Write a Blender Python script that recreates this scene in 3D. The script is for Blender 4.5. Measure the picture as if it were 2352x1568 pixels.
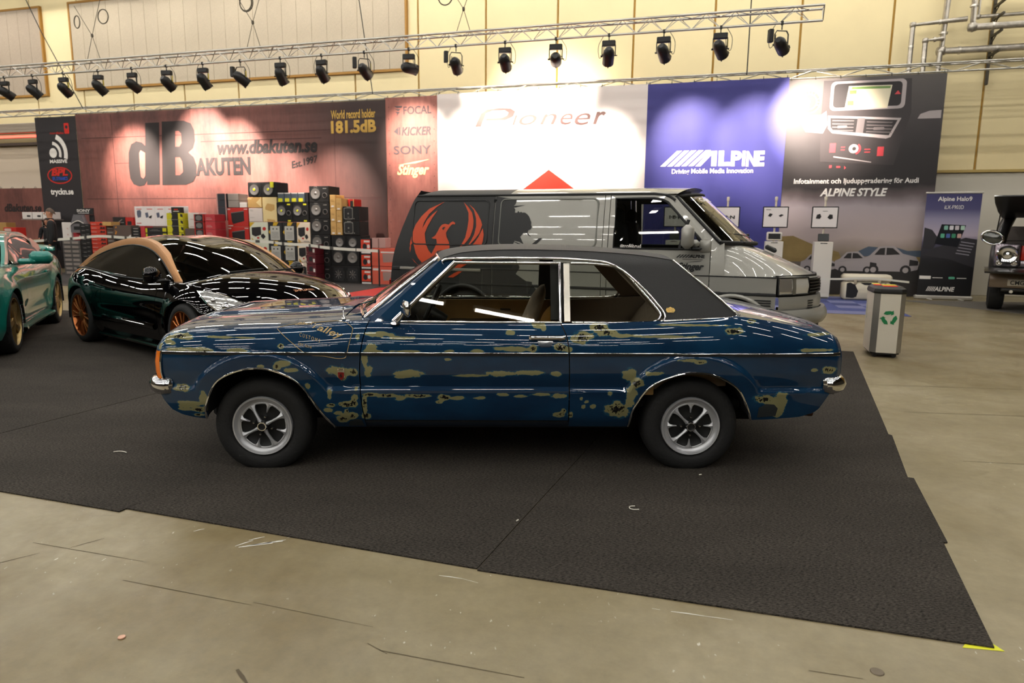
import bpy, bmesh, math, random
from mathutils import Vector, Matrix, Euler, noise
from mathutils.geometry import tessellate_polygon
for o in list(bpy.data.objects): bpy.data.objects.remove(o)
SC = bpy.context.scene
COL = SC.collection
# ---------------------------------------------------------------- camera
PIT = math.atan(259/1568.0); ROLL = math.radians(0.5); CAM_H = 1.446
_F = Vector((0, math.cos(PIT), -math.sin(PIT))); _U0 = Vector((0, math.sin(PIT), math.cos(PIT))); _R0 = Vector((1, 0, 0))
_R = _R0*math.cos(ROLL)+_U0*math.sin(ROLL); _U = _U0*math.cos(ROLL)-_R0*math.sin(ROLL)
cd = bpy.data.cameras.new('camera'); cam = bpy.data.objects.new('camera', cd); COL.objects.link(cam)
m3 = Matrix((_R, _U, -_F)).transposed()
cam.matrix_world = Matrix.Translation((0, 0, CAM_H)) @ m3.to_4x4()
cd.sensor_width = 36; cd.lens = 24; cd.clip_end = 200; cd.clip_start = 0.05
cd.dof.use_dof = True; cd.dof.focus_distance = 4.15; cd.dof.aperture_fstop = 3.2
SC.camera = cam
# ---------------------------------------------------------------- world, exposure
w = bpy.data.worlds.new('hall_ambient'); SC.world = w; w.use_nodes = True
w.node_tree.nodes['Background'].inputs[0].default_value = (1.0, 0.93, 0.82, 1)
w.node_tree.nodes['Background'].inputs[1].default_value = 0.05
vs = SC.view_settings
vs.view_transform = 'Standard'; vs.look = 'None'; vs.exposure = 0.22; vs.gamma = 1.0; vs.use_curve_mapping = False
CY = SC.cycles
CY.use_denoising = True; CY.max_bounces = 5; CY.diffuse_bounces = 2; CY.glossy_bounces = 3; CY.transmission_bounces = 3; CY.transparent_max_bounces = 8
CY.use_adaptive_sampling = True; CY.adaptive_threshold = 0.12; CY.adaptive_min_samples = 12
CY.sample_clamp_indirect = 6.0; CY.caustics_reflective = False; CY.caustics_refractive = False
LAMP_STRENGTH = 48.0      # ceiling tubes
SPOT_POWER = 1100.0
# ---------------------------------------------------------------- helpers
PI = math.pi
def hexc(h):
    h = h.lstrip('#'); out = []
    for i in (0, 2, 4):
        c = int(h[i:i+2], 16)/255.0
        out.append(c/12.92 if c <= 0.04045 else ((c+0.055)/1.055)**2.4)
    return tuple(out)
MATS = {}
def M(name, c='#808080', rough=0.5, metal=0.0, coat=0.0, spec=0.5, emit=None, es=0.0, var=None, bump=None, alpha=1.0, trans=0.0, ior=1.45, stretch=(1, 1, 1), coatr=0.03, c2=None):
    if name in MATS: return MATS[name]
    m = bpy.data.materials.new(name); m.use_nodes = True; nt = m.node_tree; b = nt.nodes['Principled BSDF']
    col = hexc(c) if isinstance(c, str) else c
    b.inputs['Base Color'].default_value = (*col, 1); b.inputs['Roughness'].default_value = rough; b.inputs['Metallic'].default_value = metal
    b.inputs['Coat Weight'].default_value = coat; b.inputs['Coat Roughness'].default_value = coatr; b.inputs['Specular IOR Level'].default_value = spec
    b.inputs['Alpha'].default_value = alpha; b.inputs['Transmission Weight'].default_value = trans; b.inputs['IOR'].default_value = ior
    if emit:
        e = hexc(emit) if isinstance(emit, str) else emit
        b.inputs['Emission Color'].default_value = (*e, 1); b.inputs['Emission Strength'].default_value = es
        m.cycles.emission_sampling = 'FRONT' if es > 20 else 'NONE'
    if var or bump:
        tc = nt.nodes.new('ShaderNodeTexCoord'); mp = nt.nodes.new('ShaderNodeMapping'); mp.inputs['Scale'].default_value = stretch
        nt.links.new(tc.outputs['Object'], mp.inputs[0])
    if var:
        n = nt.nodes.new('ShaderNodeTexNoise'); n.inputs['Scale'].default_value = var[0]; n.inputs['Detail'].default_value = 6; n.inputs['Roughness'].default_value = 0.6
        nt.links.new(mp.outputs[0], n.inputs['Vector'])
        r = nt.nodes.new('ShaderNodeValToRGB'); r.color_ramp.elements[0].position = 0.3; r.color_ramp.elements[1].position = 0.7
        a = var[1]; lo = tuple(x*(1-a) for x in col); hi = hexc(c2) if c2 else tuple(min(1, x*(1+a)) for x in col)
        r.color_ramp.elements[0].color = (*lo, 1); r.color_ramp.elements[1].color = (*hi, 1)
        nt.links.new(n.outputs[0], r.inputs[0]); nt.links.new(r.outputs[0], b.inputs['Base Color'])
    if bump:
        n2 = nt.nodes.new('ShaderNodeTexNoise'); n2.inputs['Scale'].default_value = bump[0]; n2.inputs['Detail'].default_value = 4
        nt.links.new(mp.outputs[0], n2.inputs['Vector'])
        bp = nt.nodes.new('ShaderNodeBump'); bp.inputs['Strength'].default_value = bump[1]; bp.inputs['Distance'].default_value = 0.01
        nt.links.new(n2.outputs[0], bp.inputs['Height']); nt.links.new(bp.outputs[0], b.inputs['Normal'])
    MATS[name] = m
    return m
def glass(name, tint='#ffffff', refl=1.0, alpha=0.12, rough=0.0):
    """thin sheet glass: clear tinted pass-through with a Fresnel gloss"""
    if name in MATS: return MATS[name]
    m = bpy.data.materials.new(name); m.use_nodes = True; nt = m.node_tree; nt.nodes.clear()
    o = nt.nodes.new('ShaderNodeOutputMaterial'); mx = nt.nodes.new('ShaderNodeMixShader'); t = nt.nodes.new('ShaderNodeBsdfTransparent'); g = nt.nodes.new('ShaderNodeBsdfGlossy')
    fr = nt.nodes.new('ShaderNodeFresnel'); fr.inputs[0].default_value = 1.5
    c = hexc(tint); t.inputs[0].default_value = (*c, 1); g.inputs['Roughness'].default_value = rough; g.inputs[0].default_value = (refl, refl, refl, 1)
    ad = nt.nodes.new('ShaderNodeMath'); ad.operation = 'ADD'; ad.inputs[1].default_value = alpha*0.3; ad.use_clamp = True
    nt.links.new(fr.outputs[0], ad.inputs[0]); nt.links.new(ad.outputs[0], mx.inputs[0]); nt.links.new(t.outputs[0], mx.inputs[1]); nt.links.new(g.outputs[0], mx.inputs[2]); nt.links.new(mx.outputs[0], o.inputs[0])
    MATS[name] = m
    return m
def V(*a): return Vector(a)
class MB:
    def __init__(s): s.v = []; s.f = []; s.m = []
    def add(s, vs, fs, mi=0):
        b = len(s.v); s.v.extend([tuple(p) for p in vs])
        for f in fs: s.f.append(tuple(i+b for i in f)); s.m.append(mi)
        return s
    def box(s, c, d, mi=0, rot=None, b=0.0):
        hx, hy, hz = d[0]/2, d[1]/2, d[2]/2; c = Vector(c)
        R = rot if rot is not None else Matrix.Identity(3)
        if b <= 0:
            vs = [Vector((x*hx, y*hy, z*hz)) for x in (-1, 1) for y in (-1, 1) for z in (-1, 1)]
            fs = [(0, 1, 3, 2), (4, 6, 7, 5), (0, 4, 5, 1), (2, 3, 7, 6), (0, 2, 6, 4), (1, 5, 7, 3)]
        else:
            b = min(b, hx*.98, hy*.98, hz*.98); vs = []; ix = {}
            for x in (-1, 1):
                for y in (-1, 1):
                    for z in (-1, 1):
                        for k in range(3):
                            p = [x*(hx-b), y*(hy-b), z*(hz-b)]; q = (hx, hy, hz); p[k] = (x, y, z)[k]*q[k]
                            ix[(x, y, z, k)] = len(vs); vs.append(Vector(p))
            fs = []
            for k in range(3):
                i, j = [(1, 2), (0, 2), (0, 1)][k]
                for sg in (-1, 1):
                    q = []
                    for (a_, b_) in ((-1, -1), (1, -1), (1, 1), (-1, 1)):
                        t = [0, 0, 0]; t[k] = sg; t[i] = a_; t[j] = b_; q.append(ix[(*t, k)])
                    fs.append(q)
            for k in range(3):
                i, j = [(1, 2), (0, 2), (0, 1)][k]
                for a_ in (-1, 1):
                    for b_ in (-1, 1):
                        t = [0, 0, 0]; t[i] = a_; t[j] = b_; t1 = list(t); t2 = list(t); t1[k] = -1; t2[k] = 1
                        fs.append((ix[(*t1, i)], ix[(*t2, i)], ix[(*t2, j)], ix[(*t1, j)]))
            for x in (-1, 1):
                for y in (-1, 1):
                    for z in (-1, 1): fs.append(tuple(ix[(x, y, z, k)] for k in range(3)))
        return s.add([c + R @ p for p in vs], fs, mi)
    def grid(s, rows, mi=0, closeu=False, closev=False):
        n = len(rows[0]); vs = [p for r in rows for p in r]; fs = []
        R_ = len(rows)
        for i in range(R_ if closeu else R_-1):
            for j in range(n if closev else n-1):
                i2 = (i+1) % R_; j2 = (j+1) % n
                fs.append((i*n+j, i*n+j2, i2*n+j2, i2*n+j))
        return s.add(vs, fs, mi)
    def tube(s, path, r, n=8, mi=0, closed=False, caps=True, flat=None, upv=None):
        path = [Vector(p) for p in path]; N = len(path)
        rr = r if isinstance(r, (list, tuple)) else [r]*N
        rows = []; up = None
        for i in range(N):
            if closed: t = path[(i+1) % N]-path[i-1]
            else: t = path[min(i+1, N-1)]-path[max(i-1, 0)]
            if t.length < 1e-9: t = Vector((0, 0, 1))
            t.normalize()
            if upv is not None: up = Vector(upv) - t*Vector(upv).dot(t)
            elif up is None:
                a = Vector((0, 0, 1)) if abs(t.z) < .9 else Vector((1, 0, 0)); up = a - t*a.dot(t)
            else: up = up - t*up.dot(t)
            if up.length < 1e-6: up = t.orthogonal()
            up.normalize(); sd = t.cross(up)
            k1, k2 = flat if flat else (1, 1)
            rows.append([path[i]+(up*math.cos(2*PI*j/n)*k1+sd*math.sin(2*PI*j/n)*k2)*rr[i] for j in range(n)])
        s.grid(rows, mi, closeu=closed, closev=True)
        if caps and not closed:
            b = len(s.v)-N*n
            s.f.append(tuple(range(b, b+n))[::-1]); s.m.append(mi)
            s.f.append(tuple(range(b+(N-1)*n, b+N*n))); s.m.append(mi)
        return s
    def bar(s, a, b, r, n=8, mi=0): return s.tube([a, b], r, n, mi)
    def lathe(s, prof, n=24, mi=0, mat=None, close=False):
        """prof: (radius, height along local z)"""
        T = mat if mat is not None else Matrix.Identity(4)
        rows = [[T @ Vector((r*math.cos(2*PI*j/n), r*math.sin(2*PI*j/n), h)) for j in range(n)] for r, h in prof]
        return s.grid(rows, mi, closev=True, closeu=close)
    def poly(s, pts, depth, fn, mi=0, holes=(), sides=True, back=False):
        """2D outline (+holes) mapped by fn(u, v, d): face at d=0, sides to d=depth"""
        loops = [pts]+list(holes)
        tri = tessellate_polygon([[Vector((p[0], p[1], 0)) for p in l] for l in loops])
        flat_ = [p for l in loops for p in l]
        s.add([fn(p[0], p[1], 0) for p in flat_], [tuple(t) for t in tri], mi)
        if sides and depth:
            for l in loops:
                n = len(l); vs = [fn(p[0], p[1], 0) for p in l]+[fn(p[0], p[1], depth) for p in l]
                s.add(vs, [(i, (i+1) % n, n+(i+1) % n, n+i) for i in range(n)], mi)
        if back: s.add([fn(p[0], p[1], depth) for p in flat_], [tuple(t)[::-1] for t in tri], mi)
        return s
    def sheet(s, pts, fn, mi=0, maxlen=.06, holes=()):
        """outline cut into small triangles so that it follows a curved surface"""
        loops = [pts]+list(holes); flat_ = [p for l in loops for p in l]
        tri = tessellate_polygon([[Vector((p[0], p[1], 0)) for p in l] for l in loops])
        bm = bmesh.new(); vs = [bm.verts.new((p[0], p[1], 0)) for p in flat_]
        for t in tri:
            try: bm.faces.new([vs[i] for i in t])
            except ValueError: pass
        for _ in range(7):
            es = [e for e in bm.edges if e.calc_length() > maxlen]
            if not es: break
            bmesh.ops.subdivide_edges(bm, edges=es, cuts=1); bmesh.ops.triangulate(bm, faces=[f for f in bm.faces if len(f.verts) > 3])
        bm.verts.index_update(); s.add([fn(v.co.x, v.co.y, 0) for v in bm.verts], [tuple(v.index for v in f.verts) for f in bm.faces], mi); bm.free(); return s
    def build(s, name, mats, parent=None, smooth=None, recalc=True, loc=None, rz=None):
        me = bpy.data.meshes.new(name); me.from_pydata(s.v, [], s.f)
        ms = mats if isinstance(mats, (list, tuple)) else [mats]
        for m in ms: me.materials.append(m)
        if len(ms) > 1: me.polygons.foreach_set('material_index', [min(i, len(ms)-1) for i in s.m])
        if recalc:
            bm = bmesh.new(); bm.from_mesh(me); bmesh.ops.recalc_face_normals(bm, faces=bm.faces); bm.to_mesh(me); bm.free()
        if smooth is not None:
            me.polygons.foreach_set('use_smooth', [True]*len(me.polygons))
            if smooth < 180: me.set_sharp_from_angle(angle=math.radians(smooth))
        me.update()
        return link(name, me, parent, loc, rz)
def link(name, me, parent=None, loc=None, rz=None):
    o = bpy.data.objects.new(name, me); COL.objects.link(o)
    if parent is not None: o.parent = parent
    if loc is not None: o.location = loc
    if rz is not None: o.rotation_euler = (0, 0, rz)
    return o
def tag(o, label, cat, group=None):
    o['label'] = label; o['category'] = cat
    if group: o['group'] = group
    return o
def struct(o): o['kind'] = 'structure'; return o
def thing(name, label, cat, loc=(0, 0, 0), rz=0.0, group=None):
    o = bpy.data.objects.new(name, None); COL.objects.link(o); o.location = loc; o.rotation_euler = (0, 0, rz); o.empty_display_size = 0.1
    return tag(o, label, cat, group)
def copy_tree(o, parent=None):
    c = o.copy(); COL.objects.link(c)
    if parent is not None: c.parent = parent
    for ch in list(o.children): copy_tree(ch, c)
    return c
def mesh_copy(o, parent=None, loc=None, rz=None): return link(o.name, o.data, parent, loc, rz)
# letters ------------------------------------------------------------
def glyphs(body, bold=0.0, shear=0.0, space=1.0):
    cu = bpy.data.curves.new('txt', 'FONT'); cu.body = body; cu.size = 1; cu.offset = bold; cu.shear = shear; cu.fill_mode = 'FRONT'; cu.resolution_u = 3; cu.space_character = space
    ob = bpy.data.objects.new('txt', cu)
    me = bpy.data.meshes.new_from_object(ob)
    vs = [v.co.copy() for v in me.vertices]; fs = [tuple(p.vertices) for p in me.polygons]
    bpy.data.objects.remove(ob); bpy.data.curves.remove(cu); bpy.data.meshes.remove(me)
    return vs, fs
def text_fit(mb, body, x0, x1, z0, z1, fn, mi=0, bold=0.0, shear=0.0, zr=None, space=1.0, keep=False):
    """print fitted to the rectangle x0..x1, z0..z1 (z at the far end zr=(z0,z1)); fn(u,v,0) maps to 3D"""
    vs, fs = glyphs(body, bold, shear, space)
    a = min(p.x for p in vs); b = max(p.x for p in vs); c = min(p.y for p in vs); d = max(p.y for p in vs)
    out = []
    for p in vs:
        u = (p.x-a)/(b-a); v = (p.y-c)/(d-c)
        lo = z0 if zr is None else z0+(zr[0]-z0)*u; hi = z1 if zr is None else z1+(zr[1]-z1)*u
        out.append(fn(x0+(x1-x0)*u, lo+(hi-lo)*v, 0))
    mb.add(out, fs, mi); return mb
def wallfn(y=0.0): return lambda u, v, d: Vector((u, y+d, v))       # faces -y
def circ(cx, cy, r, n=24, ry=None, a0=0, a1=2*PI):
    ry = ry or r; full = abs(a1-a0-2*PI) < 1e-6
    return [(cx+r*math.cos(a0+(a1-a0)*i/(n if full else n-1)), cy+ry*math.sin(a0+(a1-a0)*i/(n if full else n-1))) for i in range(n)]
def rrect(x0, z0, x1, z1, r, n=4):
    out = []
    for cx, cz, a in ((x1-r, z1-r, 0), (x0+r, z1-r, PI/2), (x0+r, z0+r, PI), (x1-r, z0+r, 1.5*PI)):
        out += [(cx+r*math.cos(a+PI/2*i/n), cz+r*math.sin(a+PI/2*i/n)) for i in range(n+1)]
    return out
def rect(x0, z0, x1, z1): return [(x0, z0), (x1, z0), (x1, z1), (x0, z1)]
def interp(tab, x):
    if x <= tab[0][0]: return tab[0][1]
    for (a, b), (c, d) in zip(tab, tab[1:]):
        if x <= c: return b+(d-b)*(x-a)/(c-a) if c > a else d
    return tab[-1][1]
def smooth_tab(tab, x):
    """Catmull-Rom through a sorted table"""
    n = len(tab)
    if x <= tab[0][0]: return tab[0][1]
    if x >= tab[-1][0]: return tab[-1][1]
    for i in range(n-1):
        if x <= tab[i+1][0]: break
    x0, y0 = tab[i]; x1, y1 = tab[i+1]; h = x1-x0; t = (x-x0)/h
    m0 = (y1-tab[i-1][1])/(x1-tab[i-1][0]) if i > 0 else (y1-y0)/h
    m1 = (tab[i+2][1]-y0)/(tab[i+2][0]-x0) if i < n-2 else (y1-y0)/h
    t2 = t*t; t3 = t2*t
    return (2*t3-3*t2+1)*y0+(t3-2*t2+t)*h*m0+(-2*t3+3*t2)*y1+(t3-t2)*h*m1
def spline(pts, n=8, closed=False):
    """Catmull-Rom polyline through points of any dimension"""
    P = [Vector(p) for p in pts]; N = len(P); out = []
    rng = N if closed else N-1
    for i in range(rng):
        p1 = P[i]; p2 = P[(i+1) % N]; p0 = P[i-1] if (closed or i > 0) else p1*2-p2; p3 = P[(i+2) % N] if (closed or i < N-2) else p2*2-p1
        for k in range(n):
            t = k/n; out.append(((p1*2)+(p2-p0)*t+(p0*2-p1*5+p2*4-p3)*t*t+(p1*3-p0-p2*3+p3)*t**3)*0.5)
    if not closed: out.append(P[-1])
    return out
def lerp(a, b, t): return a+(b-a)*t
def linspace(a, b, n): return [a+(b-a)*i/(n-1) for i in range(n)]
def sstep(a, b, x):
    t = max(0, min(1, (x-a)/(b-a))); return t*t*(3-2*t)
# ================================================================ the hall
WA = math.radians(16.2)
WX = Vector((math.cos(WA), -math.sin(WA), 0)); WY = Vector((math.sin(WA), math.cos(WA), 0)); WP0 = Vector((9.1, 15.3, 0))
def BW(x, y=0.0, z=0.0): return WP0+WX*x+WY*y+Vector((0, 0, z))      # banner-wall frame -> world
RZW = -WA
def floor_material():
    m = bpy.data.materials.new('polished_concrete'); m.use_nodes = True; nt = m.node_tree; b = nt.nodes['Principled BSDF']; N = nt.nodes.new; L = nt.links.new
    tc = N('ShaderNodeTexCoord')
    def nz(scale, det=6, ro=.6, st=(1, 1, 1)):
        mp = N('ShaderNodeMapping'); mp.inputs['Scale'].default_value = st; mp.inputs['Rotation'].default_value = (0, 0, 0.35); L(tc.outputs['Object'], mp.inputs[0])
        n = N('ShaderNodeTexNoise'); n.inputs['Scale'].default_value = scale; n.inputs['Detail'].default_value = det; n.inputs['Roughness'].default_value = ro; L(mp.outputs[0], n.inputs['Vector']); return n.outputs[0]
    def ramp(i, stops):
        r = N('ShaderNodeValToRGB'); e = r.color_ramp.elements; e[0].position, e[0].color = stops[0][0], (*stops[0][1], 1); e[1].position, e[1].color = stops[-1][0], (*stops[-1][1], 1)
        for p, c in stops[1:-1]: q = e.new(p); q.color = (*c, 1)
        L(i, r.inputs[0]); return r.outputs[0]
    def mix(f, a, c, mode='MIX'):
        x = N('ShaderNodeMix'); x.data_type = 'RGBA'; x.blend_type = mode
        if isinstance(f, float): x.inputs[0].default_value = f
        else: L(f, x.inputs[0])
        L(a, x.inputs[6]); 
        if isinstance(c, tuple): x.inputs[7].default_value = (*c, 1)
        else: L(c, x.inputs[7])
        return x.outputs[2]
    base = ramp(nz(0.8, 8, .65), [(.3, hexc('#7a6e50')), (.5, hexc('#8c8062')), (.68, hexc('#9a8f73'))])
    br = ramp(nz(.45, 6, .7, (1, .55, 1)), [(.5, (0, 0, 0)), (.66, (.75, .75, .75))]); base = mix(br, base, hexc('#6a582e'))
    fine = ramp(nz(14, 8, .75), [(.3, (.82, .82, .82)), (.7, (1.08, 1.08, 1.08))]); base = mix(1.0, base, fine, 'MULTIPLY')
    chips = ramp(nz(42, 3, .5, (1, .5, 1)), [(.70, (0, 0, 0)), (.715, (1, 1, 1))]); cm = ramp(nz(1.6, 2, .5), [(.47, (0, 0, 0)), (.6, (.7, .7, .7))])
    base = mix(mix(1.0, chips, cm, 'MULTIPLY'), base, hexc('#d6d2c4'))
    dk = ramp(nz(7, 5, .6, (.35, 1, 1)), [(.70, (0, 0, 0)), (.76, (.5, .5, .5))]); base = mix(dk, base, hexc('#5c5344'))
    L(base, b.inputs['Base Color'])
    ro = ramp(nz(3, 6, .6), [(.3, (.3, .3, .3)), (.7, (.46, .46, .46))]); L(ro, b.inputs['Roughness'])
    bp = N('ShaderNodeBump'); bp.inputs['Strength'].default_value = .06; bp.inputs['Distance'].default_value = .01; L(nz(30, 4), bp.inputs['Height']); L(bp.outputs[0], b.inputs['Normal'])
    return m
mb = MB(); mb.box((-4, 6, -0.05), (64, 66, .1)); struct(mb.build('floor', floor_material()))
# ceiling with tube lamps -----------------------------------------------------------
HZ = 9.9
ceil = MB(); ceil.box((0, 0, 0), (62, 62, .2)); ceil = struct(ceil.build('ceiling', M('ceiling_paint', '#3a362e', .8, var=(1.5, .2)), loc=BW(-11, -20, HZ+.1), rz=RZW))
beam = MB(); beam.box((0, 0, -.35), (60, .25, .5)); beam.box((0, 0, -.62), (60, .4, .04)); beam = beam.build('roof_beam', M('beam_paint', '#45413a', .7), ceil, loc=(0, -24, 0))
for k in range(1, 9): mesh_copy(beam, ceil, (0, -24+k*6.0, 0))
lamp = MB(); lamp.box((0, 0, .06), (1.62, .2, .09), 0, b=.02); lamp.add([(-.75, -.065, .02), (.75, -.065, .02), (.75, 0, -.035), (-.75, 0, -.035), (.75, .065, .02), (-.75, .065, .02)], [(0, 3, 2, 1), (3, 5, 4, 2)], 1); lamp.bar((-.6, 0, .1), (-.6, 0, 1.3), .006, 5, 0); lamp.bar((.6, 0, .1), (.6, 0, 1.3), .006, 5, 0)
LT = M('tube_light', '#fff3dd', .5, emit=(1.0, .97, .91), es=LAMP_STRENGTH)
lamp0 = None
for r in range(11):
    for c in range(19):
        lx = -28+c*2.3-(-11)+(-11)*0; ly = -33.0+r*3.3+20
        p = (lx-9.0, ly, -1.55)
        if lamp0 is None: lamp0 = lamp.build('tube_lamp', [M('lamp_housing', '#d8d4c8', .5), LT], ceil, loc=p)
        else: mesh_copy(lamp0, ceil, p)
# far walls behind and beside the camera ---------------------------------------------
WPAINT = M('hall_wall_paint', '#4a4439', .8, var=(.6, .15))
for nm, c, d in (('wall_left', BW(-36, -20, 5), (.3, 60, 10)), ('wall_right', BW(16, -20, 5), (.3, 60, 10)), ('wall_front', BW(-11, -45, 5), (60, .3, 10))):
    mb = MB(); mb.box((0, 0, 0), d); struct(mb.build(nm, WPAINT, loc=c, rz=RZW))
# back wall: backing with panels --------------------------------------------------
mb = MB(); mb.box((-11, 1.72, 5.0), (52, .3, 10)); wb = struct(mb.build('wall_back', M('seam_ochre', '#b98f3e', .7), loc=WP0, rz=RZW))
PM = M('wall_cream', '#eedcab', .62, var=(.5, .05))
pan = MB(); pan.box((0, 0, 5.0), (1.955, .06, 10), b=.008); pan0 = None
for k in range(19):
    x = 1.32+1-.02+2-2.005*k; p = (x, 1.545, 0)
    if pan0 is None: pan0 = pan.build('wall_panel', PM, wb, loc=p)
    else: mesh_copy(pan0, wb, p)
# acoustic boards
AM = M('acoustic_board', '#c3b59e', .9, var=(60, .12), bump=(120, .4)); AM2 = M('board_frame', '#a87a33', .6); AM3 = M('acoustic_board_dim', '#b3a390', .9, var=(60, .12), bump=(120, .4))
def board(label, x0, x1, z0, z1, n, am):
    t = thing('acoustic_board', label, 'wall board', BW(x0, 1.5, 0), RZW)
    W = x1-x0; f = MB()
    f.box((W/2, -.03, z0-.03), (W+.12, .1, .06)); f.box((-.03, -.03, (z0+z1)/2), (.06, .1, z1-z0)); f.box((W+.03, -.03, (z0+z1)/2), (.06, .1, z1-z0)); f.box((W/2, -.03, z1+.03), (W+.12, .1, .06)); f.box((W/2, 0, (z0+z1)/2), (W, .02, z1-z0))
    f.build('frame', AM2, t)
    s = MB(); s.box((0, 0, (z0+z1)/2), (W/n-.006, .05, z1-z0-.01), b=.006); s0 = None
    for k in range(n):
        p = (W/n*(k+.5), -.04, 0)
        if s0 is None: s0 = s.build('board_strip', am, t, loc=p)
        else: mesh_copy(s0, t, p)
board('long beige acoustic board with vertical strips high on the cream wall', -25.0, -13.1, 5.9, 8.52, 24, AM)
board('shorter brownish acoustic board high on the wall, in the top corner', -31.0, -26.3, 5.78, 8.5, 10, AM3)
# white partition at the lower right
mb = MB(); mb.box((5.2, 1.15, 1.4), (9.8, .12, 2.8), b=.01); mb.box((5.2, 1.12, 2.83), (9.8, .2, .06), 1); struct(mb.build('wall_partition', [M('partition_white', '#cfc8b8', .7), M('partition_cap', '#b59a5a', .6)], loc=WP0, rz=RZW))
# low pale panels and red light line at the far left
mb = MB(); mb.box((-29.5, 1.2, 3.35), (8, .1, 1.45), 0, b=.01); mb.box((-29.5, 1.1, 4.12), (8, .3, .08), 1); mb.box((-29.5, 1.0, 4.62), (8, .35, .3), 2, b=.02)
struct(mb.build('wall_soffit', [M('pale_panel', '#d8c6b0', .7), M('soffit_dark', '#544840', .7), M('soffit_grey', '#a89a8a', .6)], loc=WP0, rz=RZW))
mb = MB(); mb.box((0, 0, 0), (8, .05, .06)); mb.box((0, .04, 0), (8, .05, .1), 1)
tag(mb.build('light_strip', [M('red_led', '#ff2a1a', .5, emit=(1, .08, .05), es=4.0), M('led_rail', '#b0a8a0', .4, .6)], loc=BW(-29.5, .95, 4.36), rz=RZW), 'thin glowing red light strip under the soffit beside the black logo banner', 'light strip')
# silver insulated pipes at the upper right -----------------------------------------
PIPE = M('pipe_foil', '#b7b0a4', .38, .75, var=(9, .25), bump=(25, .5))
def pipe(label, pts, r):
    t = thing('insulated_pipe', label, 'pipe', BW(pts[0][0], pts[0][1], pts[0][2]), RZW)
    o = Vector(pts[0]); mb = MB(); mb.tube([Vector(p)-o for p in pts], r, 14, 0); mb.build('foil_wrap', PIPE, t, smooth=50)
    for p in pts[1:-1]: 
        c = MB(); q = Vector(p)-o; c.lathe([(0, -r*1.25), (r*1.05, -r*.9), (r*1.28, 0), (r*1.05, r*.9), (0, r*1.25)], 14, 0, Matrix.Translation(q)); c.build('elbow', PIPE, t, smooth=60)
    BND = M('pipe_band', '#d0cabf', .35, .8)
    for a, b_ in zip(pts, pts[1:]):
        a = Vector(a)-o; b_ = Vector(b_)-o; n = max(1, int((b_-a).length/.7))
        for k in range(1, n+1):
            q = a+(b_-a)*(k-.5)/n; d = (b_-a).normalized()*.02; g = MB(); g.tube([q-d, q+d], r*1.03, 14, 0); g.build('joint_band', BND, t, smooth=50)
pipe('thick foil-wrapped pipe dropping behind the others and turning right along the wall', [(.30, 1.05, 8.5), (.22, 1.05, 5.47), (4.5, 1.05, 5.47)], .088)
pipe('thick foil-wrapped pipe dropping from the ceiling, turning right at mid height', [(.66, .8, 8.5), (.72, .8, 5.88), (4.5, .8, 5.88)], .085)
pipe('thin foil-wrapped pipe with the widest bend, leftmost of the silver pipes', [(.64, .95, 6.1), (-.42, .95, 6.04), (-.42, .95, 4.2)], .058)
pipe('thin foil-wrapped pipe with the small bend, between two other silver pipes', [(.22, .95, 5.72), (-.14, .95, 5.69), (-.13, .95, 4.2)], .055)
pipe('short foil-wrapped stub pipe below the thick elbow', [(.19, 1.0, 5.43), (.16, 1.0, 4.2)], .058)
pipe('slim foil-wrapped pipe bending right close under the ceiling pipes', [(.86, 1.05, 8.5), (.88, 1.05, 6.15), (4.5, 1.05, 6.2)], .045)
pipe('topmost thick silver pipe running level at the frame top', [(1.05, .8, 6.5), (4.5, .8, 6.5)], .1)
t = thing('pipe_bracket', 'dark steel bracket post carrying the silver pipes on the wall', 'bracket', BW(1.27, 1.35, 4.75), RZW)
mb = MB(); mb.box((0, 0, .95), (.06, .08, 1.9), b=.01); mb.build('post', M('bracket_steel', '#4a453c', .5, .6), t)
for z in (.62, 1.03, 1.38, 1.65):
    mb = MB(); mb.box((0, -.3, z), (.05, .6, .05), b=.005); mb.bar((0, -.02, z-.16), (0, -.3, z-.02), .012, 6); mb.build('arm', M('bracket_steel'), t)
# trusses -------------------------------------------------------------------------
ALU = M('truss_aluminium', '#b9b6ae', .32, .85)
def truss(name, label, x0, x1, y, z, h, bay, r, rb):
    """triangular truss: two top chords, one bottom chord; brace objects share meshes"""
    t = thing(name, label, 'truss', BW(x0, y, z), RZW); L = x1-x0; w = h*.55
    for (a, c) in ((-w, h), (w, h), (0, 0)):
        mb = MB(); mb.bar((0, a, c), (L, a, c), r, 10); mb.build('chord', ALU, t, smooth=50)
    n = int(L/bay); protos = {}
    for k in range(n):
        xa = k*bay; up = k % 2 == 0
        for key, pa, pb in (('a', (-w, h), (0, 0)), ('b', (w, h), (0, 0)), ('c', (-w, h), (w, h))):
            A = (0, *pa) if up else (0, *pb); B = (bay, *pb) if up else (bay, *pa)
            if (key, up) not in protos:
                mb = MB(); mb.bar(A, B, rb, 6); protos[(key, up)] = mb.build('brace', ALU, t, smooth=60, loc=(xa, 0, 0))
            else: mesh_copy(protos[(key, up)], t, (xa, 0, 0))
    for xe in (0, L):
        mb = MB(); mb.bar((xe, -w, h), (xe, w, h), rb*1.3, 6); mb.bar((xe, -w, h), (xe, 0, 0), rb*1.3, 6); mb.bar((xe, w, h), (xe, 0, 0), rb*1.3, 6); mb.build('end_frame', ALU, t)
    return t
truss('lighting_truss', 'long silver lattice truss carrying the row of stage spotlights', -28.6, -2.72, -2.5, 5.36, .24, .27, .024, .008)
truss('banner_truss', 'silver lattice truss from which the printed banners hang', -30.0, 8.0, .08, 4.84, .16, .55, .02, .007)
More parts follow.
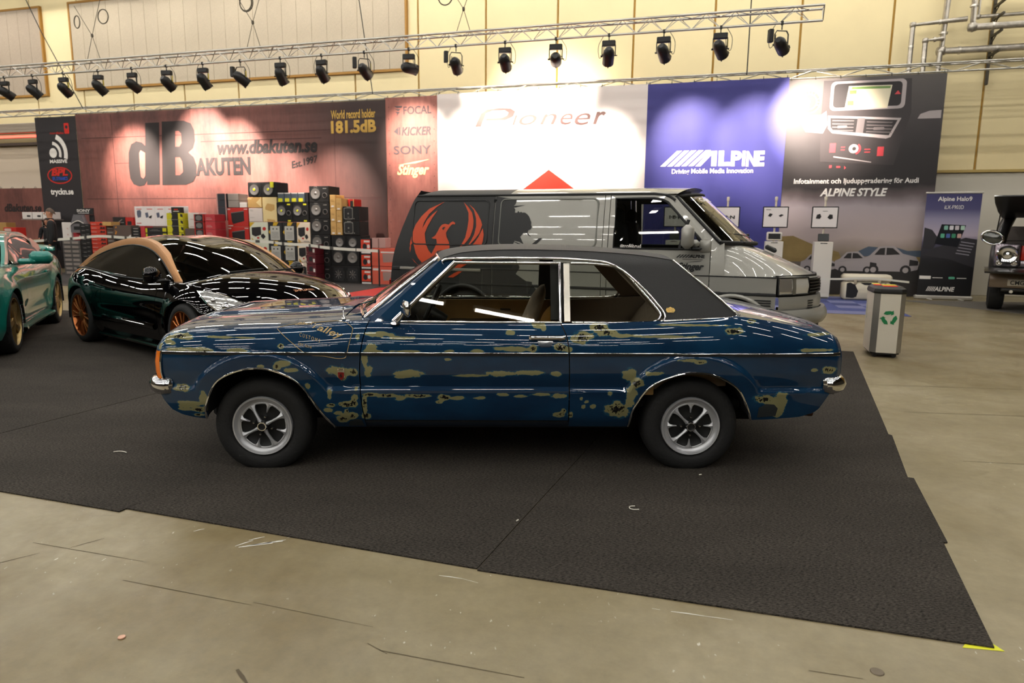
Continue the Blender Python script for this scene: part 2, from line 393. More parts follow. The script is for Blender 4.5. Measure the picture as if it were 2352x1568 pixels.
# hanging wires of the truss
WIRE = M('wire_steel', '#4c463c', .5, .6)
def sling(label, x, top, ring_l, ring_r, drop):
    t = thing('truss_sling', label, 'wire sling', BW(x, -2.5, 5.6), RZW); mb = MB()
    mb.tube([(-.14, -.08, 0), (0, 0, drop)], .007, 5); mb.tube([(.14, .08, 0), (0, 0, drop)], .007, 5)
    mb.tube([(0, 0, drop), (-.5, 0, drop+.75)], .007, 5); mb.tube([(0, 0, drop), (.62, 0, drop+1.5)], .007, 5); mb.build('wire', WIRE, t)
    mb = MB(); mb.lathe([(0, -.05), (.03, -.03), (.03, .03), (0, .05)], 8, 0, Matrix.Translation((0, 0, drop))); mb.build('shackle', WIRE, t)
    for (rx, rz_, rr, tl) in (ring_l, ring_r):
        mb = MB(); ring = [(rx+rr*math.cos(a)*tl, 0.0, rz_+rr*math.sin(a)) for a in linspace(0, 2*PI, 25)[:-1]]; mb.tube(ring, .014, 6, closed=True); mb.build('wire_coil', WIRE, t)
sling('thin wire sling with two coiled loops above the truss, before the long board', -20.0, 0, (-.45, .98, .15, .6), (.4, 1.05, .17, .95), .62)
sling('thin wire sling with a single big coil above the middle of the truss', -15.2, 0, (-.15, 1.05, .2, .9), (-.17, 1.05, .18, .9), .6)
sling('thin wire sling reaching up out of the picture above the white banner', -9.9, 0, (-.42, .78, .17, .95), (.5, .82, .16, .95), .5)
for lab, x, z1, y, xt in (('dark hanging cable crossing in front of the narrow wall gap', -22.9, 4.9, -.3, -25.6), ('dark hanging cable in front of the long beige board', -13.25, 4.9, -.3, -13.9), ('dark hanging cable against the cream wall above the blue banner', -3.95, 4.9, -.3, -3.95)):
    mb = MB(); mb.tube([(0, 0, 0), ((xt-x)*.5, 0, 2.3), (xt-x, 0, 5.0)], .013, 6); tag(mb.build('hanging_cable', M('cable_black', '#2a2826', .6), loc=BW(x, y, z1), rz=RZW), lab, 'cable')
# stage spotlights ----------------------------------------------------------------
BLK = M('lamp_black', '#141313', .42); BLK2 = M('lamp_black_box', '#1c1b1a', .55); LENS = M('lamp_lens', '#fff2e0', .3, emit=(1, .86, .72), es=14.0); TAPEY = M('tape_yellow', '#b8a53a', .6)
ORD = ['first', 'second', 'third', 'fourth', 'fifth', 'sixth', 'seventh', 'eighth', 'ninth', 'tenth', 'eleventh', 'twelfth', 'thirteenth', 'fourteenth', 'fifteenth', 'sixteenth', 'seventeenth', 'eighteenth', 'nineteenth', 'twentieth']
LX = [-23.11, -22.12, -21.07, -19.92, -18.84, -17.77, -16.69, -15.61, -14.5, -13.4, -12.3, -11.2, -10.08, -8.96, -7.85, -6.74, -5.64, -4.55, -3.43]
# (aim x on the banner, aim z, yoke turn, power factor)
AIM = [(-22.6, 3.6, .2, .0), (-20.9, 2.6, .4, .0), (-21.4, 3.3, -.1, 2.6), (-19.6, 3.0, .3, 2.2), (-18.9, 3.9, 0, 2.8), (-17.8, 3.4, .3, 2.4), (-16.4, 2.3, .3, 2.2), (-13.9, 3.0, .8, .0), (-14.5, 2.0, .1, 1.5), (-13.5, 3.0, -.1, .0), (-12.2, 3.7, 1.3, 1.3), (-9.9, 4.9, .9, 1.2), (-10.4, 3.6, .9, 1.2), (-9.2, 3.5, 0, 1.2), (-8.3, 4.7, 0, 1.2), (-7.3, 3.2, -.2, 1.1), (-5.1, 3.45, .2, 1.1), (-3.55, 3.4, .5, 1.1), (-2.4, 3.95, 1.3, 3.2)]
lampgeo = {}
def par_can(i):
    x = LX[i]; ax, az, yt, pw = AIM[i]; k = len(LX)-1-i
    t = thing('stage_spotlight', f'black stage spotlight on the truss, {ORD[k]} from the free end above the dashboard banner', 'spotlight', BW(x, -2.5, 5.36), RZW, 'stage spotlights on the truss')
    fwd = (Vector((ax, 0, az))-Vector((x, -2.5, 4.95))).normalized()
    piv = Vector((0, 0, -.40)); yaw = math.atan2(fwd.x, fwd.y)
    up = Vector((0, 0, 1)); side = fwd.cross(up).normalized(); upv = side.cross(fwd)
    B = Matrix((side, upv, fwd)).transposed().to_4x4()          # local z = beam
    if not lampgeo:
        c = MB(); c.box((0, 0, -.0), (.05, .06, .07), b=.01); c.bar((0, 0, -.02), (0, 0, -.12), .011, 8); lampgeo['clamp'] = c
        y = MB(); y.tube([(.135, 0, 0), (.135, 0, .2), (.10, 0, .26), (-.10, 0, .26), (-.135, 0, .2), (-.135, 0, 0)], .011, 6, flat=(1, 1.6)); y.bar((.12, 0, 0), (.175, 0, 0), .012, 8); y.bar((-.12, 0, 0), (-.165, 0, 0), .018, 8); lampgeo['yoke'] = y
        b = MB(); b.lathe([(0, -.19), (.05, -.19), (.085, -.16), (.115, -.09), (.118, 0), (.118, .19), (.110, .19), (.108, .12)], 20)
        for a in range(3): b.box((.118*math.cos(a*2.1+.5), .118*math.sin(a*2.1+.5), .18), (.02, .02, .05))
        lampgeo['can'] = b
        l = MB(); l.lathe([(0, .125), (.108, .13)], 20); lampgeo['lens'] = l
        bx = MB(); bx.box((0, 0, .24), (.27, .1, .11), b=.012); bx.box((.0, .055, .24), (.2, .014, .06)); lampgeo['ballast_box'] = bx
        bx2 = MB(); bx2.box((-.22, 0, .16), (.09, .1, .24), b=.012); lampgeo['ballast_side'] = bx2
        for kk in lampgeo: lampgeo[kk] = lampgeo[kk].build(kk, {'can': BLK, 'lens': LENS}.get(kk, BLK2), None, smooth=40).data
        for o in [o for o in bpy.data.objects if o.name in lampgeo and o.parent is None]: bpy.data.objects.remove(o)
    o = link('clamp', lampgeo['clamp'], t)
    yk = link('yoke', lampgeo['yoke'], t); Ym = Matrix.Translation(piv) @ Matrix.Rotation(-yaw*0.6+yt*.5, 4, 'Z'); yk.matrix_local = Ym
    bb = link('ballast_box', lampgeo['ballast_side' if i in (7, 10, 12, 18) else 'ballast_box'], t); bb.matrix_local = Ym
    cn = link('can', lampgeo['can'], t); cn.matrix_local = Matrix.Translation(piv) @ B
    ln = link('lens', lampgeo['lens'], t); ln.matrix_local = Matrix.Translation(piv) @ B
    mb = MB(); s = 1 if i % 3 else -1
    mb.tube(spline([(s*.12, 0, -.02), (s*.22, .03, -.2), (s*.2, .05, -.42), (s*.12, .02, -.36), (s*.1, 0, -.2)], 5), .006, 5); mb.build('power_cable', M('cable_black'), t)
    if i in (2, 3, 5, 6, 7, 10, 17):
        mb = MB(); mb.box((0, 0, 0), (.02, .03, .14)); q = mb.build('marking_tape', TAPEY, t); q.matrix_local = Ym @ Matrix.Translation((.14, 0, .1))
    if pw > 0:
        ld = bpy.data.lights.new('spot_beam', 'SPOT'); ld.energy = SPOT_POWER*pw; ld.color = (1, .84, .72); ld.spot_size = math.radians(52); ld.spot_blend = 1.0; ld.shadow_soft_size = .07
        lo = bpy.data.objects.new('spot_beam', ld); COL.objects.link(lo); lo.parent = t
        lo.matrix_local = Matrix.Translation(piv+fwd*.26) @ B @ Matrix.Rotation(PI, 4, 'X')
for i in range(len(LX)): par_can(i)
# ================================================================ printed banners
def wave(u, v, amp=.012, f=3.1, ph=0.0, top=4.8): return amp*(math.sin(u*f+ph)+.5*math.sin(u*f*2.3+1+v*.4))*(.35+.65*min(1, (top-v)/top))
class Banner:
    def __init__(s, label, x0, x1, z0, z1, mat, y=0.0, amp=.012, f=3.1, ph=0.0, nx=None, tilt=(0, 0)):
        s.t = thing('hanging_banner', label, 'banner', BW(x0, y, 0), RZW); s.x0 = x0; s.W = x1-x0; s.amp, s.f, s.ph, s.top = amp, f, ph, z1
        nx = nx or max(8, int((x1-x0)*9)); nz = 14
        def row(d): return [[Vector((s.W*i/nx, wave(s.W*i/nx, z0+(z1-z0)*j/nz, amp, f, ph, z1)+d, z0+(z1-z0)*j/nz)) for i in range(nx+1)] for j in range(nz+1)]
        mb = MB(); a = row(0); b = row(.006); mb.grid(a); mb.grid(b)
        mb.grid([a[0], b[0]]); mb.grid([a[-1], b[-1]]); mb.grid([[r[0] for r in a], [r[0] for r in b]]); mb.grid([[r[-1] for r in a], [r[-1] for r in b]])
        mb.build('cloth', mat, s.t, smooth=60)
        e = MB(); n = int(s.W/.55)+1
        for k in range(n+1): 
            x = .04+(s.W-.08)*k/n; e.tube([(x, -.012, z1-.02), (x, .06, z1+.06), (x, .10, z1+.03), (x, .012, z1-.02)], .006, 4)
        e = e.build('tie', M('tie_black', '#2b2826', .7), s.t); e['kind'] = 'stuff'
    def fn(s, lift=.004):
        return lambda u, v, d: Vector((u-s.x0, wave(u-s.x0, v, s.amp, s.f, s.ph, s.top)-lift+d, v))
    def put(s, name, mat, polys=(), texts=(), lift=.004, sub=None):
        mb = MB(); F = s.fn(lift)
        for p in polys:
            hl = ()
            if isinstance(p, tuple): p, hl = p
            mb.sheet(p, F, maxlen=.22, holes=hl)
            if name != 'printed_rivets': o = mb.build(name, mat, s.t); mb = MB()
        F = s.fn(lift+.004)
        for tx in texts: text_fit(mb, tx[0], tx[1], tx[2], tx[3], tx[4], F, **(tx[5] if len(tx) > 5 else {})); o = mb.build(name, mat, s.t); mb = MB()
        if mb.v: o = mb.build(name, mat, s.t)
        return o
INK = M('ink_black', '#262121', .75); INKW = M('ink_white', '#e9e4de', .7); INKR = M('ink_red', '#c8281c', .7); INKG = M('ink_grey', '#51484a', .75)
def rust(name, hi, mid, lo, scale=.55, dark=None):
    m = bpy.data.materials.new(name); m.use_nodes = True; nt = m.node_tree; b = nt.nodes['Principled BSDF']; N = nt.nodes.new; L = nt.links.new
    tc = N('ShaderNodeTexCoord'); mp = N('ShaderNodeMapping'); mp.inputs['Scale'].default_value = (1, 1, .6); L(tc.outputs['Object'], mp.inputs[0])
    n1 = N('ShaderNodeTexNoise'); n1.inputs['Scale'].default_value = scale; n1.inputs['Detail'].default_value = 9; n1.inputs['Roughness'].default_value = .68; L(mp.outputs[0], n1.inputs['Vector'])
    r = N('ShaderNodeValToRGB'); e = r.color_ramp.elements; e[0].position = .32; e[0].color = (*hexc(lo), 1); e[1].position = .70; e[1].color = (*hexc(hi), 1); q = e.new(.5); q.color = (*hexc(mid), 1)
    L(n1.outputs[0], r.inputs[0])
    mp2 = N('ShaderNodeMapping'); mp2.inputs['Scale'].default_value = (9, 9, 1.2); L(tc.outputs['Object'], mp2.inputs[0])
    n2 = N('ShaderNodeTexNoise'); n2.inputs['Scale'].default_value = 1.5; n2.inputs['Detail'].default_value = 6; L(mp2.outputs[0], n2.inputs['Vector'])
    mx = N('ShaderNodeMix'); mx.data_type = 'RGBA'; mx.blend_type = 'MULTIPLY'; mx.inputs[0].default_value = .5; L(r.outputs[0], mx.inputs[6]); L(n2.outputs[0], mx.inputs[7])
    gm = N('ShaderNodeMix'); gm.data_type = 'RGBA'; gm.blend_type = 'MULTIPLY'; gm.inputs[0].default_value = 1; gm.inputs[7].default_value = (1.45, 1.45, 1.45, 1); L(mx.outputs[2], gm.inputs[6])
    if dark:                                        # print darkens towards its right end and top, soft and uneven
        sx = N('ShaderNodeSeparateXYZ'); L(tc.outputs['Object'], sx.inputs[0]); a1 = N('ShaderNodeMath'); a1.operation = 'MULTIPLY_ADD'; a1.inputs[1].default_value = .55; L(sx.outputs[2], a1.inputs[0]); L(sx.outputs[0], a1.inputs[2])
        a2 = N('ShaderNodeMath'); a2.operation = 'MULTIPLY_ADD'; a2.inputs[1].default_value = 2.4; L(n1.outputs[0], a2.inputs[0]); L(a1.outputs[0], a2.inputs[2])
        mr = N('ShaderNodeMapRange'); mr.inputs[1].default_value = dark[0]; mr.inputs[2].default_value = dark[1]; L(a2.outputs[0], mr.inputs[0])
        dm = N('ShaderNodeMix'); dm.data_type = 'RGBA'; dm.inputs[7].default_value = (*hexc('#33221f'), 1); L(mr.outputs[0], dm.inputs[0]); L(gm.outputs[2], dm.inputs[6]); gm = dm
    L(gm.outputs[2], b.inputs['Base Color']); b.inputs['Roughness'].default_value = .6
    return m
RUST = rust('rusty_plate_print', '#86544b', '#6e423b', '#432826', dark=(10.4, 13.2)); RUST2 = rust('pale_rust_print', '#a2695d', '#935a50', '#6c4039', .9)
def rivets(b, pts, r=.018, mat=None, name='printed_rivets'):
    o = b.put(name, mat or M('rivet_print', '#5d3f3c', .7), [circ(x, z, r, 6) for x, z in pts], lift=.003); o['kind'] = 'stuff'
# --- black logo strip
b = Banner('narrow black banner with stacked sponsor logos at the end of the brown banner', -25.2, -23.56, .05, 4.76, M('banner_black', '#2b2729', .7), amp=.02, f=2.2)
b.put('red_logo', INKR, [(rrect(-24.05, 4.24, -23.85, 4.56, .03), [circ(-23.95, 4.44, .055, 12)]), rect(-23.99, 4.28, -23.91, 4.34)], [('nordiska', -24.63, -24.08, 4.24, 4.31, dict(bold=.01))])
def arc(cx, cz, r0, r1, a0, a1, n=14): return [(cx+r1*math.cos(a), cz+r1*math.sin(a)) for a in linspace(a0, a1, n)]+[(cx+r0*math.cos(a), cz+r0*math.sin(a)) for a in linspace(a1, a0, n)]
b.put('white_logo', INKW, [circ(-24.58, 3.67, .15, 20), arc(-24.62, 3.65, .27, .37, -.35, 1.45), arc(-24.62, 3.65, .47, .62, -.3, 1.2)], [('MASSIVE', -24.74, -24.05, 3.36, 3.47, dict(bold=.035))])
b.put('oval_logo', INKR, [(circ(-24.4, 2.98, .5, 32, .26), [circ(-24.4, 2.98, .46, 32, .225)])], [('BPL', -24.73, -24.07, 2.97, 3.19, dict(bold=.05, shear=.2))])
b.put('blue_lettering', M('ink_blue', '#2f4fae', .7), [], [('SPL DYNAMICS', -24.7, -24.1, 2.83, 2.94, dict(bold=.04))])
b.put('lettering', INKW, [], [('tryckn.se', -24.83, -23.91, 2.33, 2.58, dict(bold=.03))])
# --- brown banner
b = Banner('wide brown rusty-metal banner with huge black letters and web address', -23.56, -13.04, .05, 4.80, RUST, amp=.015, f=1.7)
b.put('plate_seam', M('plate_seam_print', '#4a2f2c', .8), [rect(-23.4+0, z-.012, -13.2, z+.012) for z in (4.08, 2.25)]+[rect(x-.01, .2, x+.01, 4.75) for x in (-22.2, -14.6)]+[rect(-19.0, 3.86, -15.0, 3.885), rect(-22.2, 3.3, -21.6, 3.32), rect(-15.0, 2.2, -13.3, 2.22)], lift=.002)
rivets(b, [(-23.2+.36*i, 4.14) for i in range(28)]+[(-23.2+.36*i, 2.31) for i in range(28)]+[(-22.1, .5+.36*i) for i in range(12)]+[(-14.5, .5+.36*i) for i in range(12)])
b.put('big_letters', INK, [
    [(-20.92, 4.46), (-20.42, 4.46), (-20.55, 2.66), (-21.02, 2.66), (-21.0, 2.78), (-21.12, 2.65), (-21.3, 2.62), (-21.52, 2.68), (-21.64, 2.86), (-21.66, 3.2), (-21.62, 3.62), (-21.5, 3.86), (-21.3, 3.94), (-21.1, 3.9), (-20.98, 3.8)],
    ([(-20.32, 4.48), (-19.55, 4.48), (-19.3, 4.4), (-19.2, 4.2), (-19.2, 3.9), (-19.28, 3.7), (-19.45, 3.58), (-19.28, 3.44), (-19.2, 3.2), (-19.22, 2.92), (-19.34, 2.74), (-19.6, 2.65), (-20.46, 2.65)], [[(-19.86, 4.2), (-19.9, 3.75), (-19.75, 3.75), (-19.66, 3.85), (-19.66, 4.12), (-19.74, 4.2)], [(-19.92, 3.45), (-19.96, 2.93), (-19.8, 2.93), (-19.68, 3.02), (-19.68, 3.32), (-19.76, 3.45)]])], lift=.006)
b.put('letter_gap', RUST2, [[(-21.16, 3.68), (-21.0, 3.6), (-21.06, 2.92), (-21.14, 2.84), (-21.22, 2.9), (-21.24, 3.2), (-21.22, 3.6)]], lift=.009)
b.put('lettering', INK, [], [('AKUTEN', -19.22, -17.33, 2.90, 3.41, dict(bold=.042)), ('www.dbakuten.se', -18.43, -15.14, 3.49, 3.88, dict(bold=.038, shear=.22)), ('Est.1997', -15.97, -15.15, 3.06, 3.26, dict(bold=.02, zr=(3.22, 3.42)))], lift=.006)
b.put('gold_lettering', M('ink_gold', '#c9a24a', .6, var=(.9, .2)), [], [('World record holder', -14.68, -13.33, 4.35, 4.58, dict(bold=.025)), ('181.5dB', -14.69, -13.32, 3.97, 4.31, dict(bold=.045))], lift=.006)
# --- pale brand column
b = Banner('pale rusty banner column with four brand names', -13.04, -11.56, .05, 4.84, RUST2, amp=.01, f=2.6)
b.put('lettering', INKG, [], [('FOCAL', -12.52, -11.72, 4.40, 4.60, dict(bold=.01)), ('KICKER', -12.58, -11.74, 3.86, 4.08, dict(bold=.02, shear=.2)), ('SONY', -12.82, -11.74, 3.38, 3.60, dict(bold=.01))], lift=.005)
b.put('brand_marks', INKG, [[(-12.79, 4.62), (-12.55, 4.62), (-12.57, 4.57), (-12.70, 4.57)], [(-12.76, 4.54), (-12.6, 4.54), (-12.66, 4.49)], [(-12.75, 4.47), (-12.62, 4.47), (-12.72, 4.36), (-12.70, 4.43)], [(-12.81, 3.97), (-12.68, 4.08), (-12.68, 3.88)], [(-12.66, 4.08), (-12.62, 4.08), (-12.62, 3.88), (-12.66, 3.88)]], lift=.005)
b.put('script_lettering', M('ink_cream', '#e8dc96', .6), [[(-12.72, 3.1), (-12.2, 3.14), (-11.78, 3.24), (-12.2, 3.19)]], [('Stinger', -12.73, -11.80, 2.76, 3.12, dict(bold=.03, shear=.35))], lift=.005)
rivets(b, [(-12.95, .4+.3*i) for i in range(15)]+[(-11.65, .4+.3*i) for i in range(15)], .015)
# --- white banner
b = Banner('plain white banner with a large car-audio maker name and red triangle', -11.56, -6.16, .05, 4.87, M('banner_white', '#ece4df', .65), amp=.012, f=2.0)
b.put('lettering', M('ink_taupe', '#6d5552', .7), [
    [(-10.52, 4.02), (-10.36, 4.02), (-10.22, 4.34), (-10.05, 4.4), (-9.72, 4.4), (-9.62, 4.34), (-9.66, 4.27), (-9.8, 4.22), (-10.2, 4.22), (-10.24, 4.16), (-9.7, 4.16), (-9.5, 4.24), (-9.44, 4.36), (-9.56, 4.44), (-9.9, 4.46), (-10.2, 4.44), (-10.36, 4.34)]],
    [('ı', -9.52, -9.38, 4.03, 4.27, dict(shear=.3)), ('o', -9.34, -8.88, 4.02, 4.27, dict(shear=.3)), ('n', -8.80, -8.36, 4.02, 4.27, dict(shear=.3)), ('e', -8.28, -7.96, 4.0, 4.27, dict(shear=.3)), ('e', -7.92, -7.52, 3.98, 4.26, dict(shear=.3)), ('r', -7.46, -7.14, 3.99, 4.28, dict(shear=.3, bold=.02))], lift=.005)
b.put('red_triangle', M('ink_salmon', '#c03a28', .7), [[(-9.55, 2.2), (-8.55, 2.92), (-7.55, 2.2)]], lift=.005)
# --- blue banner
b = Banner('royal blue banner with white slashed logo lettering', -6.16, -3.02, .05, 4.86, M('banner_blue', '#40408a', .6, bump=(3, .2), stretch=(3, 3, .4)), amp=.03, f=3.4)
sl = [[(-5.80+.165*i, 2.95), (-5.68+.165*i, 2.95), (-5.30+.165*i, 3.31), (-5.42+.165*i, 3.31)] for i in range(5)]
F5 = dict(bold=.05)
b.put('lettering', INKW, sl+[[(-4.98, 2.94), (-4.86, 2.94), (-4.62, 3.2), (-4.62, 2.94), (-4.50, 2.94), (-4.50, 3.29), (-4.66, 3.29)], [(-4.46, 3.29), (-4.34, 3.29), (-4.34, 3.03), (-4.18, 3.03), (-4.18, 2.94), (-4.46, 2.94)]],
    [('P', -4.18, -3.94, 2.93, 3.28, F5), ('I', -3.93, -3.86, 2.93, 3.28, F5), ('N', -3.84, -3.62, 2.92, 3.27, F5), ('E', -3.62, -3.44, 2.92, 3.27, F5), ('Driving Mobile Media Innovation', -5.52, -3.67, 2.74, 2.89, dict(bold=.02))], lift=.006)
# --- dashboard banner
m = bpy.data.materials.new('dashboard_print'); m.use_nodes = True; nt = m.node_tree; bs_ = nt.nodes['Principled BSDF']; bs_.inputs['Roughness'].default_value = .6
tc = nt.nodes.new('ShaderNodeTexCoord'); sx = nt.nodes.new('ShaderNodeSeparateXYZ'); nt.links.new(tc.outputs['Object'], sx.inputs[0])
nz = nt.nodes.new('ShaderNodeTexNoise'); nz.inputs['Scale'].default_value = .9; nz.inputs['Detail'].default_value = 4; nt.links.new(tc.outputs['Object'], nz.inputs['Vector'])
ma = nt.nodes.new('ShaderNodeMath'); ma.operation = 'MULTIPLY_ADD'; ma.inputs[1].default_value = .5; ma.inputs[2].default_value = -.25; nt.links.new(nz.outputs[0], ma.inputs[0])
md = nt.nodes.new('ShaderNodeMath'); md.operation = 'ADD'; nt.links.new(sx.outputs[2], md.inputs[0]); nt.links.new(ma.outputs[0], md.inputs[1])
mr = nt.nodes.new('ShaderNodeMapRange'); mr.inputs[2].default_value = 4.9; mr.inputs[1].default_value = 0; mr.inputs[2].default_value = 4.9; nt.links.new(md.outputs[0], mr.inputs[0])
rp = nt.nodes.new('ShaderNodeValToRGB'); e = rp.color_ramp.elements; e[0].position = .10; e[0].color = (*hexc('#2a2524'), 1); e[1].position = 1; e[1].color = (*hexc('#57524f'), 1)
for p, c in ((.13, '#4a4443'), (.2, '#8a7b6d'), (.26, '#b3a39f'), (.4, '#a89ca0'), (.46, '#5c5152'), (.5, '#262122'), (.66, '#2a2627'), (.78, '#3d3839')): q = e.new(p); q.color = (*hexc(c), 1)
nt.links.new(mr.outputs[0], rp.inputs[0]); nt.links.new(rp.outputs[0], bs_.inputs['Base Color'])
b = Banner('tall dark banner printed with a car dashboard above silver cars in a landscape', -3.02, .12, .02, 4.80, m, amp=.012, f=2.4)
lt = M('print_silver', '#a79e9d', .6); dk = M('print_charcoal', '#2a2728', .65); md_ = M('print_mid', '#6a6364', .6)
b.put('console_panel', M('print_panel', '#3a3536', .6), [[(-2.3, 4.75), (-.55, 4.72), (-.5, 4.0), (-.75, 2.9), (-2.25, 3.0), (-2.3, 3.9)]], lift=.003)
b.put('screen_bezel', lt, [(rrect(-2.14, 4.10, -.64, 4.72, .1), [rrect(-2.08, 4.16, -.72, 4.67, .08)]), ([(-2.16, 4.0), (-.68, 3.9), (-.86, 3.5), (-.95, 3.47), (-2.05, 3.62), (-2.14, 3.72)], [[(-2.11, 3.95), (-.75, 3.86), (-.9, 3.54), (-2.03, 3.67), (-2.09, 3.75)]])], lift=.006)
b.put('screen_recess', dk, [rrect(-2.08, 4.16, -.72, 4.67, .08), [(-2.11, 3.95), (-.75, 3.86), (-.9, 3.54), (-2.03, 3.67), (-2.09, 3.75)]], lift=.005)
b.put('map_screen', M('print_map', '#d8d0b4', .5), [[(-1.78, 4.61), (-.92, 4.60), (-.98, 4.12), (-1.83, 4.15)]], lift=.008)
b.put('map_details', M('print_map_green', '#6a8a4a', .5), [[(-1.72, 4.59), (-.95, 4.58), (-.955, 4.53), (-1.73, 4.54)], rect(-1.76, 4.44, -1.62, 4.52), rect(-1.79, 4.2, -1.66, 4.3)], lift=.010)
b.put('vent_slats', md_, [[(-2.06, 3.9-.07*i), (-1.62, 3.88-.07*i), (-1.62, 3.86-.07*i), (-2.06, 3.88-.07*i)] for i in range(4)]+[[(-1.36, 3.85-.07*i), (-.84, 3.82-.07*i), (-.86, 3.80-.07*i), (-1.36, 3.83-.07*i)] for i in range(4)]+[[(-1.55, 3.93), (-1.4, 3.92), (-1.42, 3.6), (-1.57, 3.62)], rrect(-1.95, 3.72, -1.75, 3.78, .02), rrect(-1.22, 3.66, -1.0, 3.72, .02)], lift=.007)
gz = [(circ(-2.58, 4.31, .26, 28), [circ(-2.58, 4.31, .235, 28)]), (circ(-2.58, 4.31, .17, 24), [circ(-2.58, 4.31, .155, 24)]), circ(-2.58, 4.31, .035, 12)]
b.put('gauge_face', M('print_gauge', '#413c3c', .6), [circ(-2.58, 4.31, .27, 28)], lift=.004)
b.put('gauge_marks', lt, gz+[[(-2.58+.18*math.cos(a)-.008, 4.31+.18*math.sin(a)-.008), (-2.58+.23*math.cos(a), 4.31+.23*math.sin(a)), (-2.58+.18*math.cos(a)+.014, 4.31+.18*math.sin(a)+.008)] for a in linspace(-.4, PI+.9, 14)]+[rect(-2.99, 4.5-.06*i, -2.86, 4.525-.06*i) for i in range(5)]+[[(-2.75, 4.03), (-2.3, 4.02), (-2.2, 4.1), (-2.16, 3.8), (-2.24, 3.62), (-2.6, 3.66), (-2.72, 3.86)]], lift=.006)
b.put('red_marks', M('print_red', '#c4434a', .55), [[(-2.6, 4.29), (-2.56, 4.29), (-2.58, 4.09)], rect(-2.07, 3.2, -1.95, 3.4), rect(-1.1, 3.1, -.97, 3.3), [(-.86, 4.4), (-.74, 4.4), (-.8, 4.48)], rect(-1.84, 3.3, -1.76, 3.32), rect(-1.84, 3.24, -1.76, 3.26), rect(-1.36, 3.24, -1.24, 3.26), rect(-1.36, 3.18, -1.24, 3.2), rect(-2.05, 2.86, -2.0, 2.92), rect(-1.9, 2.86, -1.82, 2.9), [(-1.74, 2.9), (-1.7, 2.86), (-1.74, 2.82)], arc(-1.56, 3.27, .09, .13, -1.3, .9)], lift=.007)
b.put('control_knob', lt, [(circ(-1.58, 3.27, .1, 18), [circ(-1.57, 3.27, .04, 12)]), [(-1.98, 3.12), (-1.2, 2.98), (-1.2, 2.96), (-1.98, 3.09)], [(-.02-.35, 3.87), (-.02-.3, 3.97), (-.15, 4.03), (.08, 4.04), (.08, 3.87)]], lift=.007)
b.put('lettering', INKW, [], [('Infotainment och ljuduppgradering för Audi', -2.77, -.22, 2.48, 2.63, dict(bold=.02)), ('ALPINE STYLE', -2.20, -.82, 2.23, 2.41, dict(bold=.035, shear=.25))], lift=.006)
b.put('printed_hills', M('print_field', '#8a7446', .7, var=(1.2, .25)), [[(-3.0, .75), (-3.0, 1.32), (-2.7, 1.34), (-2.2, 1.12), (-1.7, .98), (-1.6, .75)], [(-.95, .75), (-.95, .95), (-.3, .96), (.1, .86), (.1, .75)]], lift=.003)
b.put('printed_mountains', M('print_blue_hill', '#4a5666', .7), [[(-1.5, .9), (-1.1, 1.12), (-.85, 1.1), (-.6, 1.13), (-.3, 1.03), (.1, 1.05), (.1, .9)]], lift=.0035)
b.put('printed_road', M('print_asphalt', '#2c2928', .7), [[(-3.0, .42), (-3.0, .62), (-1.8, .66), (.1, .7), (.1, .3), (-.6, .34), (-1.9, .42)]], lift=.004)
def pcar(ox, oz, s, k):
    P = lambda l: [(ox+x*s*k, oz+z*s) for x, z in l]
    return (P([(0, .25), (.02, .52), (.18, .6), (.4, .85), (.78, .88), (1.02, .66), (1.35, .58), (1.45, .42), (1.42, .22), (1.2, .16), (.2, .16)]), P([(.3, .62), (.43, .8), (.56, .82), (.56, .62)]), P([(.6, .62), (.6, .82), (.76, .81), (.95, .64)]), [P(circ(.3, .2, .14, 14)), P(circ(1.12, .2, .14, 14))], P([(1.2, .5), (1.42, .46), (1.42, .34), (1.2, .32)]))
for ox, oz, s, k in ((-2.5, .48, .52, 1), (-1.78, .46, .62, 1), (-1.2, .44, .80, 1)):
    bd, w1, w2, wh, gr = pcar(ox, oz, s, k)
    b.put('printed_car', M('print_car_silver', '#a39a9b', .6), [bd], lift=.005+.002*s); b.put('printed_car_dark', dk, [w1, w2, gr]+wh, lift=.008+.002*s); b.put('printed_rim', lt, [[(x*.55+.45*(sum(p[0] for p in w)/len(w)), z*.55+.45*(sum(p[1] for p in w)/len(w))) for x, z in w] for w in wh], lift=.010+.002*s)
# --- second low brown banner far left, behind the black one
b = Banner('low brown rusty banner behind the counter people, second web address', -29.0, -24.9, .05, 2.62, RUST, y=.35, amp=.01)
b.put('lettering', INK, [], [('dBakuten.se', -27.3, -25.7, 1.86, 2.12, dict(bold=.03, shear=.2)), ('1997', -25.9, -25.4, 1.58, 1.74, dict(bold=.01))], lift=.006)
b.put('gold_lettering', M('ink_gold'), [], [('181.5dB', -25.4, -24.2, 2.22, 2.42, dict(bold=.04))], lift=.006)
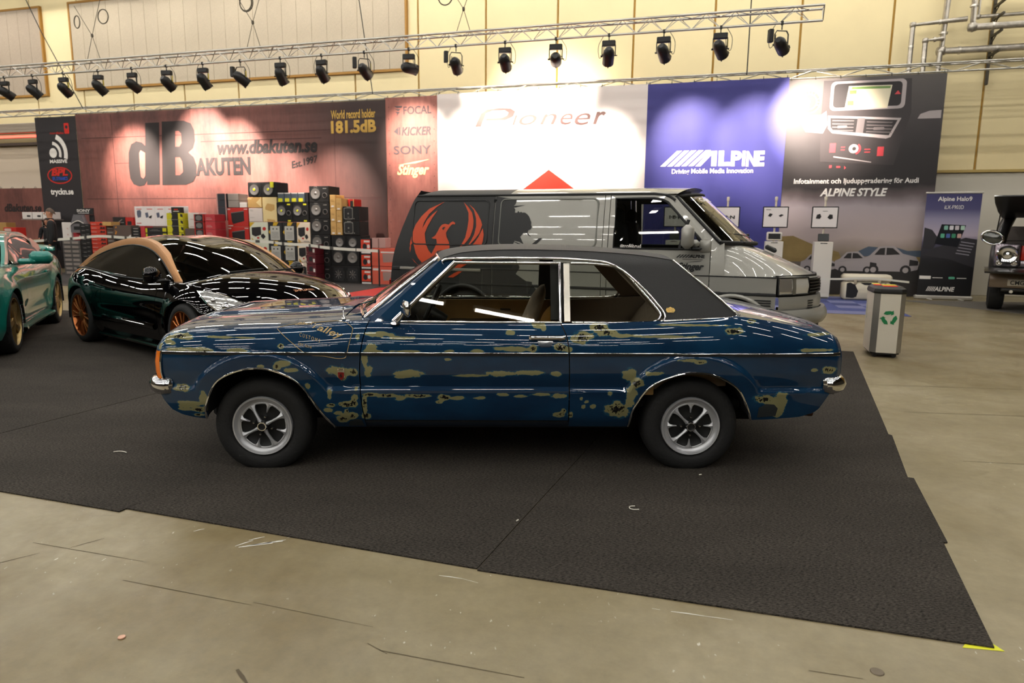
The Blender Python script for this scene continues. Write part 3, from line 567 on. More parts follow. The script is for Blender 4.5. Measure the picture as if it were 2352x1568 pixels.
# ---------------------------------------------------------------- roll-up banner on the right
m = bpy.data.materials.new('rollup_print'); m.use_nodes = True; nt = m.node_tree; bs_ = nt.nodes['Principled BSDF']; bs_.inputs['Roughness'].default_value = .5
tc = nt.nodes.new('ShaderNodeTexCoord'); sx = nt.nodes.new('ShaderNodeSeparateXYZ'); nt.links.new(tc.outputs['Object'], sx.inputs[0])
mr = nt.nodes.new('ShaderNodeMapRange'); mr.inputs[2].default_value = 2.2; nt.links.new(sx.outputs[2], mr.inputs[0])
rp = nt.nodes.new('ShaderNodeValToRGB'); e = rp.color_ramp.elements; e[0].position = .0; e[0].color = (*hexc('#100f12'), 1); e[1].position = 1; e[1].color = (*hexc('#3c3a66'), 1)
for p, c in ((.36, '#141317'), (.5, '#2c2a34'), (.56, '#54506a'), (.63, '#b3a6b4'), (.78, '#8f8aa4'), (.88, '#4a4870')): q = e.new(p); q.color = (*hexc(c), 1)
nt.links.new(mr.outputs[0], rp.inputs[0]); nt.links.new(rp.outputs[0], bs_.inputs['Base Color'])
t = thing('rollup_banner', 'narrow roll-up banner with a tablet screen picture standing by the white partition', 'banner', BW(.40, -.35, 0), RZW)
mb = MB(); mb.box((0, 0, 1.17), (1.04, .006, 2.2)); o = mb.build('print_sheet', m, t); 
mb = MB(); mb.box((0, .02, .045), (1.12, .14, .085), b=.02); mb.build('base_case', M('rollup_alu', '#c9c4ba', .35, .5), t)
mb = MB(); mb.box((0, 0, 2.28), (1.08, .03, .035), b=.006); mb.build('top_rail', M('rollup_alu'), t)
for x in (-.3, .3):
    mb = MB(); mb.box((x, -.1, .012), (.06, .3, .02), b=.004); mb.build('foot', M('rollup_alu'), t)
F = wallfn(-.006)
[text_fit(MB(), *a, F, **k).build('lettering', INKW, t) for a, k in ((('Alpine Halo9', -.3, .34, 2.08, 2.2), dict(bold=.02)), (('iLX-F903D', -.16, .2, 1.94, 2.02), {}), (('/////ALPINE', -.35, .2, .18, .28), dict(bold=.03, shear=.2)))]
[MB().poly(q, .002, F).build('partner_logo', INKW, t) for q in (rect(-.5, .44, -.28, .51), rect(-.25, .465, -.05, .48), rect(.22, .465, .4, .48))]
mb = MB(); mb.poly([(-.5, .95), (.02, .88), (.52, .7), (.52, 1.3), (.3, 1.34), (-.3, 1.1)], .002, F); mb.poly([(-.5, 1.1), (-.5, 1.55), (-.35, 1.5), (-.2, 1.3), (-.3, 1.1)], .002, F); mb.build('dashboard_picture', M('rollup_dash', '#2d2b30', .6), t)
F2 = wallfn(-.009); mb = MB(); mb.poly([(-.18, 1.62), (.28, 1.60), (.16, 1.14), (-.28, 1.2)], .002, F2); mb.build('tablet_picture', M('rollup_tablet', '#17191f', .35), t)
F3 = wallfn(-.012); cols = ['#7fb0a0', '#d8d4d8', '#c9c0c4', '#a9c8b4', '#5fae8e', '#4a62a0', '#3e8a68', '#c8a49a']
for k in range(8):
    x = -.13+(k % 4)*.105-(.05 if k > 3 else 0); z = 1.5-(k//4)*.17
    mb = MB(); mb.poly(rrect(x, z, x+.075, z+.09, .015), .002, F3); mb.build('app_icon', M('icon_%d' % k, cols[k], .5), t)
mb = MB(); [mb.poly([(.22-.02*i, 1.26-.06*i), (.48-.02*i, 1.22-.06*i), (.48-.02*i, 1.20-.06*i), (.22-.02*i, 1.24-.06*i)], .002, F2) for i in range(5)]; mb.build('picture_lines', M('rollup_line', '#8e8a92', .6), t)
mb = MB(); mb.poly(rrect(.06, .45, .18, .5, .02), .002, F); mb.build('green_logo', M('icon_4'), t)
# ================================================================ the blue coupe in front
WEAR = [tuple(float(q) for q in b.split(',')) for b in '''-1.824,0.783,0.025,0.026,0;-1.760,0.803,0.071,0.020,1;-1.793,0.765,0.033,0.011,0;-1.699,0.791,0.033,0.011,0;-1.864,0.747,0.016,0.028,0;-1.766,0.732,0.087,0.011,0;-1.636,0.735,0.071,0.014,0;-1.584,0.720,0.049,0.020,1;-1.404,0.731,0.071,0.014,0;-1.512,0.802,0.115,0.007,0;-1.362,0.800,0.055,0.006,0;-1.152,0.756,0.022,0.017,1;-1.263,0.642,0.022,0.014,0;-1.139,0.661,0.046,0.023,0;-1.170,0.643,0.025,0.020,1;-1.090,0.622,0.038,0.014,0;-1.003,0.524,0.019,0.026,0;-0.848,0.616,0.049,0.031,0;-0.768,0.608,0.060,0.026,0;-0.737,0.606,0.027,0.026,1;-0.806,0.598,0.044,0.045,0;-0.711,0.812,0.016,0.023,0;-1.736,0.505,0.046,0.023,1;-1.772,0.500,0.022,0.011,0;-1.687,0.411,0.082,0.017,0;-1.620,0.443,0.025,0.051,0;-1.652,0.372,0.060,0.020,1;-1.715,0.372,0.060,0.011,0;-1.750,0.416,0.027,0.011,0;-1.667,0.338,0.044,0.014,1;-1.727,0.390,0.044,0.009,0;-0.881,0.480,0.016,0.037,0;-0.871,0.406,0.041,0.014,1;-0.786,0.409,0.066,0.023,1;-0.743,0.420,0.030,0.034,1;-0.890,0.372,0.033,0.014,0;-0.839,0.356,0.030,0.014,0;-0.788,0.370,0.014,0.020,1;-0.815,0.314,0.041,0.028,1;-0.755,0.336,0.035,0.028,1;-0.734,0.454,0.025,0.020,0;-0.725,0.507,0.016,0.014,0;-0.590,0.828,0.087,0.017,0;-0.460,0.806,0.093,0.011,0;-0.638,0.746,0.035,0.034,0;-0.618,0.728,0.082,0.010,0;-0.436,0.731,0.109,0.009,0;-0.178,0.733,0.038,0.009,0;-0.019,0.736,0.049,0.011,0;0.197,0.748,0.115,0.017,0;0.311,0.751,0.033,0.023,1;0.471,0.760,0.046,0.026,1;0.178,0.840,0.038,0.017,0;0.337,0.882,0.044,0.020,0;0.372,0.867,0.014,0.023,0;-0.651,0.617,0.027,0.045,0;-0.670,0.676,0.019,0.057,0;-0.418,0.600,0.098,0.026,0;-0.452,0.579,0.060,0.011,0;-0.057,0.588,0.120,0.009,0;0.121,0.602,0.093,0.020,0;0.287,0.608,0.087,0.017,0;0.446,0.601,0.038,0.017,0;-0.184,0.684,0.025,0.009,0;-0.644,0.473,0.066,0.014,1;-0.543,0.468,0.082,0.014,1;-0.467,0.450,0.038,0.020,0;-0.364,0.466,0.093,0.014,1;-0.206,0.459,0.049,0.020,1;-0.134,0.454,0.055,0.014,0;-0.242,0.427,0.025,0.011,1;-0.006,0.455,0.038,0.011,0;0.140,0.476,0.044,0.011,0;0.232,0.466,0.044,0.011,0;0.361,0.477,0.066,0.011,0;0.469,0.470,0.055,0.017,0;-0.679,0.415,0.019,0.051,1;-0.674,0.336,0.033,0.028,1;-0.678,0.376,0.016,0.028,0;0.474,0.348,0.044,0.017,1;0.497,0.367,0.016,0.023,1;0.594,0.812,0.071,0.037,1;0.702,0.869,0.060,0.031,1;0.748,0.843,0.066,0.023,1;0.856,0.826,0.123,0.011,0;1.085,0.822,0.246,0.009,0;1.492,0.855,0.071,0.020,1;1.235,0.887,0.246,0.007,0;1.596,0.910,0.038,0.014,1;2.015,0.833,0.109,0.009,0;1.988,0.747,0.142,0.011,0;1.977,0.629,0.025,0.011,0;2.065,0.630,0.060,0.023,1;1.687,0.451,0.071,0.028,1;1.784,0.436,0.046,0.071,0;1.784,0.371,0.038,0.034,0;1.727,0.438,0.038,0.023,0;0.879,0.595,0.044,0.048,0;0.917,0.548,0.044,0.034,1;0.894,0.488,0.033,0.051,0;0.883,0.427,0.033,0.040,0;0.815,0.386,0.082,0.054,1;0.765,0.484,0.019,0.017,0;0.598,0.455,0.011,0.014,0;0.630,0.434,0.014,0.011,0;0.612,0.399,0.014,0.014,0;0.669,0.405,0.022,0.017,0;0.536,0.348,0.019,0.020,1;1.214,0.691,0.076,0.011,0;1.284,0.681,0.038,0.014,1;1.018,0.612,0.055,0.014,0;0.517,0.747,0.027,0.017,0'''.split(';')]
def wear_at(x, z):
    w = 0.0; k = 0.0
    for bx, bz, rx, rz, core in WEAR:
        dx = (x-bx)/rx; dz = (z-bz)/rz
        if abs(dx) > 2 or abs(dz) > 2: continue
        r = math.sqrt(dx*dx+dz*dz); v = max(0.0, 1.0-.5*r)
        w = max(w, v)
        if core: k = max(k, max(0.0, 1.0-.85*r))
    return w, k
def patina():
    m = bpy.data.materials.new('worn_blue_paint'); m.use_nodes = True; nt = m.node_tree; b = nt.nodes['Principled BSDF']; N = nt.nodes.new; L = nt.links.new
    tc = N('ShaderNodeTexCoord')
    def noise_(s, d=4, st=(1, 1, 1)):
        mp = N('ShaderNodeMapping'); mp.inputs['Scale'].default_value = st; L(tc.outputs['Object'], mp.inputs[0])
        n = N('ShaderNodeTexNoise'); n.inputs['Scale'].default_value = s; n.inputs['Detail'].default_value = d; n.inputs['Roughness'].default_value = .55; L(mp.outputs[0], n.inputs['Vector']); return n.outputs[0]
    def math_(op, a, c):
        x = N('ShaderNodeMath'); x.operation = op
        for i, q in enumerate((a, c)):
            if isinstance(q, (int, float)): x.inputs[i].default_value = q
            else: L(q, x.inputs[i])
        return x.outputs[0]
    def attr(n):
        a = N('ShaderNodeAttribute'); a.attribute_name = n; return a.outputs['Fac']
    def thr(v, lo, hi):
        r = N('ShaderNodeMapRange'); r.inputs[1].default_value = lo; r.inputs[2].default_value = hi; L(v, r.inputs[0]); return r.outputs[0]
    def mix(f, a, c):
        x = N('ShaderNodeMix'); x.data_type = 'RGBA'; L(f, x.inputs[0])
        for i, q in ((6, a), (7, c)):
            if isinstance(q, tuple): x.inputs[i].default_value = (*q, 1)
            else: L(q, x.inputs[i])
        return x.outputs[2]
    n1 = noise_(20, 5, (.8, 1, 1.2)); n2 = noise_(70, 4); n3 = noise_(5, 3, (.5, 1, 1))
    w = math_('ADD', attr('wear'), math_('MULTIPLY', math_('SUBTRACT', n1, .5), .9)); k = math_('ADD', attr('core'), math_('MULTIPLY', math_('SUBTRACT', n2, .5), 1.7))
    base = mix(thr(n3, .4, .62), hexc('#0a2843'), hexc('#0d324f'))
    c1 = mix(thr(w, .44, .56), base, hexc('#1c4c60'))                 # faded rim of each rub
    c2 = mix(thr(w, .545, .575), c1, hexc('#7d7a56'))                 # olive primer
    c3 = mix(math_('MULTIPLY', thr(k, .6, .68), thr(w, .5, .56)), c2, hexc('#101112'))   # bare dark spots
    L(c3, b.inputs['Base Color']); b.inputs['Roughness'].default_value = .35; b.inputs['Coat Weight'].default_value = 1.0; b.inputs['Coat Roughness'].default_value = .015; b.inputs['Specular IOR Level'].default_value = .05
    bp = N('ShaderNodeBump'); bp.inputs['Strength'].default_value = .02; bp.inputs['Distance'].default_value = .01; L(noise_(6, 2), bp.inputs['Height']); L(bp.outputs[0], b.inputs['Coat Normal'])
    return m
PAINT = patina(); CHROME = M('chrome', '#d9d9d9', .07, 1.0); RUBBER = M('tyre_rubber', '#1a1a1a', .75, bump=(60, .3)); DARKU = M('underbody_black', '#070707', .9); VINYL = M('vinyl_roof', '#2b2b2b', .62, bump=(160, .25)); BLACKTRIM = M('black_trim', '#0b0b0b', .5)
CGLASS = glass('car_glass', '#eceee8', 1.0, .05); TAN = M('tan_upholstery', '#c09a62', .8, var=(14, .12)); GREIGE = M('greige_upholstery', '#a3927f', .85, var=(14, .1)); BROWN = M('brown_door_card', '#b8935c', .7, var=(5, .1))
car = thing('coupe_car', 'dark blue vintage coupe with worn patina paint and black vinyl roof', 'car', (-.202, 4.758, .007), math.radians(1.1))
# ---- shape functions (x: nose -1.9 .. tail 2.16, near side is -y)
TOPZ = [(-1.90, .765), (-1.882, .790), (-1.85, .809), (-1.80, .818), (-1.70, .828), (-1.46, .842), (-1.20, .853), (-.96, .868), (-.76, .884), (-.60, .890), (-.3, .889), (.0, .889), (.45, .890), (.75, .895), (1.02, .905), (1.28, .918), (1.45, .928), (1.53, .935), (1.62, .926), (1.75, .905), (1.9, .876), (2.03, .848), (2.12, .824), (2.16, .805)]
HW = [(.20, .735), (.26, .762), (.31, .785), (.40, .812), (.47, .824), (.50, .829), (.53, .836), (.60, .851), (.66, .852), (.715, .851), (.76, .845), (.80, .832), (.84, .811), (.87, .788), (.89, .765)]
FAX, RAX, AXZ = -1.301, 1.272, .262
def arc_d(x, z): return min(math.hypot(x-FAX-.02, z-.255), math.hypot(x-RAX+.01, z-.255))-.375
def ztop(x): return smooth_tab(TOPZ, x)
def hw(x, z):
    zt = ztop(x); zz = z if z < .6 else .6+(z-.6)*.29/max(.1, zt-.6)
    y = smooth_tab(HW, zz)
    y -= .032*max(0, (-1.45-x)/.45)**2.2+.035*max(0, (x-1.6)/.56)**2.2
    y -= .022*sstep(-1.86, -1.905, x)+.03*sstep(2.11, 2.17, x)
    d = arc_d(x, z)
    y += .026*(1-sstep(-.012, .016, min(z-.505, d-.088)))*sstep(.20, .34, z)
    return y
FARCH = spline([(-1.62, .318), (-1.604, .41), (-1.535, .541), (-1.43, .607), (-1.305, .634), (-1.173, .616), (-1.05, .543), (-.954, .386), (-.872, .256)], 8)
RARCH = spline([(.892, .266), (.913, .393), (.996, .526), (1.122, .595), (1.25, .620), (1.38, .602), (1.515, .523), (1.587, .409), (1.624, .319)], 8)
GAPF = [(.25, -.682), (.308, -.685), (.414, -.696), (.6, -.701), (.752, -.689), (.855, -.668), (.90, -.655)]
GAPR = [(.25, .531), (.325, .529), (.707, .521), (.81, .508), (.892, .474), (.92, .46)]
FLOW = [(-1.90, .56), (-1.893, .50), (-1.86, .435), (-1.819, .37), (-1.76, .338), (-1.70, .322), (-1.62, .312)]
RLOW = [(1.624, .316), (1.75, .322), (1.92, .336), (2.00, .362), (2.03, .385), (2.08, .478), (2.12, .53), (2.16, .60)]
def side_rows(cols, nz):
    """cols: list of (zlow, zhigh, fx(z)); returns rows of (x, z)"""
    return [[(f(lerp(a, b, j/nz)), lerp(a, b, j/nz)) for (a, b, f) in cols] for j in range(nz+1)]
def panel(name, cols, nz, sg, inner=None, extra=None, mat=None):
    mb = MB(); rows = side_rows(cols, nz); P = [[Vector((x, sg*hw(x, z), z)) for x, z in r] for r in rows]
    mb.grid(P)
    top = P[-1]
    if inner:                                       # flange or shoulder across the top, towards the centre
        R = [top]
        for k in range(1, inner[0]+1):
            t = k/inner[0]; R.append([inner[1](p, t, sg) for p in top])
        mb.grid(R)
    for side in (0, -1):                             # shut-line return
        e = [r[side] for r in P]; mb.grid([e, [Vector((p.x, p.y-sg*.02, p.z)) for p in e]])
    e = P[0]; mb.grid([e, [Vector((p.x, p.y-sg*.03, p.z)) for p in e]])
    if extra: extra(mb, sg)
    o = mb.build(name, mat or PAINT, car, recalc=False); me = o.data
    bm = bmesh.new(); bm.from_mesh(me); bmesh.ops.remove_doubles(bm, verts=bm.verts, dist=.0004); bmesh.ops.recalc_face_normals(bm, faces=bm.faces); bm.to_mesh(me); bm.free()
    me.polygons.foreach_set('use_smooth', [True]*len(me.polygons)); me.set_sharp_from_angle(angle=math.radians(38))
    wv = [wear_at(v.co.x, v.co.z) if v.co.y < -.64 else (0.0, 0.0) for v in me.vertices]
    a = me.attributes.new('wear', 'FLOAT', 'POINT'); a.data.foreach_set('value', [q[0] for q in wv]); a = me.attributes.new('core', 'FLOAT', 'POINT'); a.data.foreach_set('value', [q[1] for q in wv])
    return o
def crown(x): return .045
def topz_in(x, y, sg):      # bonnet / deck height at |y|
    h = hw(x, ztop(x)); q = min(1, abs(y)/h)
    return ztop(x)+.050*(1-q**3.2)
def shoulder(lim):
    def f(p, t, sg):
        h = abs(p.y); y = lerp(h, lim(p.x), t); return Vector((p.x, sg*y, topz_in(p.x, y, sg)))
    return f
def flange(p, t, sg): return Vector((p.x, p.y-sg*.028*t, p.z+.004*math.sin(t*PI)))
cst = lambda x: (lambda z: x)
for sg in (-1, 1):
    # front wing
    cols = []
    for x in [-1.903, -1.899, -1.893, -1.884, -1.872, -1.858]+linspace(-1.843, -1.625, 17): cols.append((interp(FLOW, x), ztop(x), cst(x)))
    for p in FARCH: cols.append((p[1], ztop(p[0]), cst(p[0])))
    n = 14
    for k in range(1, n+1):
        t = k/n; cols.append((.255, ztop(lerp(-.872, -.66, t)), (lambda t: lambda z: lerp(-.872, smooth_tab(GAPF, z)-.003, t))(t)))
    panel('front_wing', cols, 52, sg, (7, shoulder(lambda x: .60 if x > -1.80 else lerp(.60, .60, 1))))
    # door
    n = 92; cols = [(.308, ztop(lerp(-.68, .5, k/n)), (lambda t: lambda z: lerp(smooth_tab(GAPF, z)+.003, smooth_tab(GAPR, z)-.003, t))(k/n)) for k in range(n+1)]
    panel('door', cols, 52, sg, (2, flange))
    # rear quarter
    cols = []; n = 30
    for k in range(n): t = k/n; cols.append((.262, ztop(lerp(.5, .892, t)), (lambda t: lambda z: lerp(smooth_tab(GAPR, z)+.003, .892, t))(t)))
    for p in RARCH: cols.append((p[1], ztop(p[0]), cst(p[0])))
    for x in linspace(1.636, 2.10, 36)+[2.112, 2.124, 2.136, 2.146, 2.154, 2.16]: cols.append((interp(RLOW, x), ztop(x), cst(x)))
    def deckside(mb, sg):
        xs = linspace(1.50, 2.10, 40)+[2.112, 2.124, 2.136, 2.146, 2.154, 2.16]; R = []
        for k in range(8):
            t = k/7; R.append([Vector((x, sg*lerp(hw(x, ztop(x)), .60, t), topz_in(x, lerp(hw(x, ztop(x)), .60, t), sg))) for x in xs])
        mb.grid(R)
    panel('rear_quarter', cols, 52, sg, None, deckside)
    # sill
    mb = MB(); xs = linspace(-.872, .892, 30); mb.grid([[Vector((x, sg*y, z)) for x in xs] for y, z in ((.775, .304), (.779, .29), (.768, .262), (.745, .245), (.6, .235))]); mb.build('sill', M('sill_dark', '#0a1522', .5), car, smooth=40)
    # chrome arch lip, wheel well
    for A in (FARCH, RARCH):
        mb = MB(); mb.tube([(p[0], sg*(hw(p[0], p[1])+.002), p[1]-.002) for p in A], .0075, 6); mb.build('arch_chrome', CHROME, car, smooth=60)
        mb = MB(); mb.grid([[Vector((p[0], sg*(hw(p[0], p[1])-.012), p[1]+.004)) for p in A], [Vector((p[0], sg*.72, p[1]+.02)) for p in A], [Vector((p[0], sg*.45, p[1]+.03)) for p in A]]); c = A[len(A)//2]
        mb.poly([(p[0], p[1]+.03) for p in A], .01, lambda u, v, d: Vector((u, sg*(.46+d), v))); mb.build('wheel_well', DARKU, car, smooth=60)
    # side trim strip
    for nm, xa, xb in (('wing', -1.858, -.70), ('door', -.690, .512), ('quarter', .527, 2.138)):
        xs = linspace(xa, xb, 40)
        mb = MB(); R = []
        for dz, dy in ((-.0105, .001), (-.0095, .006), (-.006, .008), (.006, .008), (.0095, .006), (.0105, .001)): R.append([Vector((x, sg*(hw(x, .717)+dy), .7165+.0022*(x+.2)+dz)) for x in xs])
        mb.grid(R); mb.build('side_trim', CHROME, car, smooth=50)
        mb = MB(); R = [[Vector((x, sg*(hw(x, .717)+.0092), .7165+.0022*(x+.2)+dz)) for x in xs] for dz in (-.0072, .0072)]; mb.grid(R); mb.build('trim_insert', BLACKTRIM, car)
# bonnet, scuttle, boot lid, panels
def topgrid(name, xs, lim, nx, mat, extra=lambda x, y: 0.0, front=None):
    mb = MB(); R = []
    for x in xs: R.append([Vector((x, y, topz_in(x, y, 1)+extra(x, y))) for y in linspace(-lim, lim, nx)])
    mb.grid(R)
    for r, q in ((R[0], -.03), (R[-1], .0)): mb.grid([r, [Vector((p.x, p.y, p.z-.03)) for p in r]])
    for j in (0, -1): mb.grid([[r[j] for r in R], [Vector((r[j].x, r[j].y, r[j].z-.03)) for r in R]])
    o = mb.build(name, mat, car, smooth=35); return o
def hood_x(x, y):
    r = .016*(math.exp(-((abs(y)-.33)/.035)**2)+ (1-sstep(.26, .36, abs(y)))*.9)*sstep(-1.88, -1.7, x)*sstep(-.7, -.95, x); return r
topgrid('bonnet', [-1.90, -1.893, -1.884, -1.872, -1.858]+linspace(-1.84, -.83, 60), .592, 61, PAINT, hood_x)
topgrid('scuttle', linspace(-.82, -.60, 10), .598, 31, PAINT, lambda x, y: .012*sstep(-.82, -.7, x))
topgrid('boot_lid', linspace(1.60, 2.10, 30)+[2.112, 2.124, 2.136, 2.146, 2.154], .592, 41, PAINT)
topgrid('rear_shelf_panel', linspace(1.44, 1.594, 6), .60, 21, PAINT)
mb = MB()        # nose panel
def nose(x0, tab, nm, mat, lo):
    R = []
    for k in range(9):
        z = lerp(lo, .775, k/8); R.append([Vector((x0+(.045*(abs(y)/.76)**2.5 if x0 < 0 else -.045*(abs(y)/.76)**2.5), y, z)) for y in linspace(-.765+.02, .765-.02, 33)])
    q = MB(); q.grid(R); q.build(nm, mat, car, smooth=60)
nose(-1.915, None, 'nose_panel', PAINT, .58); nose(2.165, None, 'tail_panel', PAINT, .60)
mb = MB(); mb.box((-1.925, 0, .655), (.03, 1.3, .17), b=.01); mb.build('grille', BLACKTRIM, car)
for k in range(6):
    mb = MB(); mb.box((-1.945, 0, .59+k*.026), (.012, 1.28, .008)); mb.build('grille_bar', CHROME, car)
for y in (-.55, -.38, .38, .55):
    T = Matrix.Translation((-1.94, y, .66)) @ Matrix.Rotation(-PI/2, 4, 'Y')
    mb = MB(); mb.lathe([(.085, 0), (.085, .02), (.075, .025), (.05, .035), (0, .04)], 20, 0, T); mb.build('headlamp', M('lamp_glass', '#c9ced0', .1, .3), car, smooth=50)
for y in (-.5, .5):
    mb = MB(); mb.box((2.172, y, .66), (.03, .4, .12), b=.01); mb.build('tail_lamp', M('tail_red', '#7a0d0d', .2, coat=.5), car)
mb = MB(); mb.box((2.172, 0, .6), (.012, .52, .11)); mb.build('number_plate', M('plate_white', '#d8d6cc', .5), car)
# bumpers
def bumper(x, sgx, name):
    pts = []
    for y, dx, in ((-.80, .10), (-.808, .06), (-.79, .015), (-.74, -.02), (-.6, -.035), (-.3, -.045), (0, -.05), (.3, -.045), (.6, -.035), (.74, -.02), (.79, .015), (.808, .06), (.80, .10)): pts.append((x+sgx*dx, y))
    pts = spline(pts, 4); R = []
    pr = [(-.052, .0), (-.05, .022), (-.03, .042), (0, .052), (.03, .042), (.05, .022), (.052, .0)]
    for dz, out in pr:
        row = []
        for i, p in enumerate(pts):
            a = pts[max(0, i-1)]; b_ = pts[min(len(pts)-1, i+1)]; tx, ty = b_[0]-a[0], b_[1]-a[1]; l = math.hypot(tx, ty) or 1; nx, ny = ty/l*-sgx*-1, -tx/l
            nrm = Vector((-sgx*abs(ty)/l if sgx > 0 else abs(ty)/l, (-1 if p[1] < 0 else 1)*abs(tx)/l, 0)); row.append(Vector((p[0], p[1], .513 if sgx > 0 else .535))+nrm*out+Vector((0, 0, dz)))
        R.append(row)
    q = MB(); q.grid(R); q.grid([[r[0] for r in R], [Vector((r[0].x+sgx*.015, r[0].y+.02, r[0].z)) for r in R]]); q.build(name, CHROME, car, smooth=60)
    [MB().box((x+sgx*.055, q_, .513 if sgx > 0 else .535), (.10, .05, .115), b=.02).build('bumper_rubber', BLACKTRIM, car) for q_ in (-.802, .802)]
bumper(-1.90, 1, 'front_bumper'); bumper(2.145, -1, 'rear_bumper')
# indicator lamps at the nose corner
for sg in (-1, 1):
    prof = [(.553, -1.888), (.60, -1.893), (.66, -1.893), (.722, -1.888)]
    mb = MB(); R = []
    for dx, off in ((-.016, -.03), (-.004, .012), (.014, .016), (.034, .012)): R.append([Vector((x+dx, sg*(hw(max(-1.9, x+dx), z)+off), z)) for z, x in prof])
    mb.grid(R); mb.build('indicator_lamp', M('amber_lens', '#d9701a', .15, coat=.6, emit='#d9701a', es=.08), car, smooth=50)
    mb = MB(); mb.tube([(x+.038, sg*(hw(x+.038, z)+.008), z) for z, x in [(.548, -1.888)]+prof+[(.727, -1.888)]], .005, 6); mb.build('lamp_bezel', CHROME, car)
# ---- greenhouse
def lean_y(z): return .752-.40*(z-.885)
DRIP = spline([(-.236, 1.240), (-.198, 1.256), (.0, 1.261), (.25, 1.264), (.514, 1.261), (.726, 1.247), (.80, 1.224), (.856, 1.194), (.92, 1.142), (.984, 1.083), (1.04, 1.018), (1.083, .965), (1.097, .933), (1.092, .914), (1.068, .902)], 5)
SEAM = [(-.25, 1.245), (-.236, 1.258), (-.185, 1.276), (-.12, 1.292), (.038, 1.307), (.25, 1.313), (.45, 1.311), (.648, 1.306), (.913, 1.290), (1.05, 1.275), (1.164, 1.258)]
BACK = [(1.164, 1.258), (1.304, 1.144), (1.429, 1.038), (1.54, .938)]
def drip_z(x):
    best = None
    for a, b_ in zip(DRIP, DRIP[1:]):
        if b_[0] > a[0] and a[0] <= x <= b_[0]: best = a[1]+(b_[1]-a[1])*(x-a[0])/(b_[0]-a[0])
    return best
def cy_(x, z): return lean_y(z)+.012-.05*sstep(1.225, 1.33, z)
for sg in (-1, 1):
    cols = []
    for x in linspace(-.232, 1.09, 90): cols.append((drip_z(x) or .93, smooth_tab(SEAM, x), x))
    for x in linspace(1.10, 1.535, 30): cols.append((.906+(x-1.1)*.06, smooth_tab(SEAM, x) if x < 1.164 else interp(BACK, x), x))
    for i, (a, b_, x) in enumerate(cols):
        if 1.164 > x > 1.09: cols[i] = (a, smooth_tab(SEAM, x), x)
    R = [[Vector((x, sg*cy_(x, lerp(a, b_, j/14)), lerp(a, b_, j/14))) for a, b_, x in cols] for j in range(15)]
    mb = MB(); mb.grid(R); mb.build('roof_side', VINYL, car, smooth=50)
    mb = MB(); mb.tube([(x, sg*(cy_(x, z)+.001), z) for x, z in [(x, smooth_tab(SEAM, x)) for x in linspace(-.23, 1.16, 50)]], .0022, 5); mb.build('roof_seam', BLACKTRIM, car)
    mb = MB(); mb.tube([(p[0], sg*(lean_y(p[1])+.016), p[1]) for p in DRIP], .0085, 8); mb.build('drip_rail', CHROME, car, smooth=60)
    mb = MB(); mb.tube([(p[0], sg*(cy_(*p)+.001), p[1]) for p in BACK], .007, 8); mb.build('pillar_edge_chrome', CHROME, car, smooth=60)
    mb = MB(); mb.tube(spline([(1.085, sg*(lean_y(.905)+.02), .905), (1.275, sg*(lean_y(.914)+.02), .915), (1.43, sg*(lean_y(.92)+.02), .922), (1.50, sg*(lean_y(.928)+.016), .928), (1.545, sg*(lean_y(.95)+.006), .944)], 6), .0085, 8); mb.build('pillar_base_chrome', CHROME, car, smooth=60)
    # door window frame: front post, top bar, rear post; sill chrome
    W = lambda x, z, o=0.0: Vector((x, sg*(lean_y(z)+o), z))
    mb = MB(); mb.tube([W(-.515, .89, .012), W(-.155, 1.238, .012)], .011, 8, flat=(1.3, .8)); mb.tube([W(-.165, 1.236, .012), W(.47, 1.236, .012)], .010, 8); mb.tube([W(.474, 1.24, .012), W(.474, .892, .014)], .010, 8); mb.tube([W(-.52, .893, .016), W(.48, .893, .016)], .007, 6); mb.build('window_frame', CHROME, car, smooth=60)
    mb = MB(); mb.box((0, 0, 0), (.036, .02, .36)); o = mb.build('centre_pillar', M('pillar_steel', '#c9c4b8', .22, 1.0), car, smooth=40); o.matrix_local = Matrix.Translation(W(.513, 1.065, .012)) @ Matrix.Rotation(sg*math.atan(.40), 4, 'X')
    mb = MB(); mb.box((0, 0, 0), (.10, .03, .36)); o = mb.build('inner_pillar', BLACKTRIM, car); o.matrix_local = Matrix.Translation(W(.47, 1.065, -.05)) @ Matrix.Rotation(sg*math.atan(.40), 4, 'X')
    QW = spline([(.54, 1.236), (.66, 1.235), (.778, 1.224), (.832, 1.205), (.882, 1.168), (.96, 1.082), (1.033, .998), (1.070, .948), (1.066, .922), (1.045, .908), (1.002, .898), (.80, .893), (.54, .892)], 5)
    mb = MB(); mb.tube([W(p[0], p[1], .010) for p in QW], .009, 8); mb.build('quarter_window_frame', CHROME, car, smooth=60)
    mb = MB(); mb.poly([(-.51, .893), (.465, .893), (.465, 1.232), (-.158, 1.232)], 0, lambda u, v, d: Vector((u, sg*(lean_y(v)+.004), v))); mb.build('door_window', CGLASS, car)
    mb = MB(); mb.poly([(p[0], p[1]) for p in QW], 0, lambda u, v, d: Vector((u, sg*(lean_y(v)+.004), v))); mb.build('quarter_window', CGLASS, car)
    # front pillar
    mb = MB(); A = [W(-.632, .885, .004), W(-.245, 1.25, .004)]; B = [W(-.525, .885, .008), W(-.165, 1.248, .008)]; C = [Vector((-.70, sg*.66, .90)), Vector((-.262, sg*.56, 1.258))]
    n = 8; R = [[p[0].lerp(p[1], k/n) for k in range(n+1)] for p in (B, A, C)]; mb.grid(R); mb.build('front_pillar', PAINT, car, smooth=30)
    mb = MB(); mb.tube([C[0], C[0].lerp(C[1], .5)+Vector((0, 0, .004)), C[1]], .016, 8); mb.build('windscreen_chrome', CHROME, car, smooth=60)
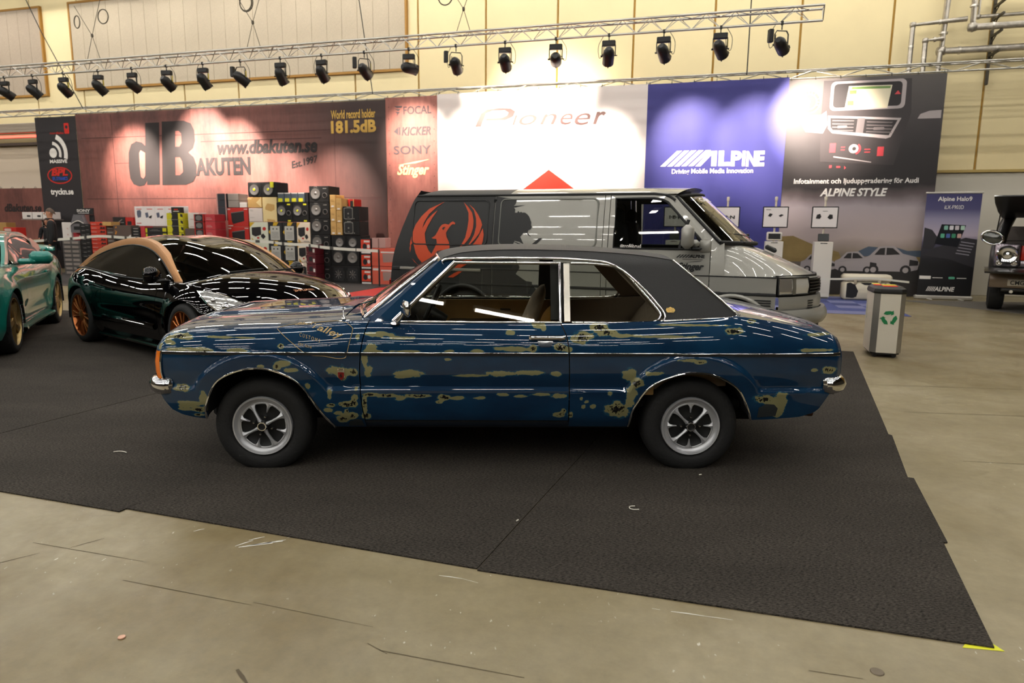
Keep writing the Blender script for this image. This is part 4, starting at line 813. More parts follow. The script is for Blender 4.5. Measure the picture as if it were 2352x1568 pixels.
# roof skin, screens
mb = MB(); R = []
for x in linspace(-.245, 1.164, 60):
    zs = smooth_tab(SEAM, x); ys = cy_(x, zs); fwd = -.06*sstep(.1, -.25, x); row = []
    for y in linspace(-1, 1, 31):
        row.append(Vector((x+fwd*(1-y*y)+.03*(1-y*y)*sstep(.9, 1.17, x), y*ys, zs+.020*(1-abs(y)**2.4)+.006*sstep(-.1, -.24, x)*(1-y*y))))
    R.append(row)
mb.grid(R); mb.build('roof', VINYL, car, smooth=60)
mb = MB(); mb.tube([R[0][j]+Vector((-.006, 0, -.004)) for j in range(31)], .013, 8); mb.build('windscreen_top_chrome', CHROME, car, smooth=60)
base = [Vector((-.70-.10*(1-(y/.66)**2), y, .905+.03*(1-(y/.66)**2))) for y in linspace(-.66, .66, 21)]; top = [R[0][j] for j in (linspace(0, 30, 21))] if False else [Vector((-.255-.06*(1-(y/.56)**2), y, 1.250+.022*(1-(y/.56)**2))) for y in linspace(-.56, .56, 21)]
mb = MB(); mb.grid([[base[j].lerp(top[j], k/8)+Vector((0, 0, .012*math.sin(PI*k/8))) for j in range(21)] for k in range(9)]); mb.build('windscreen', CGLASS, car, smooth=60)
mb = MB(); mb.tube([p+Vector((-.004, 0, .002)) for p in base], .014, 8); mb.build('windscreen_base_chrome', CHROME, car, smooth=60)
rb = [Vector((1.545+.05*(1-(y/.7)**2), y, .944+.02*(1-(y/.7)**2))) for y in linspace(-.715, .715, 17)]; rt = [R[-1][int(j)] for j in linspace(0, 30, 17)]
mb = MB(); mb.grid([[rb[j].lerp(rt[j], k/6) for j in range(17)] for k in range(7)]); mb.build('rear_window', CGLASS, car, smooth=60)
# ---- fittings
for sg in (-1,):
    H = lambda x, z, o: Vector((x, sg*(hw(x, z)+o), z))
    mb = MB(); mb.tube([(.295, sg*(hw(.39, .81)+.018), .814), (.49, sg*(hw(.39, .81)+.018), .814)], .013, 12, flat=(1.1, .8)); mb.box((.30, sg*(hw(.39, .81)+.006), .812), (.03, .03, .032), b=.008); mb.box((.475, sg*(hw(.39, .81)+.006), .812), (.045, .03, .032), b=.008); mb.build('door_handle', CHROME, car, smooth=30)
    mb = MB(); mb.poly([(.335, .797), (.425, .797), (.42, .77), (.405, .76), (.355, .76), (.34, .77)], .004, lambda u, v, d: Vector((u, sg*(hw(u, v)+.003-d), v))); mb.build('handle_recess', M('recess_blue', '#0a1c2e', .3, coat=.6), car)
    mb = MB(); mb.lathe([(0, .012), (.006, .012), (.009, 0)], 10, 0, Matrix.Translation(H(.478, .765, 0)) @ Matrix.Rotation(PI/2, 4, 'X')); mb.build('door_lock', CHROME, car)
mir = None
for sg, dx in ((-1, 0), (1, 0)):
    b0 = Vector((-.50, sg*.78, .885)); mb = MB(); mb.tube(spline([b0, b0+Vector((.03, sg*.03, .022)), b0+Vector((.055, sg*.05, .06)), b0+Vector((.062, sg*.055, .078))], 4), [.011]*4+[.009]*9, 8, flat=(1, 1)); mb.lathe([(.03, -.006), (.028, .006), (.012, .014), (0, .015)], 10, 0, Matrix.Translation(b0)); mb.build('mirror_arm', CHROME, car, smooth=60)
    mb = MB(); mb.box((0, 0, 0), (.035, .14, .09), b=.016); o = mb.build('mirror_head', CHROME, car, smooth=80); o.matrix_local = Matrix.Translation(b0+Vector((.072, sg*.06, .095))) @ Matrix.Rotation(-sg*.35, 4, 'Z')
    mb = MB(); mb.box((.0185, 0, 0), (.002, .12, .075)); o2 = mb.build('mirror_glass', M('mirror_glass', '#aab0b2', .03, 1.0), car); o2.matrix_local = o.matrix_local.copy()
for y0, y1 in ((-.38, -.02), (.12, .48)):
    mb = MB(); p0 = Vector((-.80, y0+.1, .945)); p1 = Vector((-.69, y0-.05, .985)); p2 = Vector((-.70, y1, .995)); mb.bar(p0, p1, .006, 6); mb.box(tuple((p1+p2)/2), (.012, abs(y1-y0)+.05, .012)); mb.build('wiper', CHROME, car)
mb = MB(); ab = Vector((-.82, -.69, ztop(-.82)+.02)); mb.lathe([(.014, 0), (.011, .008), (.004, .014), (.004, .03), (.0028, .031), (.0028, .07), (0, .072)], 10, 0, Matrix.Translation(ab)); mb.build('aerial', CHROME, car, smooth=50)
def sidefn(o=.0025): return lambda u, v, d: Vector((u, -(hw(u, v)+o-d), v))
# shield badge on the wing
mb = MB(); mb.poly([(-.829, .630), (-.788, .630), (-.788, .575), (-.808, .553), (-.829, .575)], .003, sidefn(.005)); bd = mb.build('wing_badge', CHROME, car)
mb = MB(); mb.poly([(-.826, .606), (-.791, .606), (-.791, .577), (-.808, .559), (-.826, .577)], .001, sidefn(.0065)); mb.build('badge_enamel', M('enamel_red', '#7c1717', .3), bd)
mb = MB(); text_fit(mb, 'TAUNUS', -.826, -.791, .610, .617, sidefn(.0065)); text_fit(mb, '2000', -.822, -.795, .619, .626, sidefn(.0065)); text_fit(mb, '6', -.816, -.801, .576, .600, sidefn(.0075), bold=.02); mb.build('badge_lettering', BLACKTRIM, bd)
# gilded crest on the roof pillar
def pilfn(o): return lambda u, v, d: Vector((u, -(cy_(u, v)+o-d), v))
mb = MB(); mb.poly(rrect(1.105, .955, 1.155, .982, .008), .003, pilfn(.005)); mb.poly(circ(1.13, .976, .012, 10), .003, pilfn(.007)); mb.poly(circ(1.111, .968, .009, 8), .003, pilfn(.007)); mb.poly(circ(1.149, .968, .009, 8), .003, pilfn(.007)); mb.build('pillar_crest', M('gilt', '#b0935a', .25, .9), car)
# gold signwriting on the wing
GOLD = M('gold_leaf', '#a08a5c', .4, .3)
mb = MB()
ol = spline([(-1.19, .848), (-1.09, .775), (-1.0, .712), (-.90, .700), (-.83, .688), (-.79, .690), (-.775, .705), (-.757, .78), (-.745, .84), (-.75, .862), (-.78, .88)], 6)
mb.tube([(p[0], -(hw(p[0], min(p[1], ztop(p[0])-.002))+.001), min(p[1], ztop(p[0])-.002)) for p in ol], .0022, 5)
top_ol = [(-1.19, .0), (-1.12, .045), (-.86, .06), (-.78, .0)]
mb.tube([(x, -(hw(x, ztop(x))-dy), topz_in(x, hw(x, ztop(x))-dy, -1)+.001) for x, dy in top_ol], .0022, 5); mb.build('sign_outline', GOLD, car)
def signfn(u, v, d):
    zt = ztop(u)
    if v <= zt-.004: return Vector((u, -(hw(u, v)+.002-d), v))
    y = hw(u, zt)-(v-zt+.004)*1.6; return Vector((u, -y, topz_in(u, y, -1)+.0015))
mb = MB(); text_fit(mb, 'Valley', -.985, -.795, .846, .888, signfn, bold=.015, shear=.45, zr=(.782, .836)); text_fit(mb, 'CUSTOMS', -1.052, -.928, .812, .832, signfn, zr=(.778, .797), space=1.5); text_fit(mb, 'EST 2018', -1.052, -.975, .764, .777, signfn, zr=(.744, .757)); mb.build('sign_lettering', GOLD, car)
mb = MB(); text_fit(mb, 'Black', -1.10, -.985, .872, .905, signfn, bold=.015, shear=.45, zr=(.874, .907)); mb.build('sign_script', GOLD, car)
# dark primer patches
mb = MB(); mb.sheet([(1.66, .335), (1.66, .40), (1.70, .424), (1.75, .42), (1.775, .395), (1.77, .345)], sidefn(.002), maxlen=.02); mb.build('primer_patch', M('grey_primer', '#23282b', .6), car); mb = MB(); mb.sheet([(-.79, .262), (-.775, .30), (-.73, .315), (-.705, .31), (-.695, .262)], sidefn(.002), maxlen=.02); mb.build('primer_patch', M('grey_primer', '#23282b', .6), car)
# ---- wheels
RIMS = M('rim_silver', '#c2c3c6', .36, .55); RIMB = M('rim_black', '#121314', .5)
def wheel(parent, x, y, sg, ang, mats, R=.291, zc=.262, name='wheel'):
    w = bpy.data.objects.new(name, None); COL.objects.link(w); w.parent = parent; w.location = (x, y, zc); w.rotation_euler = (PI/2 if sg < 0 else -PI/2, 0, 0)   # local z = outward
    def pt(r, z, n=56):
        rows = []
        for rr, zz in zip(r, z): rows.append([Vector((rr*math.cos(a), rr*math.sin(a), zz)) for a in linspace(0, 2*PI, n+1)[:-1]])
        return rows
    prof = [(.176, -.02), (.19, -.002), (.215, .006), (.25, .004), (.274, -.008), (.285, -.022), (.291, -.04), (.291, -.14), (.28, -.17), (.24, -.182), (.18, -.175)]
    rows = pt([p[0] for p in prof], [p[1] for p in prof])
    for r in rows:                                   # flattened contact patch
        for v in r:
            wy = v.y if sg < 0 else -v.y
            if wy < -zc: v.z += .012*min(1, (-zc-wy)/.03); v.y = -zc*(1 if sg < 0 else -1)
    mb = MB(); mb.grid(rows, closev=True); mb.build('tyre', RUBBER, w, smooth=50)
    mb = MB(); mb.lathe([(.178, -.03), (.180, -.004), (.176, .006), (.168, .004), (.160, -.012), (.150, -.018), (.143, -.020), (.138, -.016), (.132, -.018)], 48); mb.build('rim', mats[0], w, smooth=40)
    mb = MB(); mb.lathe([(.135, -.03), (.10, -.045), (.06, -.04), (.0, -.035)], 40); mb.build('brake_disc', mats[1], w, smooth=60)
    mb = MB()
    for k in range(4):
        a = ang+k*PI/2; c, s = math.cos(a), math.sin(a); n = (-s, c)
        prof2 = [(.030, .011, .000), (.06, .0068, -.002), (.10, .0078, -.008), (.120, .013, -.012), (.137, .026, -.016)]
        L_ = [Vector((c*r+n[0]*h, s*r+n[1]*h, z)) for r, h, z in prof2]; C_ = [Vector((c*r, s*r, z+.008)) for r, h, z in prof2]; R_ = [Vector((c*r-n[0]*h, s*r-n[1]*h, z)) for r, h, z in prof2]
        mb.grid([[p-Vector((0, 0, .012)) for p in L_], L_, C_, R_, [p-Vector((0, 0, .012)) for p in R_]])
        a2 = a+PI/4; c, s = math.cos(a2), math.sin(a2); n = (-s, c); prof3 = [(.082, .002, -.014), (.10, .0045, -.013), (.122, .009, -.014), (.138, .026, -.017)]
        L_ = [Vector((c*r+n[0]*h, s*r+n[1]*h, z)) for r, h, z in prof3]; C_ = [Vector((c*r, s*r, z+.006)) for r, h, z in prof3]; R_ = [Vector((c*r-n[0]*h, s*r-n[1]*h, z)) for r, h, z in prof3]
        mb.grid([[p-Vector((0, 0, .01)) for p in L_], L_, C_, R_, [p-Vector((0, 0, .01)) for p in R_]])
    mb.build('spokes', mats[0], w, smooth=35)
    mb = MB(); mb.lathe([(.033, -.01), (.031, .008), (.026, .016), (.021, .016), (.019, .008)], 24); mb.build('hub_ring', CHROME, w, smooth=40)
    mb = MB(); mb.lathe([(.02, .007), (0, .009)], 16); mb.build('hub_cap', RIMB, w)
    for k in range(4):
        a = ang+PI/4+k*PI/2; mb = MB(); mb.lathe([(.009, -.03), (.009, -.008), (.006, -.002), (0, 0)], 6, 0, Matrix.Translation((.056*math.cos(a), .056*math.sin(a), 0))); mb.build('wheel_nut', CHROME, w, smooth=40)
    return w
for sg in (-1, 1):
    wheel(car, FAX, sg*.79, sg, PI/4-.30, (RIMS, RIMB)); wheel(car, RAX, sg*.79, sg, PI/4, (RIMS, RIMB), zc=.268)
# ---- underside, exhaust, interior
mb = MB(); mb.box((.1, 0, .30), (3.6, 1.1, .12), b=.03); mb.box((.0, 0, .27), (1.7, 1.4, .06)); mb.box((-1.3, 0, .26), (.1, 1.3, .08)); mb.box((1.27, 0, .26), (.1, 1.3, .1)); mb.box((-1.35, 0, .6), (.9, 1.0, .4)); mb.box((1.75, 0, .6), (.6, 1.0, .42)); mb.build('underbody', DARKU, car)
mb = MB(); mb.tube([(1.7, -.45, .27), (1.98, -.5, .285), (2.12, -.52, .29)], .026, 12); mb.lathe([(.03, 0), (.03, .03)], 12, 0, Matrix.Translation((2.1, -.517, .29)) @ Matrix.Rotation(PI/2, 4, 'Y')); mb.build('exhaust_pipe', M('rusty_exhaust', '#5a3c2c', .6, .5, var=(20, .4)), car, smooth=50)
mb = MB(); mb.box((.45, 0, .38), (2.3, 1.36, .04)); mb.build('cabin_floor', DARKU, car)
mb = MB()
for sg in (-1, 1):
    mb = MB(); mb.poly([(-.62, .45), (1.05, .45), (1.05, .878), (-.58, .876)], .03, lambda u, v, d: Vector((u, sg*(.735-.0+(-d)), v)), back=True); mb.build('door_card', BROWN, car)
    mb = MB(); mb.box((-.05, sg*.69, .70), (.5, .05, .05), b=.02); mb.bar((.12, sg*.7, .80), (.2, sg*.68, .80), .008, 6); mb.build('arm_rest', M('arm_brown', '#4a3824', .6), car, smooth=60)
    mb = MB(); mb.poly([(.53, .45), (1.5, .5), (1.5, .93), (1.02, .9), (.53, .878)], .02, lambda u, v, d: Vector((u, sg*(.70-d), v)), back=True); mb.poly([(1.10, .905), (1.45, .93), (1.16, 1.235), (.80, 1.215)], .01, lambda u, v, d: Vector((u, sg*(cy_(u, v)-.03-d), v)), back=True); mb.build('rear_side_lining', M('lining_taupe', '#8f7e6c', .8), car)
mb = MB(); mb.grid([[Vector((x, y, smooth_tab(SEAM, x)-.045+.014*(1-(y/.58)**2))) for y in linspace(-.575, .575, 9)] for x in linspace(-.2, 1.13, 12)]); mb.build('headlining', M('headlining', '#8d8676', .9), car, smooth=60)
mb = MB(); mb.box((-.60, 0, .80), (.36, 1.34, .22), b=.05); mb.box((-.52, -.33, .90), (.2, .42, .07), b=.03); mb.build('dashboard', M('dash_black', '#15130f', .6), car, smooth=60)
rim_c = Vector((-.345, -.34, .895)); T = Matrix.Translation(rim_c) @ Matrix.Rotation(math.radians(-68), 4, 'Y')
mb = MB(); mb.tube([T @ Vector((.185*math.cos(a), .185*math.sin(a), 0)) for a in linspace(0, 2*PI, 37)[:-1]], .014, 8, closed=True); mb.lathe([(.05, .02), (.05, -.02), (.03, -.12)], 14, 0, T)
for a in (0.4, PI-.4, -PI/2): mb.bar(T @ Vector((0, 0, 0)), T @ Vector((.18*math.cos(a), .18*math.sin(a), 0)), .011, 6)
mb.build('steering_wheel', M('wheel_black', '#141312', .45), car, smooth=60)
mb = MB(); mb.bar((-.42, -.34, .86), (-.62, -.34, .78), .03, 10); mb.bar((-.38, -.42, .88), (-.30, -.55, .90), .006, 6); mb.build('steering_column', BLACKTRIM, car)
def seat(y, x, rec, nm, mat, mat2, zt=1.02):
    s = bpy.data.objects.new(nm, None); COL.objects.link(s); s.parent = car; s.location = (x, y, .42)
    mb = MB(); mb.box((-.05, 0, .09), (.52, .50, .16), b=.06); mb.build('cushion', mat, s, smooth=80)
    R = []
    for k in range(13):
        t = k/12; w = .245*(1-.10*t) * (math.sin(min(1, (1-t)*3.2+.18)*PI/2) ** .7); th = .075*(1-.35*t)*(math.sin(min(1, (1-t)*4+.25)*PI/2)); cx = .20+rec*t; cz = .14+(zt-.56)*t
        R.append([Vector((cx+th*math.cos(a)*(abs(math.cos(a))**-.3 if abs(math.cos(a)) > .05 else 1), w*math.sin(a), cz+.01*math.cos(a))) for a in linspace(0, 2*PI, 25)[:-1]])
    mb = MB(); mb.grid(R, closev=True); b0 = len(mb.v)-24; mb.f.append(tuple(range(b0, b0+24))); mb.m.append(0); mb.build('backrest', mat2, s, smooth=70)
seat(.34, .06, .17, 'far_front_seat', GREIGE, GREIGE, 1.02); seat(-.36, .14, .13, 'near_front_seat', TAN, M('tan_leather', '#a3742f', .7, var=(10, .1)), .955)
mb = MB(); mb.box((.95, 0, .56), (.5, 1.28, .2), b=.07); mb.build('rear_bench', GREIGE, car, smooth=80)
mb = MB(); R = []
for t in linspace(0, 1, 9): R.append([Vector((1.08+.25*t+.035*math.sin(PI*t)*-1, y, .6+.37*t-.03*(abs(y)/.62)**4)) for y in linspace(-.62, .62, 17)])
mb.grid(R); mb.grid([R[-1], [Vector((p.x+.08, p.y, p.z-.01)) for p in R[-1]], [Vector((p.x+.1, p.y, p.z-.3)) for p in R[-1]]]); mb.build('rear_backrest', GREIGE, car, smooth=70)
mb = MB(); mb.box((1.42, 0, .90), (.26, 1.25, .02)); mb.build('parcel_shelf', M('shelf_brown', '#3a3026', .9), car)
# ================================================================ grey and black van behind
PHX = {
'body': [(0.67, 1.78), (0.58, 1.74), (0.46, 1.69), (0.36, 1.6), (0.28, 1.49), (0.24, 1.38), (0.22, 1.28), (0.21, 1.23), (0.23, 1.23), (0.26, 1.27), (0.27, 1.23), (0.3, 1.13), (0.34, 1.06), (0.41, 0.99), (0.5, 0.98), (0.61, 1.04), (0.68, 1.12), (0.78, 1.16), (0.78, 1.23), (0.77, 1.27), (0.73, 1.34), (0.72, 1.39), (0.75, 1.44), (0.78, 1.48), (0.81, 1.5), (0.83, 1.49), (0.84, 1.51), (0.81, 1.53), (0.78, 1.52), (0.75, 1.49), (0.7, 1.5), (0.66, 1.49), (0.63, 1.46), (0.6, 1.4), (0.57, 1.35), (0.52, 1.32), (0.55, 1.31), (0.59, 1.31), (0.6, 1.26), (0.57, 1.2), (0.53, 1.12), (0.49, 1.16), (0.45, 1.23), (0.43, 1.31), (0.42, 1.38), (0.45, 1.46), (0.51, 1.57), (0.58, 1.67), (0.51, 1.62), (0.44, 1.55), (0.38, 1.44), (0.4, 1.52), (0.46, 1.62), (0.56, 1.71)],
'f1': [(0.22, 1.23), (0.23, 1.23), (0.23, 1.18), (0.22, 1.13), (0.21, 1.19)],
'f2': [(0.25, 1.06), (0.28, 1.02), (0.33, 0.98), (0.4, 0.92), (0.48, 0.93), (0.39, 0.95), (0.32, 0.99)],
'r1': [(0.93, 1.77), (0.97, 1.71), (1.01, 1.64), (1.02, 1.54), (1.01, 1.43), (0.99, 1.33), (0.94, 1.24), (0.92, 1.21), (0.96, 1.23), (1.01, 1.28), (1.06, 1.35), (1.09, 1.45), (1.09, 1.54), (1.06, 1.64), (1.0, 1.71)],
'r2': [(1.01, 1.74), (1.08, 1.69), (1.14, 1.62), (1.19, 1.54), (1.21, 1.49), (1.18, 1.39), (1.12, 1.31), (1.06, 1.25), (0.97, 1.21), (1.02, 1.22), (1.07, 1.29), (1.11, 1.37), (1.13, 1.47), (1.12, 1.57), (1.08, 1.67)],
'r3': [(1.22, 1.45), (1.24, 1.37), (1.23, 1.28), (1.21, 1.23), (1.06, 1.21), (1.12, 1.27), (1.17, 1.34)],
'tail': [(0.76, 0.83), (0.84, 0.83), (0.93, 0.89), (1.0, 0.93), (0.93, 0.92), (0.84, 0.88)],
'base': [(0.78, 1.19), (0.85, 1.19), (0.9, 1.2), (0.96, 1.21), (1.06, 1.21), (1.21, 1.22), (1.16, 1.12), (1.06, 1.02), (0.93, 0.95), (0.79, 0.93), (0.61, 0.95), (0.5, 0.98), (0.61, 1.04), (0.78, 1.15)],
'eye': [(0.66, 1.44), (0.68, 1.46), (0.71, 1.46), (0.69, 1.44), (0.68, 1.42)],
}
SPLASH = [(1.52, 1.92), (1.6, 1.88), (1.64, 1.8), (1.63, 1.75), (1.61, 1.72), (1.76, 1.73), (1.61, 1.7), (1.63, 1.68), (1.63, 1.64), (1.66, 1.64), (1.67, 1.66), (1.69, 1.64), (1.71, 1.65), (1.72, 1.64), (1.76, 1.64), (1.79, 1.62), (1.82, 1.59), (1.84, 1.54), (1.85, 1.53), (1.85, 1.49), (1.86, 1.47), (1.85, 1.44), (1.82, 1.43), (1.81, 1.4), (1.86, 1.35), (1.82, 1.37), (1.8, 1.4), (1.76, 1.4), (1.72, 1.35), (1.77, 1.26), (1.71, 1.29), (1.65, 1.3), (1.63, 1.25), (1.61, 1.26), (1.73, 0.98), (1.68, 0.9), (1.81, 0.82), (1.89, 0.81), (1.89, 0.77), (1.94, 0.73), (1.93, 0.67), (1.86, 0.61), (1.82, 0.53)]
van = thing('delivery_van', 'grey panel van with black wrapped rear and orange bird emblem', 'van', (-1.534, 8.962, 0), math.radians(-20.53))
VG = M('van_grey', '#9c9a92', .35, .2, coat=.8); VB = M('van_matt_black', '#232323', .55); VO = M('wrap_orange', '#c8481f', .5); VD = M('van_gap', '#1b1b1b', .6); VGL = glass('van_glass', '#b4bab4', 1.0, .05)
W2 = .92
def vin(z): return .0+.05*max(0, .55-z)**1.2+.14*max(0, (z-1.0)/.84)**1.6          # how far the side leans in
REARX = [(.3, -.04), (.67, -.06), (.78, -.07), (1.12, -.02), (1.46, .09), (1.79, .22), (1.84, .25), (1.95, .33)]
def vfn(o=.003): return lambda u, v, d: Vector((u, vin(v)-o+d, v))
def vpan(name, xa, xb, z0, z1, mat, sg, n=24, nz=24, arch=None):
    """side panel between curves xa(z), xb(z)"""
    R = []
    mb = MB(); zs = [lerp(z0, z1, j/nz) for j in range(nz+1)]
    cols = []
    for k in range(n+1):
        t = k/n; xm = lerp(xa(.6), xb(.6), t); lo = z0
        if arch: lo = max(z0, arch(xm))
        cols.append([Vector((lerp(xa(z), xb(z), t), vin(z) if sg < 0 else 2*W2-vin(z), z)) for z in [lerp(lo, z1, j/nz) for j in range(nz+1)]])
    mb.grid(cols); e = [c[0] for c in cols]; s = 1 if sg < 0 else -1
    for edge in (cols[0], cols[-1], [c[0] for c in cols], [c[-1] for c in cols]): mb.grid([edge, [Vector((p.x, p.y+s*.03, p.z)) for p in edge]])
    return mb.build(name, mat, van, smooth=40)
K = lambda v: (lambda z: v)
def varch(cx, r): return lambda x: (.33+math.sqrt(max(0, r*r-(x-cx)**2)) if abs(x-cx) < r else 0)
VR, VF = .98, 4.22
rx = lambda z: smooth_tab(REARX, z)
for sg in (-1, 1):
    vpan('rear_side_panel', rx, K(1.352), .38, 1.84, VB, sg, 30, 24, varch(VR, .40)); vpan('sliding_door', K(1.36), K(2.735), .38, 1.84, VG, sg, 16, 24)
    vpan('door_pillar', K(2.742), K(2.80), .38, 1.84, VG, sg, 2, 24); vpan('front_door', K(2.808), K(3.957), .38, 1.225, VG, sg, 16, 16)
    vpan('front_wing', K(3.965), K(4.66), .78, .945, VG, sg, 20, 6); vpan('wing_lower', K(3.965), K(4.66), .38, .745, VG, sg, 30, 10, varch(VF, .40))
    s = 1 if sg < 0 else -1; Y = lambda z, o=0: (vin(z)-o) if sg < 0 else (2*W2-vin(z)+o)
    P = lambda x, z, o=0.0: Vector((x, Y(z, o), z))
    # door window frame: rear post, top rail, front post (leaning), quarter triangle
    mb = MB()
    mb.grid([[P(2.808, z) for z in linspace(1.22, 1.84, 8)], [P(2.868, z) for z in linspace(1.22, 1.84, 8)]])
    top = [(2.808, 1.84), (3.30, 1.84), (3.42, 1.825), (3.50, 1.79), (3.957, 1.31)]; inn = [(2.868, 1.80), (3.30, 1.80), (3.40, 1.785), (3.46, 1.755), (3.885, 1.30)]
    mb.grid([[P(x, z) for x, z in top], [P(x, z) for x, z in inn]]); mb.grid([[P(3.957, 1.31), P(3.957, 1.22)], [P(3.885, 1.30), P(3.885, 1.22)]]); mb.build('door_frame', VG, van, smooth=40)
    mb = MB(); mb.tube([P(x, z, .002) for x, z in [(2.87, 1.235)]+inn+[(3.885, 1.235)]], .014, 6, closed=True); mb.build('window_seal', VD, van)
    mb = MB(); mb.poly([(2.868, 1.228)]+[p for p in inn[::-1]][::-1]+[(3.885, 1.228)], 0, lambda u, v, d: P(u, v, -.008)); mb.build('door_window', VGL, van)
    mb = MB(); mb.bar(P(3.62, 1.235, -.01), P(3.70, 1.56, -.01), .02, 6); mb.build('window_divider', VD, van)
    # front pillar to scuttle
    mb = MB(); a = [(3.42, 1.84), (3.54, 1.80), (3.965, 1.315), (4.06, 1.30)]
    mb.grid([[P(3.36, 1.842), P(3.45, 1.825), P(3.965, 1.30), P(3.965, .955)], [Vector((3.52, Y(1.84)+s*.05, 1.86)), Vector((3.60, Y(1.8)+s*.035, 1.80)), Vector((4.10, Y(1.3)+s*.03, 1.305)), Vector((4.12, Y(.95)+s*.004, .96))]]); mb.build('front_pillar', VG, van, smooth=50)
    mb = MB(); mb.tube([P(x, 1.852, .004) for x in linspace(.28, 3.30, 20)]+[P(3.45, 1.835, .004), P(3.54, 1.78, .004)], .014, 6); mb.build('roof_gutter', VD, van)
    for nm, rc in (('rear', (.24, 1.24, 1.28, 1.79)), ('slide', (1.44, 1.24, 2.66, 1.80))):
        mb = MB(); mb.tube([P(u, v, .0) for u, v in rrect(*rc[:2], rc[2], rc[3], .06)], .011, 6, closed=True); mb.build('pressing_edge', VB if nm == 'rear' else M('van_grey_shaded', '#6d6d66', .4, .3), van, smooth=60)  # on the sliding door a darker grey paints in the pressing's shadow line
    mb = MB(); mb.tube([P(x, .948, .001) for x in linspace(-.04, 4.66, 40)], .006, 5); mb.build('crease_line', VD, van)
    mb = MB(); mb.tube([P(x, .762, .0) for x in linspace(-.05, 4.66, 30)], .016, 6); mb.build('rubbing_strip', VD, van)
    for cx in (VR, VF):
        mb = MB(); mb.tube([P(cx+.41*math.cos(a), .33+.41*math.sin(a), .012) for a in linspace(-.05, PI+.05, 24)], .025, 8); mb.build('arch_flare', VB if cx == VR else VG, van, smooth=60)
        mb = MB(); mb.grid([[Vector((cx+.40*math.cos(a), Y(.5)+s*o, .33+.40*math.sin(a))) for a in linspace(-.1, PI+.1, 16)] for o in (.01, .4)]); mb.build('wheel_well', DARKU, van)
    # hood side, from the crease up to the ridge
# bonnet as one skin ---------------------------------------------------------------
HC = [(4.02, 1.33), (4.2, 1.315), (4.38, 1.28), (4.53, 1.225), (4.73, 1.135), (4.93, 1.03), (5.06, .95), (5.10, .93)]
R = []
for k in range(26):
    x0 = lerp(3.97, 4.72, k/25); row = []
    for j in range(37):
        s_ = -1+2*j/36; q = abs(s_); g = 1-q**3
        xx = x0+(.40*(k/25)**1.3)*(1-q**2.2); zc = smooth_tab(HC, 4.02+(5.09-4.02)*k/25); zl = .955
        z = zl+(zc-zl)*(1-q**lerp(12, 5.5, k/25))
        row.append(Vector((xx, W2+s_*(W2-.002-.04*(k/25)**2), z)))
    R.append(row)
mb = MB(); mb.grid(R); mb.build('bonnet', VG, van, smooth=60)
# windscreen, scuttle, roof
wb = [Vector((4.05+.36*(1-s_*s_), W2+s_*(W2-.04), 1.315-.02*(1-s_*s_))) for s_ in linspace(-1, 1, 25)]; wt = [Vector((3.545+.22*(1-s_*s_), W2+s_*(W2-.17), 1.82+.045*(1-s_*s_))) for s_ in linspace(-1, 1, 25)]
mb = MB(); mb.grid([[wb[j].lerp(wt[j], k/8) for j in range(25)] for k in range(9)]); mb.build('windscreen', glass('van_screen', '#b9bfae', 1.0, .1), van, smooth=60)
mb = MB(); mb.tube([wb[0].lerp(wt[0], t) for t in linspace(0, 1, 6)]+wt[1:-1]+[wb[-1].lerp(wt[-1], t) for t in linspace(1, 0, 6)], .02, 6); mb.tube(wb, .025, 6); mb.build('windscreen_seal', VD, van, smooth=60)
mb = MB(); text_fit(mb, 'CAR', -.15, .25, .0, .12, lambda u, v, d: wb[6].lerp(wt[6], .84+v*.6)+Vector((.02+u*.25, u*.55-.02, .012)), bold=.04); mb.build('screen_sticker', INKW, van)
def roofgrid(x0, x1, n):
    R = []
    for k in range(n+1):
        x = lerp(x0, x1, k/n); row = []
        for s_ in linspace(-1, 1, 29):
            q = abs(s_); z = 1.85+.10*(1-q**3.5); xx = x+(.20*(1-q*q) if False else 0)
            f = sstep(3.2, 3.56, x); z -= .02*f*(1-q); xx += .20*f*(1-s_*s_)*.95
            r_ = sstep(.5, .25, x); z -= .05*r_*(1-q*.5)*sstep(.42, .25, x)
            row.append(Vector((xx, W2+s_*(W2-.145), z)))
        R.append(row)
    return R
mb = MB(); mb.grid(roofgrid(.25, 1.54, 16)); mb.build('roof_rear', VB, van, smooth=60); mb = MB(); mb.grid(roofgrid(1.54, 3.56, 24)); mb.build('roof_front', VG, van, smooth=60)
mb = MB(); R = [[Vector((smooth_tab(REARX, z)-.06*(1-(abs(s_))**4), W2+s_*(W2-vin(z)), z)) for s_ in linspace(-1, 1, 17)] for z in linspace(.4, 1.92, 14)]; mb.grid(R); mb.build('tailgate', VB, van, smooth=60)
for y in (.03, 2*W2-.03):
    mb = MB(); mb.box((-.085, y+(.05 if y < 1 else -.05), .62), (.06, .14, .34), b=.02); mb.build('tail_lamp', M('van_tail_red', '#8a1410', .2, coat=.6), van)
mb = MB(); mb.box((-.1, W2, .5), (.12, 1.75, .22), b=.04); mb.build('rear_bumper', VB, van)
